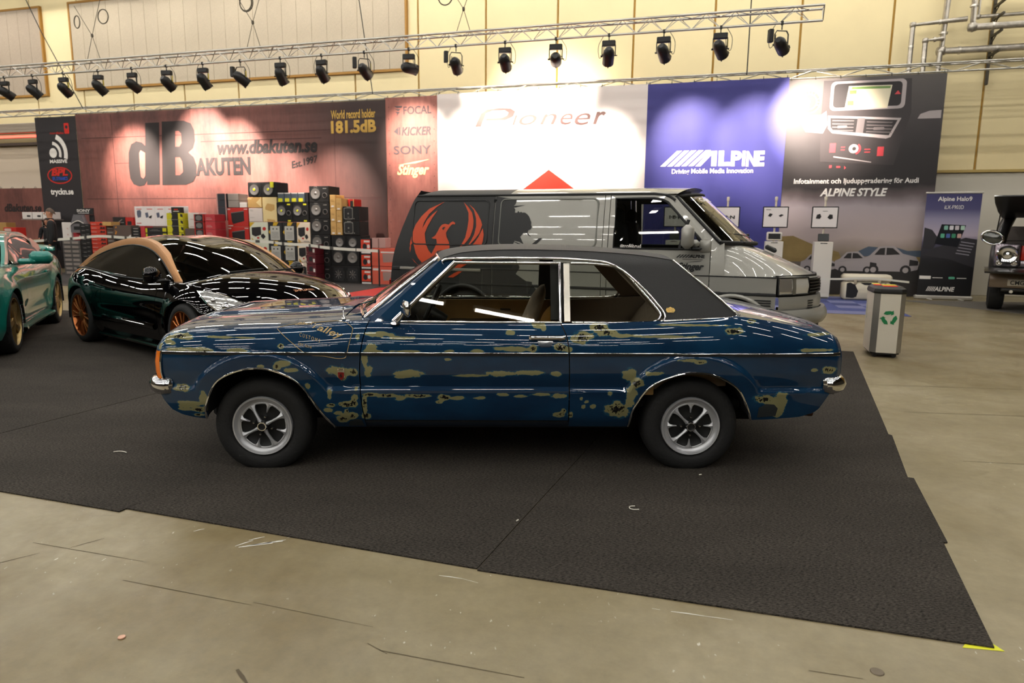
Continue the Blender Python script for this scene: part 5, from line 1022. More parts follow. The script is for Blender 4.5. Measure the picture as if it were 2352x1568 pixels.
# front: lamps, grille, bumpers following the curved nose
def nosex(s_, z): return 4.68+.46*(1-abs(s_)**2.2)-.10*max(0, z-.85)
def nfn(s_, z, o=0.0):
    q = abs(s_); x = nosex(s_, z); y = W2+s_*(W2-.005); a = math.atan2(2.2*.46*q**1.2, W2); return Vector((x+o*math.cos(a), y+(o*math.sin(a))*(1 if s_ > 0 else -1), z))
def nband(name, z0, z1, o, mat, s0=-1, s1=1, n=41, nz=5, bulge=0.0):
    mb = MB(); R = [[nfn(s_, lerp(z0, z1, j/nz), o+bulge*math.sin(PI*j/nz)) for s_ in linspace(s0, s1, n)] for j in range(nz+1)]; mb.grid(R); mb.grid([R[0], [p+Vector((-.04, 0, 0)) for p in R[0]]]); mb.grid([R[-1], [p+Vector((-.04, 0, 0)) for p in R[-1]]]); return mb.build(name, mat, van, smooth=50)
nband('nose_panel', .74, .97, -.03, VD); nband('bumper_upper', .575, .742, .012, VG, bulge=.012); nband('bumper_lip', .43, .60, .07, VG, bulge=.035); nband('bumper_skirt', .30, .45, .02, VB)
for sA, sB in ((-1.0, -.60), (.60, 1.0)):
    nband('headlamp', .765, .945, .004, M('van_lamp_glass', '#dedbd2', .1, .25, coat=1.0), sA, sB, 14, 5, .012)
    mid = -.83 if sA < 0 else .83
    nband('lamp_divider', .765, .945, .02, M('lamp_grey', '#7a766c', .3, .3), mid-.02, mid+.02, 3, 5)
    nband('indicator', .80, .93, .018, M('lamp_pale', '#8a847c', .15, .2, coat=1), (-.995 if sA < 0 else .86), (-.86 if sA < 0 else .995), 6, 4)
    mb = MB(); a = [nfn(s_, .765, .012) for s_ in linspace(sA, sB, 14)]; b_ = [nfn(s_, .948, .012) for s_ in linspace(sB, sA, 14)]; mb.tube(a+b_, .008, 6, closed=True); mb.build('lamp_surround', VD, van)
for k in range(5): nband('grille_bar', .775+.034*k, .790+.034*k, .012, M('grille_dark', '#2e2d29', .4, .3), -.57, .57, 21, 1)
for k in range(4): nband('bumper_slot', .60+.028*k, .612+.028*k, .03, VD, -.62, -.52, 4, 1)
for k in range(4):
    mb = MB(); mb.box((4.53+.012*k, .0, .70-.027*k), (.17-.024*k, .02, .013)); mb.build('wing_slot', VD, van)
# bonnet scoop
mb = MB(); mb.box((4.58, 1.0, 1.235), (.14, .34, .05), b=.015, rot=Matrix.Rotation(.42, 3, 'Y')); mb.build('bonnet_scoop', VD, van)
# decals
mb = MB()
for k in ('body', 'r1', 'r2', 'r3', 'f1', 'f2', 'tail', 'base'): mb.sheet(PHX[k], vfn(.005 if k != 'base' else .004))
mb.build('bird_emblem', VO, van)
mb = MB(); mb.poly(PHX['eye'], .001, vfn(.008)); mb.build('emblem_eye', VB, van)
mb = MB(); mb.sheet([(1.365, .39), (1.365, 1.838)]+[p for p in SPLASH if p[1] < 1.83]+[(1.80, .39)], vfn(.004)); mb.sheet([(1.62, 1.30), (1.88, 1.22), (1.98, 1.31), (2.0, 1.34), (1.96, 1.335), (1.87, 1.26), (1.70, 1.26)], vfn(.0045)); mb.build('splash_wrap', VB, van)
mb = MB(); 
for i in range(5): mb.poly([(3.59+.032*i, 1.143), (3.608+.032*i, 1.143), (3.648+.032*i, 1.178), (3.63+.032*i, 1.178)], .001, vfn(.006))
text_fit(mb, 'ALPINE', 3.745, 3.90, 1.142, 1.178, vfn(.006), bold=.06); mb.poly([(3.66, 1.128), (3.88, 1.126), (3.88, 1.121), (3.66, 1.123)], .001, vfn(.003)); mb.build('maker_decal', VD, van)
mb = MB(); text_fit(mb, 'Stinger', 3.61, 3.90, .985, 1.09, vfn(.006), bold=.04, shear=.35); mb.poly([(3.66, 1.085), (3.86, 1.105), (3.87, 1.112), (3.80, 1.106)], .001, vfn(.003)); mb.build('script_decal', VD, van)
mb = MB(); text_fit(mb, '#trofébrud', 2.95, 3.19, 1.235, 1.285, lambda u, v, d: Vector((u, vin(v)+.004, v)), bold=.015); mb.build('window_lettering', INKW, van)
# sliding rail, mirror, wipers, wheels
mb = MB(); mb.box((.63, -.002, .93), (1.16, .02, .035), b=.006); mb.build('door_rail', M('rail_alu', '#a8a49a', .35, .7), van)
mb = MB(); mb.box((.02, 0, .93), (.12, .03, .05), b=.01); mb.build('rail_end', VB, van)
mb = MB(); mb.box((3.73, -.20, 1.375), (.13, .18, .26), b=.045); mb.build('mirror_head', VG, van, smooth=80)
mb = MB(); mb.box((3.80, -.06, 1.30), (.09, .14, .09), b=.03); mb.box((3.90, .03, 1.27), (.13, .06, .15), b=.02); mb.build('mirror_arm', VG, van, smooth=80)
mb = MB(); mb.box((3.82, -.10, 1.245), (.10, .12, .03), b=.01); mb.build('mirror_foot', VD, van)
for a, b_, c in ((Vector((4.30, .35, 1.31)), Vector((4.05, .22, 1.40)), Vector((4.33, .85, 1.36))), (Vector((4.35, 1.1, 1.31)), Vector((4.25, .75, 1.38)), Vector((4.30, 1.5, 1.38)))):
    mb = MB(); mb.tube(spline([b_, (b_+c)/2+Vector((.03, 0, .02)), c], 5), .011, 6); mb.bar(a, (b_+c)/2, .009, 6); mb.build('wiper', VD, van)
def simple_wheel(parent, x, y, sg, R, zc, rr, mat, nsp, style='bar', name='wheel', steer=0.0, wd=.2):
    w = bpy.data.objects.new(name, None); COL.objects.link(w); w.parent = parent; w.location = (x, y, zc)
    w.rotation_euler = Euler((PI/2 if sg < 0 else -PI/2, 0, steer), 'XYZ')
    mb = MB(); mb.lathe([(rr*.98, -.03), (rr*1.02, .0), (rr*1.06, .008), (R-.03, .004), (R-.008, -.012), (R, -.03), (R, -wd+.03), (R-.02, -wd), (rr, -wd+.02)], 48); mb.build('tyre', RUBBER, w, smooth=50)
    mb = MB(); mb.lathe([(rr*.9, -wd+.04), (rr*.93, -.04), (rr*.97, -.012), (rr*1.0, .004), (rr*1.03, .004), (rr*1.03, -.01)], 48); mb.build('rim', mat, w, smooth=50)
    mb = MB(); mb.lathe([(rr*.9, -.10), (0, -.10)], 32); mb.build('brake_disc', RIMB, w)
    for k in range(nsp):
        a = 2*PI*k/nsp; mb = MB()
        if style == 'bar':
            for da, tw in ((-.10, -.06), (.10, .06)):
                p0 = (.05*math.cos(a+da*2), .05*math.sin(a+da*2), -.03); p1 = (rr*.96*math.cos(a+da+tw), rr*.96*math.sin(a+da+tw), -.012); pm = (rr*.5*math.cos(a+da*1.1), rr*.5*math.sin(a+da*1.1), -.014); mb.tube(spline([p0, pm, p1], 4), .0095, 6, flat=(1.3, .9), upv=(0, 0, 1))
        else:
            c, s = math.cos(a), math.sin(a); n = (-s, c); pr = [(.04, .03, -.02), (rr*.35, .035, -.015), (rr*.7, .04, -.015), (rr*.97, .065, -.02)]; tw = [0, .01, .03, .06]
            L_ = [Vector((c*r+n[0]*(h+t), s*r+n[1]*(h+t), z)) for (r, h, z), t in zip(pr, tw)]; C_ = [Vector((c*r+n[0]*t, s*r+n[1]*t, z+.014)) for (r, h, z), t in zip(pr, tw)]; R_ = [Vector((c*r-n[0]*(h-t), s*r-n[1]*(h-t), z)) for (r, h, z), t in zip(pr, tw)]
            mb.grid([[p-Vector((0, 0, .04)) for p in L_], L_, C_, R_, [p-Vector((0, 0, .04)) for p in R_]])
        mb.build('spoke', mat, w, smooth=40)
    mb = MB(); mb.lathe([(.075, -.04), (.07, -.012), (.04, -.002), (0, .0)], 20); mb.build('hub', mat, w, smooth=50)
    return w
VRIM = M('van_rim', '#77756e', .4, .6)
for cx in (VR, VF):
    simple_wheel(van, cx, .03, -1, .33, .33, .21, VRIM, 5, 'wide'); simple_wheel(van, cx, 2*W2-.03, 1, .33, .33, .21, VRIM, 5, 'wide')
mb = MB(); mb.box((2.3, W2, .42), (4.4, 1.5, .2)); mb.build('underbody', DARKU, van)
mb = MB(); mb.box((1.36, W2, 1.1), (.04, 1.6, 1.4)); mb.build('bulkhead', DARKU, van)
mb = MB(); mb.box((3.98, W2, 1.08), (.34, 1.5, .24), b=.08); mb.build('dashboard', M('van_dash', '#22211f', .7), van, smooth=60)
for y in (.5, 1.35):
    mb = MB(); mb.box((3.05, y, .95), (.5, .5, .16), b=.05); mb.box((2.86, y, 1.25), (.14, .48, .62), b=.06, rot=Matrix.Rotation(-.15, 3, 'Y')); mb.box((2.82, y, 1.62), (.1, .26, .18), b=.04); mb.build('front_seat', M('van_seat', '#2c2c2e', .85), van, smooth=70)
# ================================================================ show cars on the left
def gen_car(root, S, paint, rails_mat, glassm):
    W = S['W']; arches = S['arch']; z0 = S['zlow']
    def dense(tab):
        xs = linspace(tab[0][0], tab[-1][0], 240); v = [smooth_tab(tab, x) for x in xs]
        for _ in range(70): v = [v[0]]+[(v[i-1]+2*v[i]+v[i+1])/4 for i in range(1, len(v)-1)]+[v[-1]]
        return list(zip(xs, v))
    TZ = dense(S['top']); PFt = dense(S['plan'])
    def fast(tab, x):
        q = (x-tab[0][0])/(tab[-1][0]-tab[0][0])*239; i = max(0, min(238, int(q))); t = max(0, min(1, q-i)); return tab[i][1]*(1-t)+tab[i+1][1]*t
    def zt(x): return fast(TZ, x)
    def low(x):
        lo = z0+S['kick']*(max(0, x-S['xf']+.35)/.35)**2+S['kick']*(max(0, S['xr']+.3-x)/.3)**2
        for cx, zc, r in arches:
            if abs(x-cx) < r: lo = max(lo, zc+math.sqrt(r*r-(x-cx)**2))
        return lo
    def h(x, z):
        t = (z-z0)/max(.05, zt(x)-z0); y = W*fast(PFt, x)*smooth_tab(S['hw'], t)
        d = min(math.hypot(x-cx, z-zc)-r for cx, zc, r in arches)
        y += S['flare']*(1-sstep(0, .14, d))-S.get('scallop', 0)*math.exp(-((z-.46)/.09)**2)*sstep(.25, .6, x)*sstep(2.3, 1.7, x)
        return y
    def tz(x, y): q = min(1, abs(y)/max(.05, W*fast(PFt, x)*S['hw'][-1][1])); return zt(x)+S['crown'](x)*(1-q**2.4)
    def xsamp(a, b):
        xs = set(linspace(a, b, max(4, int((b-a)/.035))))
        for cx, zc, r in arches:
            for k in range(41):
                x = cx-r*math.cos(PI*k/40)
                if a < x < b: xs.add(x)
        return sorted(xs)
    for sg in (-1, 1):
        for nm, a, b in S['panels']:
            mb = MB(); xs = xsamp(a+.004, b-.004); n = 26
            R = [[Vector((x, sg*h(x, lerp(low(x), zt(x), j/n)), lerp(low(x), zt(x), j/n))) for x in xs] for j in range(n+1)]
            T = [R[-1]]+[[Vector((x, sg*lerp(h(x, zt(x)), S['inner'](x), k/12), tz(x, lerp(h(x, zt(x)), S['inner'](x), k/12)))) for x in xs] for k in range(1, 13)]
            mb.grid(R+T[1:])
            for e in ([r[0] for r in R], [r[-1] for r in R], R[0]): mb.grid([e, [Vector((p.x, p.y-sg*.04, p.z)) for p in e]])
            o = mb.build(nm, paint, root, smooth=65)
        for cx, zc, r in arches:
            mb = MB(); A = linspace(-.15, PI+.15, 24); mb.grid([[Vector((cx+r*math.cos(a), sg*(h(cx, zc+r)-o), zc+r*math.sin(a))) for a in A] for o in (.015, .35)]); mb.grid([[Vector((cx, sg*(W-.34), zc)) for a in A], [Vector((cx+r*math.cos(a), sg*(W-.34), zc+r*math.sin(a))) for a in A]]); mb.build('wheel_well', DARKU, root)
    for nm, a, b in S['tops']:
        mb = MB(); xs = linspace(a+.004, b-.004, max(6, int((b-a)/.05))); mb.grid([[Vector((x, y*(S['inner'](x)-.003), tz(x, y*S['inner'](x))+S.get('bulge', lambda x, y: 0)(x, y))) for y in linspace(-1, 1, 25)] for x in xs]); mb.build(nm, paint, root, smooth=60)
    for nm, x, s in (('front_fascia', S['xf'], 1), ('rear_fascia', S['xr'], -1)):
        mb = MB(); mb.grid([[Vector((x+s*.10*(1-q*q)*math.sin(PI*(.15+.7*j/10)), q*h(x, lerp(low(x), zt(x), j/10)), lerp(low(x), zt(x), j/10))) for q in linspace(-1, 1, 21)] for j in range(11)]); mb.build(nm, paint, root, smooth=60)
    # greenhouse
    rl = [Vector(p) for p in spline(S['rail'], 6)]; N = len(rl)
    def across(i, n=21):
        p = rl[i]; t = i/(N-1); bow = S['bow'](t); return [Vector((p.x+bow*(1-s*s), p.y*s, p.z+S['rc']*(1-s*s)*math.sin(PI*min(1, .12+t*.85))+S.get('bubble', 0)*(math.exp(-((abs(s)-.5)/.3)**2)-.6)*math.sin(PI*t))) for s in linspace(-1, 1, n)]
    ia, ib = [6*k for k in S['split']]
    for nm, a, b, m in (('windscreen', 0, ia, glassm), ('roof', ia, ib, S.get('roofm', paint)), ('rear_window', ib, N-1, glassm)):
        mb = MB(); mb.grid([across(i) for i in range(a, b+1)]); mb.build(nm, m, root, smooth=60)
    def railz(x):
        for a, b in zip(rl, rl[1:]):
            if b.x <= x <= a.x: t = (x-a.x)/(b.x-a.x) if b.x != a.x else 0; return a.lerp(b, t)
        return None
    for sg in (-1, 1):
        wd = S['railw']; mb = MB(); R = [[], [], [], []]
        for p in rl:
            R[0].append(Vector((p.x, sg*(p.y-.06), p.z+.012))); R[1].append(Vector((p.x, sg*p.y, p.z+.008))); R[2].append(Vector((p.x, sg*(p.y+.015), p.z-.02))); R[3].append(Vector((p.x, sg*(p.y+.03), max(p.z-wd, zt(p.x)-.01))))
        mb.grid(R); mb.build('roof_arch', rails_mat, root, smooth=50)
        xs = [x for x in linspace(S['win'][0], S['win'][1], 50) if railz(x) and railz(x).z-wd > zt(x)+.012]
        mb = MB(); B = [Vector((x, sg*S['wy'], zt(x)+.008)) for x in xs]; T = [Vector((x, sg*(railz(x).y+.027), railz(x).z-wd)) for x in xs]; mb.grid([B, [b.lerp(t, .5)+Vector((0, sg*.012, 0)) for b, t in zip(B, T)], T]); mb.build('side_window', glassm, root, smooth=60)
        mb = MB(); mb.tube(B, .008, 5); mb.tube(T, .010, 5); mb.build('window_trim', BLACKTRIM, root)
    mb = MB(); mb.box((S['win'][0]-.35, 0, .80), (.5, W*1.35, .2), b=.05); mb.build('dashboard', DARKU, root)
    for y in (-.36, .36):
        mb = MB(); mb.box((.75, y, .93), (.14, .46, .46), b=.06, rot=Matrix.Rotation(.2, 3, 'Y')); mb.box((.66, y, 1.18), (.10, .24, .14), b=.04); mb.build('front_seat', M('seat_black', '#1a1a1a', .8), root, smooth=70)
    mb = MB(); mb.box(((S['xf']+S['xr'])/2, 0, .27), (S['xf']-S['xr']-.5, W*1.2, .2)); mb.build('underbody', DARKU, root)
    return h, zt, tz
HWN = [(0, .90), (.15, .955), (.35, .985), (.55, 1.0), (.7, .99), (.82, .965), (.92, .915), (1.0, .84)]
# ---- black coupe with copper roof arches
rcz = thing('coupe_car', 'glossy black coupe with copper roof arches and copper wheels', 'car', (-4.80, 9.12, .007), math.radians(-38.5))
RP = M('gloss_black_paint', '#040405', .4, coat=1.0, coatr=.01, spec=.0); COP = M('copper_satin', '#b58353', .38, .55); COPW = M('copper_wheel', '#b06a3c', .3, .85)
S = dict(W=.915, xr=-.80, xf=3.50, zlow=.17, kick=.16, flare=.02, scallop=.02, hw=HWN, railw=.075, split=(3, 6), bow=lambda t: lerp(.36, .05, min(1, t*3)), rc=.045, bubble=.02, wy=.735, win=(2.15, -.45),
    top=[(-.80, .70), (-.7, .81), (-.5, .885), (-.15, .905), (.2, .88), (.7, .845), (1.3, .835), (1.9, .85), (2.2, .855), (2.5, .85), (2.8, .825), (3.1, .775), (3.35, .70), (3.5, .61)],
    plan=[(-.80, .74), (-.6, .90), (-.3, .985), (0, 1.0), (.5, .985), (1.3, .97), (2.2, .985), (2.6, .99), (2.9, .945), (3.15, .86), (3.35, .74), (3.5, .58)],
    arch=[(0, .33, .375), (2.612, .33, .375)], crown=lambda x: .05+.07*sstep(2.0, 2.7, x), inner=lambda x: .66 if x < 2.2 else lerp(.66, .42, min(1, (x-2.2)/1.3)),
    panels=[('rear_quarter', -.80, .62), ('door', .62, 2.02), ('front_wing', 2.02, 3.5)], tops=[('boot_lid', -.80, -.2), ('cabin_deck', -.2, 2.1), ('bonnet', 2.1, 3.5)],
    rail=[(2.28, .715, .85), (2.03, .68, 1.0), (1.75, .63, 1.14), (1.45, .59, 1.235), (1.12, .565, 1.28), (.75, .555, 1.28), (.33, .56, 1.23), (-.1, .58, 1.135), (-.42, .61, 1.01), (-.66, .63, .905)])
h, zt, tz = gen_car(rcz, S, RP, COP, glass('coupe_glass', '#5f6a66', 1.0, .2))
for sg in (-1, 1):
    def cf(u, v, d): return Vector((u, sg*(h(u, v)+.006-d), v))
    HL = [(2.74, .805), (2.86, .80), (3.0, .785), (3.14, .755), (3.28, .71), (3.40, .655), (3.46, .60), (3.38, .575), (3.24, .595), (3.10, .635), (2.98, .69), (2.86, .755)]
    mb = MB(); mb.sheet(HL, cf, maxlen=.03); mb.build('headlamp', M('headlamp_glass', '#c9c9c6', .12, .55, coat=1.0, var=(26, .45)), rcz, smooth=40)
    for (u, v, r) in ((3.03, .725, .024), (3.18, .675, .036), (3.31, .63, .026)):
        q = cf(u, v, -.006); mb = MB(); mb.lathe([(r, 0), (r*.95, .012), (r*.5, .02), (0, .022)], 16, 0, Matrix.Translation(q) @ Vector((.55, sg*.75, .35)).to_track_quat('Z', 'Y').to_matrix().to_4x4()); mb.build('lamp_projector', CHROME, rcz, smooth=50)
    mb = MB(); mb.tube([cf(u, v, -.002) for u, v in HL], .006, 5, closed=True); mb.build('lamp_rim', CHROME, rcz)
    p = Vector((1.98, sg*.90, .925)); mb = MB(); mb.lathe([(0, -.11), (.05, -.10), (.085, -.05), (.09, 0), (.075, .05), (.0, .07)], 16, 0, Matrix.Translation(p) @ Matrix.Rotation(sg*PI/2*-1, 4, 'X') @ Matrix.Scale(.75, 4, (1, 0, 0))); mb.build('mirror_head', RP, rcz, smooth=60)
    mb = MB(); mb.box((2.02, sg*.80, .865), (.10, .12, .03), b=.012); mb.build('mirror_arm', BLACKTRIM, rcz)
    mb = MB(); mb.box((.85, sg*(h(.85, .71)+.008), .71), (.2, .025, .03), b=.008); mb.build('door_handle', RP, rcz)
    mb = MB(); R = [[Vector((x, sg*(h(x, z)+o), z)) for x in linspace(.62, 1.95, 12)] for z, o in ((.335, .004), (.35, .022), (.38, .028), (.40, .012), (.405, .002))]; mb.grid(R); mb.build('door_strip', M('gloss_black_paint'), rcz, smooth=40)
    mb = MB(); R = [[Vector((x, sg*(h(x, .2)+o), z)) for x in linspace(.42, 2.2, 12)] for z, o in ((.17, -.02), (.165, .02), (.15, .03), (.125, .01), (.12, -.08))]; mb.grid(R); mb.build('side_skirt', RP, rcz, smooth=40)
    for ax in (0, 2.612): simple_wheel(rcz, ax, sg*(.905 if ax == 0 else .90), sg, .335, .335, .252, COPW, 8, 'bar', wd=.24)
mb = MB(); text_fit(mb, '/////ALPINE', -.12, .12, 0, .04, lambda u, v, d: Vector((3.42-v*.9, -u, tz(3.40-v*.9, u)+.008)), bold=.03); mb.build('nose_lettering', M('copper_ink', '#a0643a', .4, .5), rcz)
mb = MB(); mb.box((1.80, 0, 1.12), (.03, .22, .07), b=.015); mb.build('rear_view_mirror', BLACKTRIM, rcz, smooth=60)
for y in (-.3, .25):
    mb = MB(); mb.tube(spline([(2.50, y, .95), (2.52, y+.2, .965), (2.46, y+.42, .97)], 4), .009, 6); mb.build('wiper', BLACKTRIM, rcz)
# ---- teal coupe at the far left
mus = thing('coupe_car', 'teal green muscle coupe with gold wheels, cut off by the picture edge', 'car', (-7.62, 9.72, .007), math.radians(-64.8))
TP = M('teal_paint', '#157a6b', .3, .25, coat=1.0); GW = M('gold_wheel', '#a08858', .35, .8)
S = dict(W=.945, xr=-1.13, xf=3.62, zlow=.20, kick=.12, flare=.025, scallop=.02, hw=[(0, .92), (.15, .97), (.35, .985), (.55, 1.0), (.72, 1.0), (.84, .975), (.93, .935), (1.0, .87)], railw=.06, split=(3, 6), bow=lambda t: lerp(.22, .03, min(1, t*3)), rc=.05, wy=.80, win=(1.9, .05),
    top=[(-1.13, .90), (-1.0, .99), (-.6, 1.01), (-.1, 1.0), (.4, .965), (1.2, .945), (2.0, .955), (2.5, .95), (3.0, .915), (3.4, .85), (3.55, .78), (3.62, .70)],
    plan=[(-1.13, .86), (-.9, .95), (-.4, 1.0), (0, 1.01), (.6, .985), (1.4, .97), (2.3, .99), (2.72, 1.0), (3.1, .97), (3.4, .91), (3.62, .80)],
    arch=[(0, .345, .385), (2.72, .345, .385)], crown=lambda x: .05, inner=lambda x: .68,
    panels=[('rear_quarter', -1.13, .42), ('door', .42, 1.95), ('front_wing', 1.95, 3.62)], tops=[('boot_lid', -1.13, -.5), ('cabin_deck', -.5, 2.0), ('bonnet', 2.0, 3.62)], bulge=lambda x, y: .03*(1-sstep(.35, .55, abs(y)))*sstep(2.0, 2.3, x)*sstep(3.6, 3.2, x),
    rail=[(1.98, .735, .96), (1.62, .685, 1.12), (1.28, .62, 1.265), (.95, .585, 1.315), (.4, .575, 1.33), (-.02, .585, 1.30), (-.4, .62, 1.19), (-.75, .665, 1.08), (-1.0, .69, .995)])
h2, zt2, tz2 = gen_car(mus, S, TP, TP, glass('muscle_glass', '#39423f', .8, .1))
for sg in (-1, 1):
    p = Vector((1.66, sg*1.06, 1.03)); mb = MB(); mb.box(tuple(p), (.15, .25, .16), b=.045); mb.build('mirror_head', TP, mus, smooth=80)
    mb = MB(); mb.box((1.68, sg*.92, .985), (.13, .2, .07), b=.025); mb.build('mirror_arm', TP, mus, smooth=80)
    mb = MB(); mb.box((.56, sg*(h2(.56, .80)+.012), .80), (.2, .03, .03), b=.01); mb.build('door_handle', TP, mus)
    mb = MB(); R = [[Vector((x, sg*(h2(x, .22)+o), z)) for x in linspace(.42, 2.32, 10)] for z, o in ((.24, .0), (.235, .07), (.21, .08), (.17, .05), (.16, -.1))]; mb.grid(R); mb.build('side_skirt', TP, mus, smooth=40)
    mb = MB(); mb.poly([(-.1, 1.02), (.18, 1.04), (.02, 1.24), (-.12, 1.24), (-.38, 1.14)], .01, lambda u, v, d: Vector((u, sg*(.79-(v-.96)*.45-d), v))); mb.build('louvre_panel', M('louvre_grey', '#6d756c', .35, .3, coat=.6), mus)
    mb = MB(); mb.grid([[Vector((x, sg*(lerp(h2(x, zt2(x)), .68, k)), tz2(x, lerp(h2(x, zt2(x)), .68, k))+.004)) for x in linspace(2.3, 3.5, 16)] for k in (.05, .22)]); mb.grid([[Vector((x, sg*(lerp(h2(x, zt2(x)), .68, k)), tz2(x, lerp(h2(x, zt2(x)), .68, k))+.004)) for x in linspace(2.3, 3.5, 16)] for k in (.32, .42)]); mb.build('stripe', M('stripe_grey', '#3c4745', .4, coat=.8), mus)
    mb = MB(); mb.box((3.62, sg*.62, .70), (.08, .26, .16), b=.03); mb.build('headlamp', M('headlamp_glass'), mus)
    for ax in (0, 2.72):
        w_ = simple_wheel(mus, ax, sg*(.93 if ax else .95), sg, .352, .352, .262, GW, 5, 'wide', wd=.26)
        if ax:
            mb = MB(); text_fit(mb, 'GOODYEAR', 0, 1, 0, 1, lambda u, v, d: Vector(((.292+.028*v)*math.cos(2.6+(1-u)*1.1), (.292+.028*v)*math.sin(2.6+(1-u)*1.1), .010)), bold=.02); mb.build('tyre_lettering', INKW, w_)
mb = MB(); R = [[Vector((-1.02+dx, y, 1.10+dz-.06*(abs(y)/.8)**4)) for y in linspace(-.80, .80, 21)] for dx, dz in ((-.13, .035), (-.10, .05), (.0, .03), (.10, .0), (.10, -.015), (-.1, .0), (-.13, .035))]; mb.grid(R); mb.build('rear_spoiler', TP, mus, smooth=40)
for y in (-.72, .72):
    mb = MB(); mb.box((-1.0, y, 1.02), (.14, .05, .14), b=.015); mb.build('spoiler_post', TP, mus)
# ================================================================ goods stacked before the banners
OFF = 1.3
KB = M('carton_black', '#1c1b1c', .6); KW = M('carton_white', '#d9d2cc', .6); KR = M('carton_red', '#b3241b', .55); KT = M('carton_tan', '#c29a5c', .7); KG = M('carton_grey', '#8f857e', .6); KY = M('carton_yellow', '#c9c020', .55); KO = M('carton_orange_red', '#c8402e', .55); CAB = M('cabinet_carpet', '#191818', .9, bump=(200, .3)); CONE = M('cone_grey', '#8d8884', .35, .5); RINGM = M('cone_surround', '#242323', .5); PINK = M('carton_salmon', '#cf5c46', .6); KBR = M('carton_brown', '#5a4a42', .7); KM = M('carton_maroon', '#5a1620', .5)
def item(name, label, cat, x0, x1, z0, z1, mat, y=-OFF, depth=.42, group=None, bev=.006, body='box'):
    t = thing(name, label, cat, BW(x0, y, z0), RZW, group); w, h_ = x1-x0, z1-z0
    mb = MB(); mb.box((w/2, depth/2, h_/2), (w-.008, depth, h_-.004), b=bev); mb.build(body, mat, t); t['_w'] = w; t['_h'] = h_
    return t
def deco(t, name, mat, polys=(), texts=(), lift=.003, circles=()):
    """prints in face coordinates 0..1"""
    w, h_ = t['_w'], t['_h']; mb = MB(); F = lambda u, v, d: Vector((u*w, -lift+d, v*h_))
    for p in polys: mb.poly(p, .0015, F)
    for tx in texts: text_fit(mb, tx[0], *tx[1:5], F, **(tx[5] if len(tx) > 5 else {}))
    return mb.build(name, mat, t)
def driver(t, u, v, r, dot=None, sq=False):
    """a loudspeaker: sunken cone, surround ring, dust cap"""
    w, h_ = t['_w'], t['_h']; T = Matrix.Translation((u*w, 0, v*h_)) @ Matrix.Rotation(PI/2, 4, 'X')
    mb = MB(); mb.lathe([(r*1.12, -.002), (r*1.12, .012), (r*.98, .016), (r*.9, .006)], 24, 0, T); s = mb.build('driver_ring', RINGM, t, smooth=50)
    mb = MB(); mb.lathe([(r*.92, .012), (r*.82, .010), (r*.3, .004), (r*.28, .008), (r*.15, .016), (0, .018)], 24, 0, T); mb.build('driver_cone', CONE, s, smooth=50)
    if dot:
        mb = MB(); mb.lathe([(r*.24, .019), (0, .021)], 12, 0, T); mb.build('price_dot', M('price_dot', '#d8d820', .5, emit='#d8d820', es=.0), s)
def port(t, u, v, r):
    w, h_ = t['_w'], t['_h']; T = Matrix.Translation((u*w, 0, v*h_)) @ Matrix.Rotation(PI/2, 4, 'X')
    mb = MB(); mb.lathe([(r*1.2, 0), (r*1.2, .008), (r, .012), (r*.9, .004)], 18, 0, T); s = mb.build('port_ring', M('port_grey', '#6d6864', .4, .3), t, smooth=50)
    mb = MB(); mb.lathe([(r*.92, .003), (0, .003)], 18, 0, T); mb.build('port_hole', DARKU, s)
# twin loudspeaker on top of the tan carton
t = item('speaker_box', 'black twin-cone speaker cabinet topmost on the tan carton, yellow tag', 'speaker', -16.50, -15.60, 2.22, 2.61, CAB, depth=.55, bev=.02, body='cabinet'); driver(t, .24, .5, .15, 1); driver(t, .72, .5, .15, 1); deco(t, 'slot', DARKU, [rect(.46, .1, .50, .92)]); deco(t, 'price_tag', M('tag_yellow', '#d8d428', .5), [rrect(.80, .62, .92, 1.0, .02)], lift=.02)
t = item('carton', 'tall tan and cream carton with a cabinet picture under the twin speaker', 'carton', -16.06, -15.62, 1.57, 2.215, M('carton_cream', '#e0c890', .6)); deco(t, 'picture', KT, [[(.2, .6), (.35, .75), (.85, .7), (.85, .5), (.6, .42), (.2, .5)], [(.3, .0), (.3, .12), (.85, .08), (.85, .0)]])
t = item('carton', 'tan carton half hidden behind a small white box, below the twin speaker', 'carton', -16.52, -16.07, 1.94, 2.215, KT); deco(t, 'arrow_print', M('carton_cream'), [[(.6, .5), (.95, .95), (.95, .05)], rect(.0, .8, .3, .9)])
t = item('carton', 'small plain white box in front of the tan cartons', 'carton', -16.50, -16.07, 1.57, 1.93, M('carton_offwhite', '#cfc3bc', .6)); deco(t, 'fine_print', KG, [rect(.1, .85, .3, .87), rect(.1, .78, .35, .8), rect(.1, .3, .4, .32)])
for i in range(4):
    x0 = -15.58+.205*i; t = item('small_carton', f'small blue-grey carton with yellow tag above paired speakers, {ORD[i]} from the twin speaker', 'carton', x0, x0+.20, 2.08, 2.33, M('carton_slate', '#4a5560', .5), depth=.3, group='small cartons on the paired speakers'); deco(t, 'top_band', KW, [rect(.05, .88, .95, .98)]); deco(t, 'price_tag', M('tag_yellow'), [rrect(.1, .05, .75, .42, .05)], lift=.006)
t = item('carton', 'dark amplifier carton beside the tagged small cartons, touching the speaker tower', 'carton', -14.75, -14.66, 2.08, 2.33, KB, depth=.3)
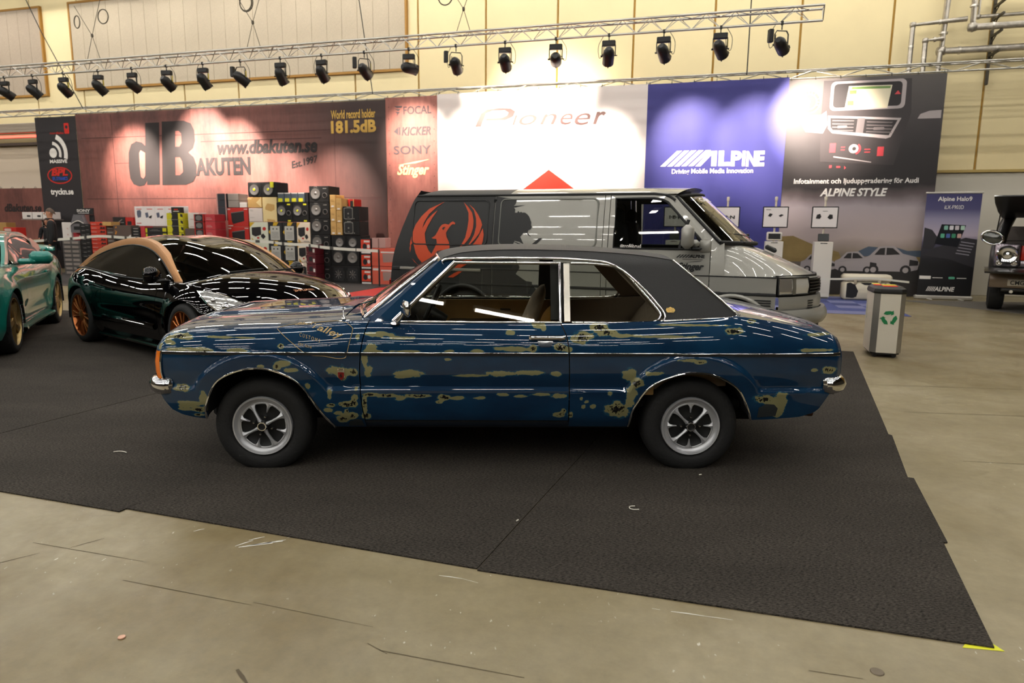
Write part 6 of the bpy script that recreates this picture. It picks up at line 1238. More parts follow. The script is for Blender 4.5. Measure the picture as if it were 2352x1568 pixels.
for i in range(2):
    x0 = -15.63+.485*i; t = item('speaker_box', f'black ported speaker with yellow tags, {"next to the cream carton" if i == 0 else "next to the tall speaker tower"}', 'speaker', x0, x0+.48, 1.57, 2.075, CAB, depth=.5, body='cabinet'); driver(t, .32, .58, .13, 1); port(t, .76, .46, .055); deco(t, 'price_tag', M('tag_yellow'), [rrect(.68, .86, .88, .94, .02), rrect(.7, .02, .88, .10, .02)], lift=.004)
# hazard-striped subwoofer cartons in two rows
HZ_ = M('hazard_yellow', '#c8a020', .55)
def wcarton(lab, x0, x1, z0, z1, warm):
    t = item('carton', lab, 'carton', x0, x1, z0, z1, M('carton_white_w', '#e2d2bc', .6) if warm else M('carton_white_g', '#cfd0bc', .6)); deco(t, 'stripe', M('stripe_gold', '#c99a3a', .6) if warm else HZ_, [[(.02, .98), (.3, .98), (.02, .72)], [(.1, .02), (.3, .02), (.1, .2)]]); deco(t, 'speaker_picture', M('print_black', '#1e1b1c', .6), [[(.12, .72), (.62, .76), (.62, .36), (.3, .26), (.12, .36)], [(.62, .36), (.74, .42), (.86, .26), (.72, .14), (.6, .26)]]); deco(t, 'red_dot', KR, [circ(.8, .66, .1, 12, .09), circ(.45, .2, .07, 10, .05)]); deco(t, 'fine_print', KG, [rect(.5, .04, .9, .08)])
def hcarton(lab, x0, x1, z0, z1):
    t = item('carton', lab, 'carton', x0, x1, z0, z1, KB); deco(t, 'hazard_stripe', HZ_, [[(.4, .99), (.75, .99), (.6, .82), (.35, .82)], [(.02, .5), (.14, .62), (.14, .38)], [(.3, .06), (.7, .06), (.6, .0), (.35, .0)]]); deco(t, 'spec_panel', M('spec_white', '#b9b6ae', .6), [rect(.16, .1, .82, .8)], lift=.005); deco(t, 'spec_icons', M('print_black'), [circ(.36, .66, .05, 10, .04), circ(.62, .66, .05, 10, .04)]+[rect(.24, .2+.07*k, .74, .215+.07*k) for k in range(5)], lift=.007)
for r, (z0, z1) in enumerate(((1.04, 1.565), (.515, 1.035), (.0, .51))):
    rn = ('top row', 'middle row', 'bottom row')[r]
    wcarton(f'white subwoofer carton at the red-carton end of the {rn} of the hazard-striped wall', -16.50, -15.92, z0, z1, False); hcarton(f'black hazard-striped carton left of its twin in the {rn}', -15.915, -15.48, z0, z1); hcarton(f'black hazard-striped carton right of its twin in the {rn}', -15.475, -15.05, z0, z1); wcarton(f'cream subwoofer carton beside the speaker tower in the {rn}', -15.045, -14.64, z0, z1, True)
# speaker tower
for i in range(6):
    z1 = 2.49-.415*i; t = item('speaker_box', f'black ported speaker in the tall tower, {ORD[i]} from the top', 'speaker', -14.63, -14.05, z1-.412, z1, CAB, depth=.55, group='speaker tower', body='cabinet'); driver(t, .33, .55, .145); port(t, .79, .42, .06); deco(t, 'maker_plate', M('plate_silver', '#a8a49c', .3, .7), [rect(.70, .82, .88, .87), rect(.25, .93, .42, .96)])
for i in range(4):
    z1 = 1.0-.25*i; t = item('carton', f'dark maroon carton standing before the speaker tower, {ORD[i]} from the top of its stack', 'carton', -14.50, -14.22, z1-.248, z1, KM, y=-1.75, depth=.4); deco(t, 'print', KW, [rect(.08, .2, .16, .24), rect(.72, .2, .9, .55)]); deco(t, 'picture', KB, [rect(.3, .3, .65, .75)])
# gold cartons
for c, (x0, x1, zt_) in enumerate(((-14.03, -13.86, 2.27), (-13.855, -13.69, 2.18))):
    n = 3; hh = (zt_-1.245)/n
    for i in range(n):
        t = item('carton', f'golden slim carton, {ORD[i]} from the top in the stack {"against the tower" if c == 0 else "next to the red carton edge"}', 'carton', x0, x1, zt_-hh*(i+1), zt_-hh*i-.002, KT, depth=.45); deco(t, 'sticker', KW, [rect(.25, .08, .7, .2)]); deco(t, 'fine_print', M('carton_tan_dark', '#9a7840', .7), [rect(.2, .5, .7, .54), rect(.2, .6, .6, .63)])
t = item('carton', 'red carton with a gold edge behind the golden stacks', 'carton', -13.68, -13.5, 1.245, 2.17, KR, y=-1.0, depth=.4); deco(t, 'window', KB, [rect(.4, .72, .9, .95)]); deco(t, 'edge', KT, [rect(.88, .7, .99, 1.0)], lift=.004)
for i in range(2):
    t = item('speaker_box', f'square-framed black sub speaker beside the golden cartons, {("upper", "lower")[i]} of two', 'speaker', -13.66, -13.18, 1.975-.365*(i+1), 1.972-.365*i, CAB, y=-1.32, depth=.5, body='cabinet'); deco(t, 'frame', M('frame_silver', '#9a9690', .3, .8), [rrect(.08, .1, .62, .92, .08)]); deco(t, 'basket', KB, [rrect(.12, .15, .58, .87, .08)], lift=.006); deco(t, 'dust_cap', CONE, [circ(.35, .5, .05, 12, .06), rect(.3, .22, .4, .26)], lift=.009); deco(t, 'corner_plate', M('plate_silver'), [circ(.68, .15, .03, 8, .04), rect(.25, .94, .5, .99)], lift=.004)
t = item('speaker_box', 'low black twin speaker under the square-framed pair', 'speaker', -14.02, -13.16, .885, 1.242, CAB, depth=.5, body='cabinet'); driver(t, .28, .48, .115); driver(t, .72, .48, .115); deco(t, 'slot', DARKU, [rect(.46, .1, .54, .9)])
t = item('speaker_box', 'larger black twin-cone speaker above the starburst speaker', 'speaker', -14.04, -13.22, .46, .882, CAB, depth=.5, body='cabinet'); driver(t, .25, .5, .145); driver(t, .76, .5, .145); deco(t, 'slot', DARKU, [rect(.47, .1, .55, .9)])
t = item('speaker_box', 'bottom black speaker with two square starburst cones on the carpet', 'speaker', -14.06, -13.21, .0, .457, CAB, depth=.5, bev=.015, body='cabinet'); deco(t, 'square_frame', KB, [rrect(.09, .12, .42, .88, .03), rrect(.58, .12, .91, .88, .03)])
deco(t, 'starburst', M('star_silver', '#9a9696', .25, .85), [[(cx+.03*math.cos(a-.25), .5+.05*math.sin(a-.25)), (cx+.125*math.cos(a-.12), .5+.26*math.sin(a-.12)), (cx+.125*math.cos(a+.12), .5+.26*math.sin(a+.12)), (cx+.03*math.cos(a+.25), .5+.05*math.sin(a+.25))] for cx in (.255, .745) for a in linspace(0, 2*PI, 9)[:-1]]+[circ(.255, .5, .03, 10, .055), circ(.745, .5, .03, 10, .055)], lift=.008)
deco(t, 'frame_line', M('frame_line', '#4a4644', .4), [rect(.02, .95, .98, .96), rect(.02, .03, .98, .04), rect(.44, .3, .45, .7), rect(.55, .3, .56, .7)], lift=.004)
for i in range(3):
    t = item('carton', f'black and orange-red speaker carton, {("topmost", "middle", "lowest")[i]} of the three by the brand banner foot', 'carton', -13.19, -12.88, .78-.39*i, 1.168-.39*i, KB); deco(t, 'orange_face', M('print_orange_red', '#d03c1c', .5), [rect(.08, .18, .92, .92)]); deco(t, 'title', KW, [rect(.35, .74, .88, .86), rect(.1, .02, .95, .12)], lift=.005); deco(t, 'driver_picture', KB, [circ(.42, .46, .2, 14, .2)], lift=.005); deco(t, 'white_dot', KW, [circ(.76, .48, .13, 12, .13)], lift=.006)
for i in range(2):
    t = item('carton', f'salmon carton with a grille picture beside the van, {("upper", "lower")[i]} one', 'carton', -12.87, -12.15, .465-.465*i, .925-.465*i, PINK); deco(t, 'grille_picture', M('print_warm_grey', '#9a8078', .6), [[(.42, .7), (.98, .72), (.98, .25), (.45, .22)]]); deco(t, 'title', KW, [rect(.36, .74, .98, .82), rect(.04, .78, .3, .9)], lift=.005)
for i in range(2): t = item('carton', f'pale grey-pink carton standing on the salmon cartons, {("nearer the orange cartons", "nearer the van")[i]}', 'carton', -12.86+.2*i, -12.67+.2*i, .928, 1.185, M('carton_greypink', '#b08d86', .6), depth=.3)
# red group
for i, (z0, z1) in enumerate(((1.435, 1.94), (.93, 1.43), (.425, .925), (.0, .42))):
    t = item('carton', f'bright red carton with a black cabinet picture, {ORD[i]} from the top', 'carton', -17.18, -16.52, z0, z1, KR, group='red cabinet cartons'); deco(t, 'cabinet_picture', M('print_black'), [[(.18, .72), (.8, .82), (.8, .3), (.26, .14), (.2, .3)]]); deco(t, 'cabinet_top', M('print_grey', '#6d6866', .5), [[(.18, .74), (.8, .84), (.8, .8), (.18, .7)]], lift=.005); deco(t, 'corner_print', M('print_pale', '#c8a8a0', .6), [rect(.02, .88, .15, .95), rect(.8, .9, .98, .95), rect(.02, .03, .25, .08)], lift=.004)
for i in range(4):
    t = item('carton', f'black carton with glossy pictures in the stack behind the red cartons, {ORD[i]} from the top', 'carton', -17.50, -17.19, 2.32-.18*(i+1), 2.318-.18*i, M('carton_slate_dark', '#2e333a', .4)); deco(t, 'pink_edge', M('carton_greypink'), [rect(.0, .0, .12, 1), rect(.88, 0, 1, 1)])
for i in range(2): item('carton', f'grey carton with a pink edge on top of the red cabinet cartons, {("upper", "lower")[i]} one', 'carton', -17.14, -16.8, 1.943+.187*(1-i), 2.128+.187*(1-i), KG)
item('carton', 'small bright white box beside the grey cartons on the red stack', 'carton', -16.78, -16.54, 1.943, 2.08, KW, depth=.3)
for i in range(3):
    t = item('carton', f'carmine carton in the narrow stack before the glossy black cartons, {ORD[i]} from the top', 'carton', -17.55, -17.22, 1.76-.2*(i+1), 1.757-.2*i, M('carton_carmine', '#b8353c', .55), y=-1.75); deco(t, 'print', M('print_pale'), [rect(.15, .3, .7, .36), rect(.15, .5, .6, .54)])
for i in range(3):
    t = item('carton', f'black carton framed in red with a round driver picture, {ORD[i]} from the top', 'carton', -17.9, -17.57, 1.76-.2*(i+1), 1.757-.2*i, KR, y=-1.75); deco(t, 'black_face', KB, [rect(.12, .04, .88, .96)]); deco(t, 'driver_picture', M('print_grey'), [circ(.5, .5, .3, 14, .35)], lift=.005)
# long low counter that carries the middle goods
t = thing('display_counter', 'long dark counter carrying the goods behind the black coupe', 'counter', BW(-20.6, -1.75, 0), RZW); mb = MB(); mb.box((1.55, .3, 1.06), (3.1, .7, .05), b=.01); mb.build('counter_top', M('counter_dark', '#2c2826', .6), t)
for x in (.06, 1.5, 3.0):
    mb = MB(); mb.box((x, .3, .517), (.06, .6, 1.035)); mb.build('counter_leg', M('counter_dark'), t)
# boards and boxes on it
t = item('display_board', 'wide white poster board with small speaker pictures above the counter', 'poster board', -20.35, -18.50, 1.43, 1.98, M('board_white', '#e6dedb', .5), y=-1.25, depth=.03, body='board')
deco(t, 'seam', M('board_seam', '#c9b8b4', .6), [rect(.385+.19*i, .02, .388+.19*i, .98) for i in range(3)]); deco(t, 'red_titles', M('title_red', '#d0605a', .6), [rect(.04+.2*i, .84, .14+.2*i, .88) for i in range(4)]+[rect(.03, .12, .12, .16)])
deco(t, 'speaker_pictures', M('print_slate', '#5a5e70', .6), [[(.05, .78), (.11, .82), (.13, .72), (.12, .46), (.06, .42), (.045, .6)]]+[[(.20+.21*i, .66), (.255+.21*i, .70), (.265+.21*i, .46), (.215+.21*i, .42)] for i in range(3)]); deco(t, 'box_pictures', M('print_black'), [[(.28+.21*i, .50), (.33+.21*i, .55), (.31+.21*i, .38), (.265+.21*i, .42)] for i in range(3)], lift=.004)
item('carton', 'carton row under the white poster board on the counter', 'carton', -20.0, -18.9, 1.09, 1.425, KBR, y=-1.24, depth=.2)
t = item('carton', 'black carton with a red label on the top corner of the poster board', 'carton', -18.85, -18.52, 1.79, 1.95, KB, y=-1.5, depth=.12); deco(t, 'label', KR, [rect(.3, .5, .7, .7)]); deco(t, 'title', KW, [rect(.2, .25, .8, .35)])
for i in range(4):
    t = item('carton', f'acid yellow carton with black notches, {ORD[i]} from the top of the tall yellow stack', 'carton', -18.82, -18.28, 1.79-.175*(i+1), 1.788-.175*i, KY, y=-1.72, depth=.3); deco(t, 'black_band', KB, [[(.3, .98), (.72, .98), (.72, .02), (.3, .02), (.36, .5)]]); deco(t, 'notch', KB, [[(.86, .9), (1.0, .75), (1.0, .3), (.86, .45)]], lift=.004)
for i in range(2):
    t = item('carton', f'flat black and yellow carton before the poster board, {("upper", "lower")[i]} of the pair', 'carton', -19.55, -18.85, 1.09+.15*(1-i), 1.238+.15*(1-i), KB, y=-1.72, depth=.3); deco(t, 'yellow_end', KY, [rect(.0, .1, .08, .9), rect(.82, .3, 1, .95)]); deco(t, 'print', M('print_grey'), [rect(.2, .4, .7, .5), rect(.3, .6, .6, .68)])
t = item('carton', 'white carton with pale pink print beside the yellow stack', 'carton', -18.22, -17.85, 1.38, 1.80, M('carton_white'), y=-1.6, depth=.3); deco(t, 'print', M('print_pale'), [rect(.15, .1, .9, .14), rect(.2, .55, .8, .6)])
item('carton', 'dark red-brown carton under the pale white carton', 'carton', -18.24, -17.92, 1.09, 1.376, KBR, y=-1.72, depth=.4)
for i in range(4):
    t = item('carton', f'small black carton with grey lettering, {ORD[i]} from the top, beside the red flap box', 'carton', -20.02, -19.75, 1.40-.077*(i+1), 1.399-.077*i, KB, y=-1.72, depth=.3); deco(t, 'print', KG, [rect(.2, .3, .8, .6)])
item('carton', 'red flap carton on the counter before the poster board', 'carton', -19.73, -19.57, 1.09, 1.43, M('carton_carmine'), y=-1.72, depth=.3)
t = item('carton', 'grey-brown carton with orange flame print leaning by the counter end', 'carton', -20.66, -20.05, 1.09, 1.45, KBR, y=-1.72, depth=.3); deco(t, 'flame_print', M('flame_orange', '#c07a2a', .6), [[(.06, .3), (.12, .5), (.08, .62), (.2, .5), (.14, .28)], [(.1, .75), (.16, .95), (.22, .8)]]); deco(t, 'white_flap', KW, [[(.75, .05), (.98, .3), (.98, .0)]])
t = item('carton', 'black carton with a diagonal knife-like print on the stacks', 'carton', -21.1, -20.66, 1.43, 1.68, KB); deco(t, 'diagonal_print', KG, [[(.15, .15), (.75, .75), (.8, .7), (.2, .1)], [(.35, .3), (.9, .35), (.9, .4), (.35, .35)]]); deco(t, 'red_spot', KR, [circ(.55, .3, .06, 8, .1)], lift=.005)
t = item('carton', 'small red carton with a black window beside the diagonal print carton', 'carton', -20.65, -20.36, 1.43, 1.67, KR); deco(t, 'window', KB, [rect(.25, .1, .75, .55)])
# stacks on the floor at the left
def stack(n, x0, x1, z0, z1, mat, who, y=-1.5, dec=None, grp=None):
    hh = (z1-z0)/n
    for i in range(n):
        t = item('carton', f'{who}, {ORD[i]} from the top', 'carton', x0, x1, z1-hh*(i+1), z1-hh*i-.002, mat, y=y, group=grp)
        if dec: dec(t)
stack(14, -21.72, -21.16, 0, 1.54, KO, 'orange-red carton in the tall bright stack', dec=lambda t: (deco(t, 'title', M('print_pale'), [rect(.08, .3, .4, .42)]), deco(t, 'picture', KB, [[(.6, .2), (.68, .75), (.8, .5), (.92, .75), (.95, .2)]])), grp='orange-red cartons')
stack(12, -22.12, -21.73, 0, 1.48, KB, 'black speckled carton in the stack beside the orange one', dec=lambda t: deco(t, 'print', M('print_grey'), [rect(.2, .3, .5, .5), rect(.6, .55, .85, .7)]), grp='black cartons left of the orange stack')
stack(12, -21.14, -20.86, 0, 1.42, KBR, 'brown-black carton in the slim stack right of the orange one', dec=lambda t: deco(t, 'print', KG, [rect(.15, .35, .8, .6)]), grp='brown cartons right of the orange stack')
stack(8, -20.85, -20.66, 0, 1.30, M('carton_mouse', '#6d6260', .6), 'mouse-grey narrow carton in the last floor stack before the counter', dec=lambda t: deco(t, 'white_label', KW, [rect(.2, .2, .8, .7)]), grp='mouse-grey cartons')
stack(8, -22.82, -22.15, 0, 1.0, M('carton_pewter', '#5c5856', .6), 'pewter carton in the stack behind the standing man', dec=lambda t: deco(t, 'print', KG, [rect(.1, .2, .45, .75), rect(.55, .2, .9, .75)]), grp='pewter cartons')
item('carton', 'orange flat carton with white top on the brown stack', 'carton', -21.12, -20.80, 1.425, 1.54, KT, y=-1.65, depth=.3)
t = item('carton', 'dark red and white carton below the silver head unit stand', 'carton', -22.6, -22.15, 1.003, 1.22, M('carton_carmine'), depth=.3); deco(t, 'label', KW, [rect(.5, .2, .9, .6)])
t = thing('stereo_display', 'silver car-stereo display head with a white swoosh under the black sign', 'display', BW(-22.5, -1.45, 1.223), RZW)
mb = MB(); mb.poly([(0, 0), (.55, 0), (.55, .22), (.42, .52), (.14, .52), (0, .22)], .12, wallfn(0), back=True); mb.build('housing', M('housing_silver', '#7d7a7e', .4, .4), t)
mb = MB(); mb.poly(rrect(.12, .26, .42, .34, .01), .002, wallfn(-.004)); mb.poly(rrect(.12, .08, .42, .18, .01), .002, wallfn(-.004)); mb.build('stereo_face', KB, t)
mb = MB(); mb.tube(spline([(-.08, -.02, .08), (.05, -.02, .24), (.3, -.02, .34), (.52, -.02, .27)], 6), .016, 6, upv=(0, 1, 0), flat=(.4, 1)); mb.build('swoosh', KW, t)
t = thing('display_sign', 'black sign with white maker name above the silver display head', 'sign', BW(-22.42, -1.3, 1.747), RZW); mb = MB(); mb.box((.32, .0, .09), (.66, .04, .18), b=.005); mb.build('panel', KB, t); mb = MB(); text_fit(mb, 'SONY', .06, .56, .07, .15, wallfn(-.024), bold=.03); mb.poly(rect(.1, .03, .5, .045), .001, wallfn(-.023)); mb.build('lettering', KW, t)
t = thing('sign_stand', 'dark stand panel behind the silver display head', 'stand', BW(-21.93, -1.22, 0), RZW); mb = MB(); mb.box((0, 0, .87), (.16, .05, 1.74), b=.01); mb.build('post', KB, t); mb = MB(); mb.box((0, 0, .02), (.4, .3, .04), b=.01); mb.build('foot', KB, t)
# counter corner with shop people
t = thing('sales_counter', 'plywood sales counter with cardboard panels at the far corner', 'counter', BW(-26.0, -1.9, 0), RZW)
mb = MB(); mb.box((1.2, .4, .98), (2.6, .7, .05), b=.01); mb.build('counter_top', M('counter_ply', '#8a6a3e', .6), t); mb = MB(); mb.box((1.2, .12, .477), (2.4, .04, .95)); mb.build('front_panel', M('panel_kraft', '#a07c46', .7), t)
for x in (.05, 2.35):
    mb = MB(); mb.box((x, .42, .477), (.05, .6, .95)); mb.build('side_panel', M('counter_ply'), t)
t = item('carton', 'big kraft cardboard box upright on the sales counter', 'carton', -25.3, -24.6, 1.008, 1.5, M('panel_kraft'), y=-1.75, depth=.3)
t = item('carton', 'red carton with white print on the corner counter beside the man', 'carton', -24.4, -23.9, 1.008, 1.36, KR, y=-2.0, depth=.3); deco(t, 'print', M('print_pale'), [rect(.1, .1, .6, .9)])
t = item('carton', 'white paper carton leaning on the corner counter', 'carton', -24.85, -24.45, 1.008, 1.25, KW, y=-2.0, depth=.2)
t = item('carton', 'tall white carton with pink dots directly behind the standing man', 'carton', -22.95, -22.6, 1.003, 1.52, M('carton_white'), y=-1.35, depth=.3); deco(t, 'dots', M('print_pale'), [circ(.6, .3, .08, 8, .05), circ(.6, .65, .08, 8, .05)])
t = thing('shelf_stand', 'thin post with a shelf of white cartons above the corner counter', 'shelf', BW(-24.75, -.45, 0), RZW); mb = MB(); mb.bar((0, 0, 0), (0, 0, 1.6), .025, 8); mb.build('post', M('post_grey', '#9a9088', .4, .5), t); mb = MB(); mb.box((0, 0, 1.6), (1.3, .35, .025)); mb.build('shelf_board', M('post_grey'), t); mb = MB(); mb.lathe([(.2, 0), (.2, .02), (.03, .03)], 16); mb.build('foot', M('post_grey'), t)
for i in range(3):
    t = item('carton', f'white carton on the high corner shelf, {ORD[i]} from the picture edge', 'carton', -25.38+.42*i, -24.98+.42*i, 1.615, 1.83, KW, y=-.6, depth=.28); deco(t, 'print', KB, [rect(.5, .3, .85, .55)])
# barrier tape
tp = [(-25.5, .90), (-23.91, .93), (-22.83, 1.0), (-21.87, 1.06), (-20.85, 1.14), (-19.95, 1.11), (-18.93, 1.08), (-15.77, 1.07), (-14.99, 1.02), (-14.21, .99), (-13.62, .93), (-12.30, .88)]
t = thing('barrier_tape', 'white dashed barrier tape strung in front of the stacked goods', 'tape', BW(0, -2.05, 0), RZW); c_ = spline(tp, 4); mb = MB(); mb.grid([[Vector((p[0], .01*math.sin(p[0]*4), p[1]+dz)) for p in c_] for dz in (-.035, .035)]); mb.build('ribbon', M('tape_white', '#d8d4c8', .5), t)
mb = MB()
for k, p in enumerate(c_[:-1]):
    if k % 2 == 0: q = p+(c_[k+1]-p)*.35; mb.add([(p[0], -.008, p[1]-.034), (q[0], -.008, q[1]-.034), (q[0], -.008, q[1]+.034), (p[0], -.008, p[1]+.034)], [(0, 1, 2, 3)])
o = mb.build('tape_print', M('tape_dark', '#4a4844', .5), t); o['kind'] = 'stuff'
for lab, x, hgt in (('slim black tape post beside the corner counter', -25.5, .92), ('slim black tape post beside the van tail', -12.28, .92), ('slim black tape post behind the black coupe', -17.3, 1.10)):
    t = thing('tape_post', lab, 'post', BW(x, -2.05, 0), RZW); mb = MB(); mb.bar((0, 0, 0), (0, 0, hgt), .02, 10); mb.build('pole', KB, t); mb = MB(); mb.lathe([(0, 0), (.16, 0), (.16, .015), (.03, .03)], 20); mb.build('foot', KB, t)
# ---------------------------------------------------------------- display stands by the blue banner
def stand(label, x, head, pic):
    t = thing('display_stand', label, 'display stand', BW(x, -1.0, 0), RZW)
    mb = MB(); mb.box((0, 0, .63), (.37, .3, 1.18), b=.006); mb.build('plinth', M('plinth_white', '#d9d2c6', .5), t); mb = MB(); mb.box((0, 0, .02), (.33, .26, .04)); mb.build('plinth_base', M('plinth_base', '#6d6a66', .5), t)
    mb = MB(); mb.bar((0, .08, 1.22), (0, .08, 2.16), .022, 10); mb.box((0, .08, 2.14), (.06, .06, .1), b=.012); mb.build('pole', M('pole_cream', '#d8cdb8', .4), t, smooth=40)
    mb = MB(); mb.box((0, .04, 1.745), (.53, .03, .46), b=.008); mb.build('board_frame', M('frame_black', '#151515', .4), t)
    mb = MB(); mb.poly(rect(-.243, 1.537, .243, 1.953), .002, wallfn(.021)); mb.build('board_face', M('board_white'), t)
    mb = MB(); F = wallfn(.018)
    if pic == 'a': mb.poly([(-.16, 1.77), (-.12, 1.83), (-.06, 1.81), (-.1, 1.75)], .001, F); mb.poly([(.06, 1.78), (.12, 1.81), (.17, 1.79), (.1, 1.75)], .001, F); mb.poly(rect(-.2, 1.90, -.1, 1.91), .001, F)
    elif pic == 'b': mb.poly([(-.18, 1.72), (-.16, 1.80), (-.1, 1.82), (-.07, 1.76), (-.1, 1.71)], .001, F); mb.poly([(.05, 1.74), (.09, 1.81), (.15, 1.80), (.16, 1.72), (.1, 1.70)], .001, F); mb.poly(rect(-.05, 1.87, .05, 1.878), .001, F)
    else: text_fit(mb, '!·B·N', -.14, .16, 1.70, 1.78, F, bold=.04)
    mb.build('board_print', M('print_black'), t)
    mb = MB()
    if head == 'frame': mb.box((0, 0, 1.33), (.32, .12, .19), b=.02); mb.build('head_unit', M('plinth_white'), t, smooth=50); mb = MB(); mb.box((0, -.062, 1.33), (.25, .01, .12), b=.004); mb.build('unit_screen', KB, t); 
    else: mb.box((0, 0, 1.315), (.22, .03, .16), b=.01, rot=Matrix.Rotation(-.15, 3, 'X')); mb.build('unit_screen', M('unit_dark', '#2a2c2c', .35), t)
    mb = MB(); mb.poly(rrect(-.07, 1.185, .07, 1.2, .006), .002, wallfn(-.153)); mb.build('plinth_slot', KB, t)
stand('white plinth stand with framed board, farthest behind the van windscreen', -5.33, 'tab', 'c'); stand('white plinth stand with framed board seen through the van windscreen', -4.2, 'frame', 'c'); stand('white plinth stand before the blue banner edge, framed stereo on top', -3.19, 'frame', 'a'); stand('white plinth stand before the printed silver cars, small dark tablet on top', -2.19, 'tab', 'b')
t = thing('speaker_case', 'white hard-shell case with black speaker cut-outs on the blue carpet', 'case', BW(-1.75, -1.25, 0), RZW)
mb = MB(); mb.box((.46, .2, .20), (.92, .4, .38), b=.04); mb.build('lower_shell', M('case_cream', '#d9cfb8', .5), t, smooth=60); mb = MB(); mb.box((.46, .2, .475), (.94, .42, .15), b=.045); mb.build('lid', M('case_cream'), t, smooth=60)
for sx in (0, 1):
    P = [(.06, .06), (.06, .36), (.12, .38), (.22, .34), (.29, .2), (.26, .08), (.2, .05)]; P = P if sx == 0 else [(.92-u, v) for u, v in P]; mb = MB(); mb.poly(P, .004, wallfn(-.004)); mb.build('speaker_grille', KB, t)
mb = MB(); mb.poly([(.32, .38), (.6, .38), (.52, .335), (.4, .335)], .004, wallfn(-.004)); mb.build('handle_recess', KB, t)
for x in (.22, .68):
    mb = MB(); mb.box((x, -.01, .40), (.06, .03, .12), b=.008); mb.build('latch', M('case_latch', '#b8ab92', .5), t)
t = thing('barrier_tape', 'short white tape between the plinth and the white case', 'tape', BW(0, -1.62, 0), RZW); c_ = spline([(-2.9, .44), (-2.30, .46), (-1.88, .47), (-1.31, .50), (-.6, .44)], 4); mb = MB(); mb.grid([[Vector((p[0], 0, p[1]+dz)) for p in c_] for dz in (-.02, .02)]); mb.build('ribbon', M('tape_white'), t)
# ================================================================ carpets and small things on the floor
def carpet_mat():
    m = bpy.data.materials.new('black_needle_felt'); m.use_nodes = True; nt = m.node_tree; b = nt.nodes['Principled BSDF']; N = nt.nodes.new; L = nt.links.new
    tc = N('ShaderNodeTexCoord'); mp = N('ShaderNodeMapping'); mp.inputs['Rotation'].default_value = (0, 0, .3); mp.inputs['Scale'].default_value = (.45, 1.3, 1); L(tc.outputs['Object'], mp.inputs[0])
    n1 = N('ShaderNodeTexNoise'); n1.inputs['Scale'].default_value = 150; n1.inputs['Detail'].default_value = 3; n1.inputs['Roughness'].default_value = .7; L(mp.outputs[0], n1.inputs['Vector'])
    n2 = N('ShaderNodeTexNoise'); n2.inputs['Scale'].default_value = 1.3; n2.inputs['Detail'].default_value = 6; n2.inputs['Roughness'].default_value = .65; L(mp.outputs[0], n2.inputs['Vector'])
    r1 = N('ShaderNodeValToRGB'); e = r1.color_ramp.elements; e[0].position = .36; e[0].color = (*hexc('#171512'), 1); e[1].position = .68; e[1].color = (*hexc('#544e47'), 1); L(n1.outputs[0], r1.inputs[0])
    r2 = N('ShaderNodeValToRGB'); e = r2.color_ramp.elements; e[0].position = .3; e[0].color = (.72, .72, .72, 1); e[1].position = .7; e[1].color = (1.15, 1.15, 1.15, 1); L(n2.outputs[0], r2.inputs[0])
    x = N('ShaderNodeMix'); x.data_type = 'RGBA'; x.blend_type = 'MULTIPLY'; x.inputs[0].default_value = 1; L(r1.outputs[0], x.inputs[6]); L(r2.outputs[0], x.inputs[7]); L(x.outputs[2], b.inputs['Base Color'])
    b.inputs['Roughness'].default_value = .95; b.inputs['Specular IOR Level'].default_value = .15
    bp = N('ShaderNodeBump'); bp.inputs['Strength'].default_value = .5; bp.inputs['Distance'].default_value = .004; L(n1.outputs[0], bp.inputs['Height']); L(bp.outputs[0], b.inputs['Normal'])
    return m
FELT = carpet_mat()
def carpet(label, pts, mat=None, th=.007):
    mb = MB(); mb.poly(pts, th, lambda u, v, d: Vector((u, v, th-d)), back=False); return tag(mb.build('carpet_strip', mat or FELT), label, 'carpet')
farY = lambda x: 8.192+(4.159-x)*.285
def seam(x0, y0):
    t = 0; x, y = x0, y0
    while y < farY(x): y += .02; x += .397*.02
    return (x, y)
nears = [((-.1405, 2.722), (1.709, 2.2)), ((-1.985, 3.335), (-.142, 2.735)), ((-3.84, 3.885), (-1.998, 3.295)), ((-5.7, 4.46), (-3.845, 3.90)), ((-7.6, 5.03), (-5.705, 4.45)), ((-9.5, 5.6), (-7.605, 5.04)), ((-11.4, 6.2), (-9.505, 5.62))]
labs = ['black carpet strip with the yellow-taped corner, nearest the free floor on the right', 'black carpet strip under the front wheel of the blue coupe', 'black carpet strip in front of the blue coupe nose, ends at a small step', 'black carpet strip before the black coupe, left of the nose strip', 'black carpet strip under the teal coupe front', 'black carpet strip behind the teal coupe, near the picture edge', 'black carpet strip farthest into the corner behind the teal coupe']
for k, ((lx, ly), (rx_, ry_)) in enumerate(nears):
    fl = seam(lx, ly); fr = seam(rx_, ry_)
    if k == 0: pts = [(lx, ly), (rx_, ry_), (2.040, 3.02), (2.062, 3.025), (2.393, 3.870), (2.365, 3.885), (2.735, 4.73), (2.725, 4.76), (4.159, 8.192), fl]
    else: pts = [(lx, ly), (rx_, ry_), fr, fl]
    carpet(labs[k], pts)
DKC = M('booth_felt_dark', '#3a3634', .95, var=(60, .25)); RDC = M('booth_felt_red', '#b3302a', .9, var=(60, .15))
def brect(x0, x1, y0, y1): return [tuple(BW(x, y)[:2]) for x, y in ((x0, y0), (x1, y0), (x1, y1), (x0, y1))]
carpet('dark grey carpet under the stacked speakers and cartons', brect(-23.5, -12.25, -4.5, -.4), DKC); carpet('bright red carpet area behind the van tail', brect(-12.2, -6.4, -4.4, -.4), RDC)
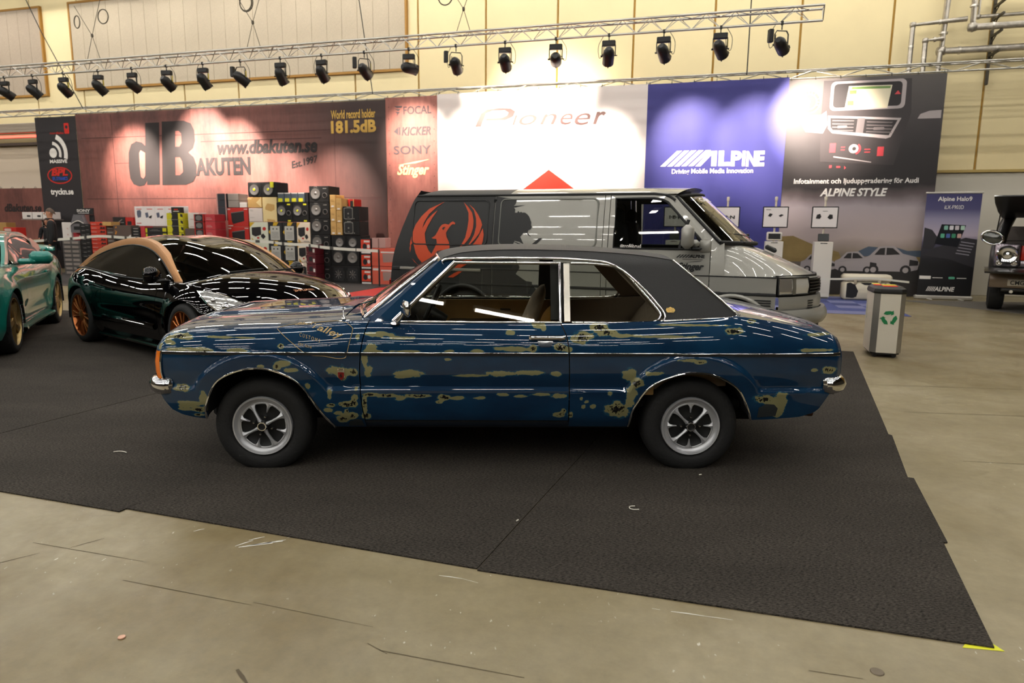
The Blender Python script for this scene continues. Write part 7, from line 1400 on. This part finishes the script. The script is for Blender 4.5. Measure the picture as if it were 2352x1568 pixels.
t = thing('tile_carpet', 'blue carpet tile area before the printed car banner', 'carpet', BW(-6.3, -4.0, 0), RZW); tb = [M('tile_blue', '#41497a', .9, var=(30, .15)), M('tile_blue_grey', '#6a6c8e', .9, var=(30, .15)), M('tile_navy', '#353c66', .9, var=(30, .15))]; tm = MB(); tm.box((.25, .25, .004), (.497, .497, .007)); tms = []
rng = random.Random(4)
for i in range(11):
    for j in range(7):
        k = rng.choice((0, 0, 1, 2))
        o = tm.build('carpet_tile', tb[k], t, loc=(i*.5-.3, j*.5, 0)) if len(tms) <= k or tms[k] is None else mesh_copy(tms[k], t, (i*.5-.3, j*.5, 0))
        while len(tms) <= k: tms.append(None)
        if tms[k] is None: tms[k] = o
carpet('grey mat wedge under the open brown vehicle', [(8.3, 14.6), (9.3, 12.1), (13, 11.5), (14, 14.2)], M('grey_mat', '#5f5a52', .9), .006)
def scrap(name, label, cat, pts, mat, r=.004, z=.012, flat=(1, 1)):
    mb = MB(); mb.tube(spline([(x, y, 0) for x, y in pts], 4), r, 5, flat=flat, upv=(0, 0, 1)); return tag(mb.build(name, mat, loc=(0, 0, z)), label, cat)
PW = M('scrap_white', '#cfcabc', .6)
scrap('plastic_scrap', 'curled white plastic scrap on the carpet before the blue coupe nose', 'scrap', [(-2.55, 4.20), (-2.52, 4.215), (-2.48, 4.205), (-2.46, 4.19)], PW); scrap('plastic_scrap', 'white U-shaped scrap on the carpet below the door', 'scrap', [(.655, 3.405), (.628, 3.40), (.622, 3.375), (.64, 3.36), (.668, 3.362)], PW, .003)
scrap('plastic_scrap', 'tiny white scrap on the carpet below the rear wheel', 'scrap', [(1.12, 3.88), (1.135, 3.885)], PW, .004); scrap('plastic_scrap', 'tiny pale scrap near the carpet seam', 'scrap', [(.03, 3.21), (.04, 3.22)], PW, .004)
mb = MB(); mb.lathe([(0, .004), (.012, .004), (.013, .002), (.013, 0)], 20); tag(mb.build('copper_coin', M('coin_copper', '#d0a48c', .35, .6), loc=(-1.378, 2.221, .001)), 'small copper coin lying on the bare concrete floor', 'coin')
mb = MB(); mb.lathe([(0, .003), (.019, .003), (.021, .002), (.022, 0)], 24); tag(mb.build('manhole_plug', M('cap_dark', '#6d6252', .5, .3), loc=(1.226, 2.066, .0005)), 'round dark floor cap set in the concrete', 'floor plug')
mb = MB(); mb.poly([(1.60, 2.205), (1.735, 2.185), (1.72, 2.245), (1.66, 2.26)], .001, lambda u, v, d: Vector((u, v, .0015-d))); tag(mb.build('floor_tape', M('tape_acid', '#d8d820', .5)), 'acid yellow floor tape under the carpet corner', 'tape')
WM = M('paint_scratch', '#d8d6cc', .6)
def marks(label, segs):
    mb = MB()
    for (x0, y0, x1, y1, w_) in segs:
        d = Vector((x1-x0, y1-y0, 0)); n = Vector((-d.y, d.x, 0)).normalized()*w_; a = Vector((x0, y0, .0012)); b_ = Vector((x1, y1, .0012)); mb.add([a-n*.3, b_-n*.3, b_+n*.3, (a+b_)/2+n, a+n*.3], [(0, 1, 2, 3, 4)])
    o = mb.build('scuff_marks', WM); o['kind'] = 'stuff'; return tag(o, label, 'floor marks')
marks('white paint scuffs on the concrete along the carpet edge', [(-1.22, 2.99, -1.16, 3.03, .006), (-1.26, 2.93, -1.20, 2.99, .006), (-1.24, 2.92, -1.10, 2.965, .012), (-1.20, 2.94, -1.06, 2.985, .01), (-1.16, 2.95, -1.05, 3.0, .006), (-1.52, 3.08, -1.48, 3.11, .006), (-1.05, 3.02, -1.02, 3.05, .003), (-.30, 2.68, -.20, 2.655, .005), (-.20, 2.655, -.13, 2.62, .002), (.62, 2.42, .74, 2.39, .005), (.74, 2.39, .84, 2.365, .003), (.55, 2.44, .58, 2.43, .002)])
DM = M('floor_scratch', '#544a38', .8)
mb = MB()
for (x0, y0, x1, y1, w_) in [(-2.2, 2.95, -1.6, 2.78, .003), (-1.6, 2.62, -1.0, 2.44, .003), (-1.0, 2.46, -.5, 2.3, .002), (-.45, 2.16, .05, 2.02, .004), (-.5, 2.2, -.42, 2.14, .003), (-2.45, 2.55, -2.1, 2.85, .004), (-2.0, 2.9, -1.9, 3.0, .003), (.1, 1.98, .5, 1.86, .003), (.55, 2.0, .75, 1.94, .004), (1.0, 2.07, 1.16, 2.03, .003), (-.9, 2.05, -.84, 1.98, .012), (-.75, 1.95, -.72, 1.93, .012), (-1.0, 1.86, -.95, 1.89, .014), (3.2, 5.4, 4.6, 5.25, .006), (3.4, 6.4, 5.2, 6.2, .006), (2.9, 4.2, 3.6, 4.1, .004)]:
    d = Vector((x1-x0, y1-y0, 0)); n = Vector((-d.y, d.x, 0)).normalized()*w_; a = Vector((x0, y0, .001)); b_ = Vector((x1, y1, .001)); mb.add([a-n*.4, (a+b_)/2-n*.6, b_-n*.3, b_+n*.3, (a+b_)/2+n*.6, a+n*.4], [(0, 1, 2, 3, 4, 5)])
o = mb.build('scuff_marks', DM); o['kind'] = 'stuff'; tag(o, 'dark scratches and cracks in the concrete floor', 'floor marks')
# ---------------------------------------------------------------- recycling bin
t = thing('recycling_bin', 'white and silver recycling bin with green arrows and coloured slots', 'bin', (4.42, 8.06, 0), math.radians(-18))
def oct_(w_, d, c): return [(-w_+c, -d), (w_-c, -d), (w_, -d+c), (w_, d-c), (w_-c, d), (-w_+c, d), (-w_, d-c), (-w_, -d+c)]
P = oct_(.165, .275, .06); mb = MB(); n = 8
for k in range(8):
    a, b_ = P[k], P[(k+1) % 8]; m_ = MB(); m_.grid([[Vector((a[0], a[1], .06)), Vector((b_[0], b_[1], .06))], [Vector((a[0], a[1], .745)), Vector((b_[0], b_[1], .745))]]); ci = Vector((-(a[0]+b_[0])*.02, -(a[1]+b_[1])*.02, 0)); m_.grid([[Vector((a[0], a[1], .06))+ci, Vector((b_[0], b_[1], .06))+ci], [Vector((a[0], a[1], .745))+ci, Vector((b_[0], b_[1], .745))+ci]]); m_.build('side_panel', M('bin_white', '#cfc8b8', .45) if k % 2 == 0 else M('bin_alu', '#a8a49c', .35, .7), t)
m_ = MB(); m_.poly(oct_(.15, .26, .055), .02, lambda u, v, d: Vector((u, v, .06-d)), back=True); m_.build('base', M('bin_black', '#1b1a19', .5), t)
m_ = MB(); R = [[Vector((x*s, y*s2, z)) for x, y in P] for s, s2, z in ((1.02, 1.01, .745), (1.05, 1.03, .765), (1.0, 1.0, .80), (.8, .86, .825), (0, 0, .825))]; m_.grid(R, closev=True); m_.build('lid', M('bin_black'), t, smooth=30)
for nm, x, y, c in (('red_slot', -.0, -.17, '#e0301e'), ('yellow_slot', .02, .02, '#d8cc28'), ('red_slot', -.10, .02, '#e0301e'), ('yellow_slot', -.09, .18, '#d8cc28')):
    m_ = MB(); m_.box((x, y, .827), (.15 if x > -.05 else .08, .09, .012), b=.005); m_.build(nm, M('slot_'+nm, c, .4), t)
m_ = MB()
for k in range(3):
    a = PI/2+k*2*PI/3; c = (0, .47); R_ = lambda ang, r: (c[0]+1.3*r*math.cos(ang), c[1]+1.3*r*math.sin(ang))
    m_.poly([R_(a+.95, .058), R_(a+.5, .066), R_(a, .062), R_(a-.35, .063), R_(a-.42, .075), R_(a-.80, .050), R_(a-.5, .026), R_(a-.40, .038), R_(a, .03), R_(a+.7, .034)], .002, lambda u, v, d: Vector((u, -.278+d, v)))
m_.build('recycling_arrows', M('arrow_green', '#1c7a48', .5), t)
m_ = MB(); text_fit(m_, 'Papper', 0, .22, 0, .04, lambda u, v, d: Vector((-.168, .16-v, .42+u))); m_.build('side_lettering', M('arrow_green'), t)
for x in (-.1, .1):
    for y in (-.2, .2):
        m_ = MB(); m_.lathe([(0, -.012), (.025, -.012), (.025, .012), (0, .012)], 14, 0, Matrix.Translation((x, y, .026)) @ Matrix.Rotation(PI/2, 4, 'X')); m_.box((x, y, .045), (.03, .03, .03)); m_.build('castor', M('bin_black'), t)
# ---------------------------------------------------------------- brown off-roader with open tailgate at the right edge
t = thing('offroad_car', 'brown off-road vehicle with raised hatch and chrome audio in its boot', 'car', (8.80, 12.6, 0), math.radians(-33)); SB = M('suv_brown', '#6a5a48', .35, .3, coat=.7); SK = M('suv_black', '#111010', .4, coat=.4); W_ = 1.8
def sb(nm, c, d, m_, b=.02, rot=None): q = MB(); q.box(c, d, b=b, rot=rot); return q.build(nm, m_, t, smooth=50)
mb = MB(); R = [[Vector((x, -.06-.10*math.sin(PI*min(1, max(0, x/W_)))**.4*.6-o, z)) for x in linspace(-.02, W_+.02, 24)] for z, o in ((.46, -.06), (.47, .0), (.56, .02), (.66, .02), (.72, -.01), (.73, -.08))]; mb.grid(R); mb.grid([[r[0] for r in R], [Vector((r[0].x+.02, r[0].y+.3, r[0].z)) for r in R]]); mb.build('rear_bumper', SB, t, smooth=50)
sb('bumper_top', (W_/2, -.02, .745), (W_-.1, .16, .03), SK); sb('number_plate', (.48, -.16, .565), (.46, .012, .12), M('suv_plate', '#b0a898', .5), .004)
mb = MB(); text_fit(mb, 'CMG 069', .29, .67, .525, .605, lambda u, v, d: Vector((u, -.168, v)), bold=.02); mb.build('plate_lettering', KB, t)
mb = MB(); R = [[Vector((x, y, z-.03*(y/-.55)**2)) for x in linspace(-.12, W_+.12, 12)] for y, z in ((.05, .83), (-.2, .835), (-.45, .83), (-.56, .80), (-.55, .77), (-.2, .775), (.05, .78))]; mb.grid(R); mb.build('lower_tailgate', SK, t, smooth=50)
for x in (.05, W_-.05):
    mb = MB(); mb.tube(spline([(x, .02, .75), (x, .05, 1.1), (x+(.06 if x < 1 else -.06), .25, 1.5), (x+(.18 if x < 1 else -.18), .55, 1.82)], 5), .085, 10, flat=(1.2, .8)); mb.build('rear_pillar', SK, t, smooth=60)
sb('roof', (W_/2, 1.3, 1.84), (1.45, 1.6, .06), SB, .03); sb('cargo_floor', (W_/2, .8, .80), (1.6, 1.5, .06), SK); sb('body_side', (.05, 1.1, .95), (.1, 1.9, .5), SB, .03); sb('body_side', (W_-.05, 1.1, .95), (.1, 1.9, .5), SB, .03); sb('seat_back', (W_/2, 1.45, 1.2), (1.45, .15, .75), M('suv_seat', '#4a443e', .8), .05); sb('underbody', (W_/2, 1.1, .5), (1.5, 1.8, .35), DARKU)
for k in range(2): sb('seat_seam', (W_/2, 1.365, 1.1+.2*k), (1.4, .01, .012), SK, 0)
mb = MB(); R = [[Vector((x, y, z)) for x in linspace(-.12+e, W_+.12-e, 10)] for y, z, e in ((.55, 1.84, .2), (.1, 1.96, .1), (-.45, 2.06, .02), (-.95, 2.075, .0), (-.97, 2.055, .0), (-.6, 1.96, .03), (-.2, 1.82, .1), (.2, 1.72, .18), (.55, 1.80, .2))]; mb.grid(R, closeu=True); mb.build('raised_hatch', SK, t, smooth=40)
mb = MB(); mb.bar((.0, .1, 1.35), (.03, -.35, 1.93), .011, 8); mb.build('gas_strut', M('strut_grey', '#3c3a36', .4, .5), t)
T = Matrix.Translation((-.05, -.06, 1.36)) @ Matrix.Rotation(.35, 4, 'Y') @ Matrix.Rotation(PI/2, 4, 'X') @ Matrix.Scale(1.45, 4, (1, 0, 0))
mb = MB(); mb.tube([T @ Vector((.115*math.cos(a), .115*math.sin(a), 0)) for a in linspace(0, 2*PI, 29)[:-1]], .022, 10, closed=True); mb.build('lamp_ring', CHROME, t, smooth=60)
mb = MB(); mb.lathe([(.11, 0), (.07, .02), (0, .03)], 24, 0, T); mb.lathe([(.12, -.01), (.06, -.10), (0, -.12)], 24, 0, T); mb.build('round_lamp', M('lamp_smoke', '#4a4c48', .12, .4, coat=1.0), t, smooth=60)
AMP = M('amp_chrome', '#8e868c', .2, .85, var=(18, .5))
for x, nm in ((.2, 'chrome_speaker'), (1.0, 'chrome_speaker')):
    sb('speaker_housing', (x, .02, 1.05), (.38, .3, .42), AMP, .02); T = Matrix.Translation((x, -.135, 1.06)) @ Matrix.Rotation(PI/2, 4, 'X'); mb = MB(); mb.lathe([(.16, 0), (.165, .02), (.15, .03), (.135, .01), (.06, -.02 if False else .005), (.0, .02)], 28, 0, T); mb.build(nm, CHROME, t, smooth=50)
    for dx, dz in ((-.11, -.14), (.11, -.14)):
        T2 = Matrix.Translation((x+dx, -.135, 1.05+dz)) @ Matrix.Rotation(PI/2, 4, 'X'); mb = MB(); mb.lathe([(.05, 0), (.05, .015), (.03, .02), (0, .012)], 16, 0, T2); mb.build('tweeter', CHROME, t, smooth=50)
sb('red_amplifier', (.6, .05, 1.09), (.40, .3, .26), M('amp_red', '#a8281c', .4), .01); sb('amplifier_rack', (.6, .0, .90), (.4, .2, .12), AMP, .01)
mb = MB(); text_fit(mb, 'VIBE', .5, .7, 1.07, 1.13, lambda u, v, d: Vector((u, -.104, v)), bold=.02); mb.build('amplifier_lettering', INKW, t)
for k in range(3):
    T2 = Matrix.Translation((.5+.1*k, -.105, .9)) @ Matrix.Rotation(PI/2, 4, 'X'); mb = MB(); mb.lathe([(.035, 0), (.03, .015), (0, .01)], 14, 0, T2); mb.build('amplifier_dial', CHROME, t, smooth=50)
for y_ in (.7,):
    for x_ in (.13, W_-.13):
        mb = MB(); mb.lathe([(.22, -.12), (.30, -.13), (.36, -.11), (.375, -.06), (.375, .06), (.36, .11), (.30, .13), (.22, .12), (.0, .1)], 36, 0, Matrix.Translation((x_, y_, .375)) @ Matrix.Rotation(PI/2, 4, 'Y')); mb.build('wheel', RUBBER, t, smooth=50)
mb = MB(); mb.tube([(.35, .1, .42), (.32, -.12, .40)], .03, 10); mb.build('exhaust_tip', CHROME, t, smooth=50)
sb('tow_bar', (.42, -.02, .43), (.5, .06, .07), SK, .01)
# ================================================================ people at the corner counter
SKIN = M('skin', '#b98468', .55); HAIRB = M('hair_brown', '#2e2019', .8, bump=(60, .5)); CLOTH = M('jacket_black', '#0f1012', .8, bump=(30, .3)); TROU = M('trousers_black', '#131418', .85, bump=(30, .3)); SHOE = M('shoe_light', '#a8a49c', .6)
def skin_mesh(name, nodes, edges, root, mat, parent, sub=2):
    keys = list(nodes); idx = {k: i for i, k in enumerate(keys)}
    me = bpy.data.meshes.new(name); me.from_pydata([nodes[k][0] for k in keys], [(idx[a], idx[b]) for a, b in edges], []); o = link(name, me, parent); me.materials.append(mat)
    md = o.modifiers.new('Skin', 'SKIN'); md.use_smooth_shade = True; md.branch_smoothing = .6
    for i, k in enumerate(keys):
        r = nodes[k][1]; sv = me.skin_vertices[0].data[i]; sv.radius = r if isinstance(r, tuple) else (r, r); sv.use_root = (k == root)
    o.modifiers.new('Sub', 'SUBSURF').levels = sub; o.modifiers['Sub'].render_levels = sub
    return o
def person(label, loc, rz, hgt, hairstyle, arms, seated=False, hairm=None, top=None):
    """local: faces -y, x to its left; arms: dict side -> (elbow, wrist) offsets"""
    t = thing('person', label, 'person', loc, rz); s = hgt/1.80; J = lambda x, y, z: (x*s, y*s, z*s)
    body = {'pelvis': (J(0, 0, .96), (.15*s, .11*s)), 'waist': (J(0, 0, 1.10), (.135*s, .10*s)), 'chest': (J(0, .01, 1.30), (.165*s, .115*s)), 'collar': (J(0, .015, 1.46), (.09*s, .075*s)), 'neck': (J(0, .0, 1.54), .052*s), 'jaw': (J(0, -.02, 1.60), (.058*s, .07*s)), 'skull': (J(0, -.005, 1.685), (.075*s, .095*s)), 'crown': (J(0, .0, 1.755), (.055*s, .07*s))}
    E = [('pelvis', 'waist'), ('waist', 'chest'), ('chest', 'collar'), ('collar', 'neck'), ('neck', 'jaw'), ('jaw', 'skull'), ('skull', 'crown')]
    jk = {k: body[k] for k in ('pelvis', 'waist', 'chest', 'collar')}; jk = {k: (v[0], tuple(q+.02*s for q in v[1])) for k, v in jk.items()}; JE = E[:3]; tr = {'pelvis': (J(0, 0, .95), (.16*s, .125*s))}; TE = []; shoes = []
    for sd, q in (('l', 1), ('r', -1)):
        el, wr = arms[sd]; sh = Vector(J(q*.19, .01, 1.43)); el = sh+Vector(J(q*el[0], el[1], el[2])); wr = el+Vector(J(q*wr[0], wr[1], wr[2])); hd = (wr-el).normalized()
        body.update({'sh'+sd: (tuple(sh), .055*s), 'el'+sd: (tuple(el), .040*s), 'wr'+sd: (tuple(wr), (.026*s, .022*s)), 'pa'+sd: (tuple(wr+hd*.06*s), (.036*s, .018*s)), 'kn'+sd: (tuple(wr+hd*.095*s), (.034*s, .014*s))})
        E += [('collar', 'sh'+sd), ('sh'+sd, 'el'+sd), ('el'+sd, 'wr'+sd), ('wr'+sd, 'pa'+sd), ('pa'+sd, 'kn'+sd)]
        side = hd.cross(Vector((0, 1, 0))); side = side.normalized() if side.length > .1 else Vector((1, 0, 0)); fwd = side.cross(hd).normalized()
        for f, (o_, ln) in enumerate(((-.027, .062), (-.009, .075), (.009, .07), (.027, .055))):
            b0 = wr+hd*.098*s+side*o_*s; m_ = b0+hd*ln*.55*s+fwd*.006*s; e_ = m_+hd*ln*.4*s+fwd*.02*s
            body.update({f'f{f}a{sd}': (tuple(b0), .009*s), f'f{f}b{sd}': (tuple(m_), .0085*s), f'f{f}c{sd}': (tuple(e_), .0075*s)}); E += [('kn'+sd, f'f{f}a{sd}'), (f'f{f}a{sd}', f'f{f}b{sd}'), (f'f{f}b{sd}', f'f{f}c{sd}')]
        th = wr+hd*.045*s-side*.035*s; body.update({'t1'+sd: (tuple(th), .011*s), 't2'+sd: (tuple(th+hd*.04*s-side*.018*s+fwd*.012*s), .009*s)}); E += [('pa'+sd, 't1'+sd), ('t1'+sd, 't2'+sd)]
        jk.update({'sh'+sd: (tuple(sh), .075*s), 'el'+sd: (tuple(el), .058*s), 'wr'+sd: (tuple(wr-hd*.02*s), .043*s)}); JE += [('collar', 'sh'+sd), ('sh'+sd, 'el'+sd), ('el'+sd, 'wr'+sd)]
        hp, kn, an, toe = J(q*.095, 0, .90), J(q*.105, -.02, .50), J(q*.11, .03, .09), J(q*.125, -.12, .045)
        body.update({'hp'+sd: (hp, .08*s), 'ke'+sd: (kn, .052*s), 'an'+sd: (an, .036*s), 'to'+sd: (toe, (.035*s, .025*s))}); E += [('pelvis', 'hp'+sd), ('hp'+sd, 'ke'+sd), ('ke'+sd, 'an'+sd), ('an'+sd, 'to'+sd)]
        tr.update({'hp'+sd: (hp, .10*s), 'ke'+sd: (kn, .073*s), 'an'+sd: (J(q*.11, .03, .11), .062*s)}); TE += [('pelvis', 'hp'+sd), ('hp'+sd, 'ke'+sd), ('ke'+sd, 'an'+sd)]
        mb = MB(); R = []
        for y, w_, z in ((.085, .03, .05), (.07, .042, .085), (.0, .045, .09), (-.08, .046, .065), (-.15, .04, .045), (-.185, .02, .03)): R.append([Vector(J(q*.115+w_*math.cos(a), y, max(.002, .035+(z-.035)*math.sin(a) if math.sin(a) > 0 else .035+.033*math.sin(a)))) for a in linspace(0, 2*PI, 13)[:-1]])
        mb.grid(R, closev=True); mb.add(R[0], [tuple(range(12))]); mb.add(R[-1], [tuple(range(12))]); mb.build('shoe', SHOE, t, smooth=60)
    b_ = skin_mesh('body', body, E, 'pelvis', SKIN, t); skin_mesh('jacket', jk, JE, 'pelvis', top or CLOTH, t); skin_mesh('trousers', tr, TE, 'pelvis', TROU, t)
    mb = MB(); mb.lathe([(.055*s, 0), (.062*s, .03*s), (.058*s, .06*s)], 16, 0, Matrix.Translation(J(0, .005, 1.485))); mb.build('collar', top or CLOTH, t, smooth=60)
    # hair cap and face
    H = hairm or HAIRB; mb = MB(); R = []
    for k in range(9):
        a = PI/2*k/8; r_ = math.cos(a); R.append([Vector(J(.083*r_*math.cos(b2), .012+.103*r_*math.sin(b2) if math.sin(b2) > 0 else .012+.092*r_*math.sin(b2), 1.705+.088*math.sin(a)-(0 if math.sin(b2) < -.2 else .06*(1-k/8)*max(0, math.sin(b2)+.2)))) for b2 in linspace(0, 2*PI, 25)[:-1]])
    mb.grid(R, closev=True)
    if hairstyle == 'long':
        R = [[Vector(J((.088+.02*k)*math.cos(a), .02+.10*math.sin(a), 1.70-.07*k)) for a in linspace(-.25, PI+.25, 15)] for k in range(5)]; mb.grid(R); mb.grid([[p*.97 for p in r] for r in R])
    mb.build('hair', H, t, smooth=70)
    mb = MB(); mb.box(J(0, -.115, 1.655), (.022*s, .03*s, .045*s), b=.009*s); mb.build('nose', SKIN, t, smooth=80)
    mb = MB(); mb.box(J(0, -.098, 1.615), (.045*s, .012*s, .010*s), b=.004*s); mb.build('mouth', M('lips', '#8a4a40', .5), t, smooth=80)
    for q in (-1, 1):
        mb = MB(); mb.lathe([(0, -.011*s), (.008*s, -.007*s), (.011*s, 0), (.008*s, .007*s), (0, .011*s)], 10, 0, Matrix.Translation(J(q*.032, -.092, 1.685))); mb.build('eye', M('eye_dark', '#2a2420', .3), t, smooth=80)
        mb = MB(); mb.box(J(q*.082, .005, 1.665), (.014*s, .03*s, .055*s), b=.007*s); mb.build('ear', SKIN, t, smooth=80)
    return t
p = BW(-20.5, -3.75, 0)
man = person('man in black jacket and black trousers standing with his back to the cartons', p, math.radians(-62), 1.87, 'short', {'l': ((.06, .02, -.29), (.0, -.07, -.25)), 'r': ((.07, -.02, -.28), (-.04, -.14, -.20))}, hairm=M('hair_grey', '#5a4c42', .8, bump=(60, .5)))
mb = MB(); mb.box((-.09, -.155, 1.42), (.045, .01, .012)); mb.build('chest_logo', KW, man)
person('person in dark jacket cut off by the picture edge behind the teal coupe', BW(-23.3, -3.3, 0), math.radians(150), 1.78, 'short', {'l': ((.05, -.02, -.28), (.02, -.14, -.18)), 'r': ((.05, -.02, -.28), (.02, -.14, -.18))})
person('woman with long dark hair in black top behind the corner counter', BW(-24.25, -.72, 0), math.radians(10), 1.66, 'long', {'l': ((.05, -.04, -.27), (-.06, -.2, -.06)), 'r': ((.05, -.04, -.27), (-.06, -.2, -.06))})
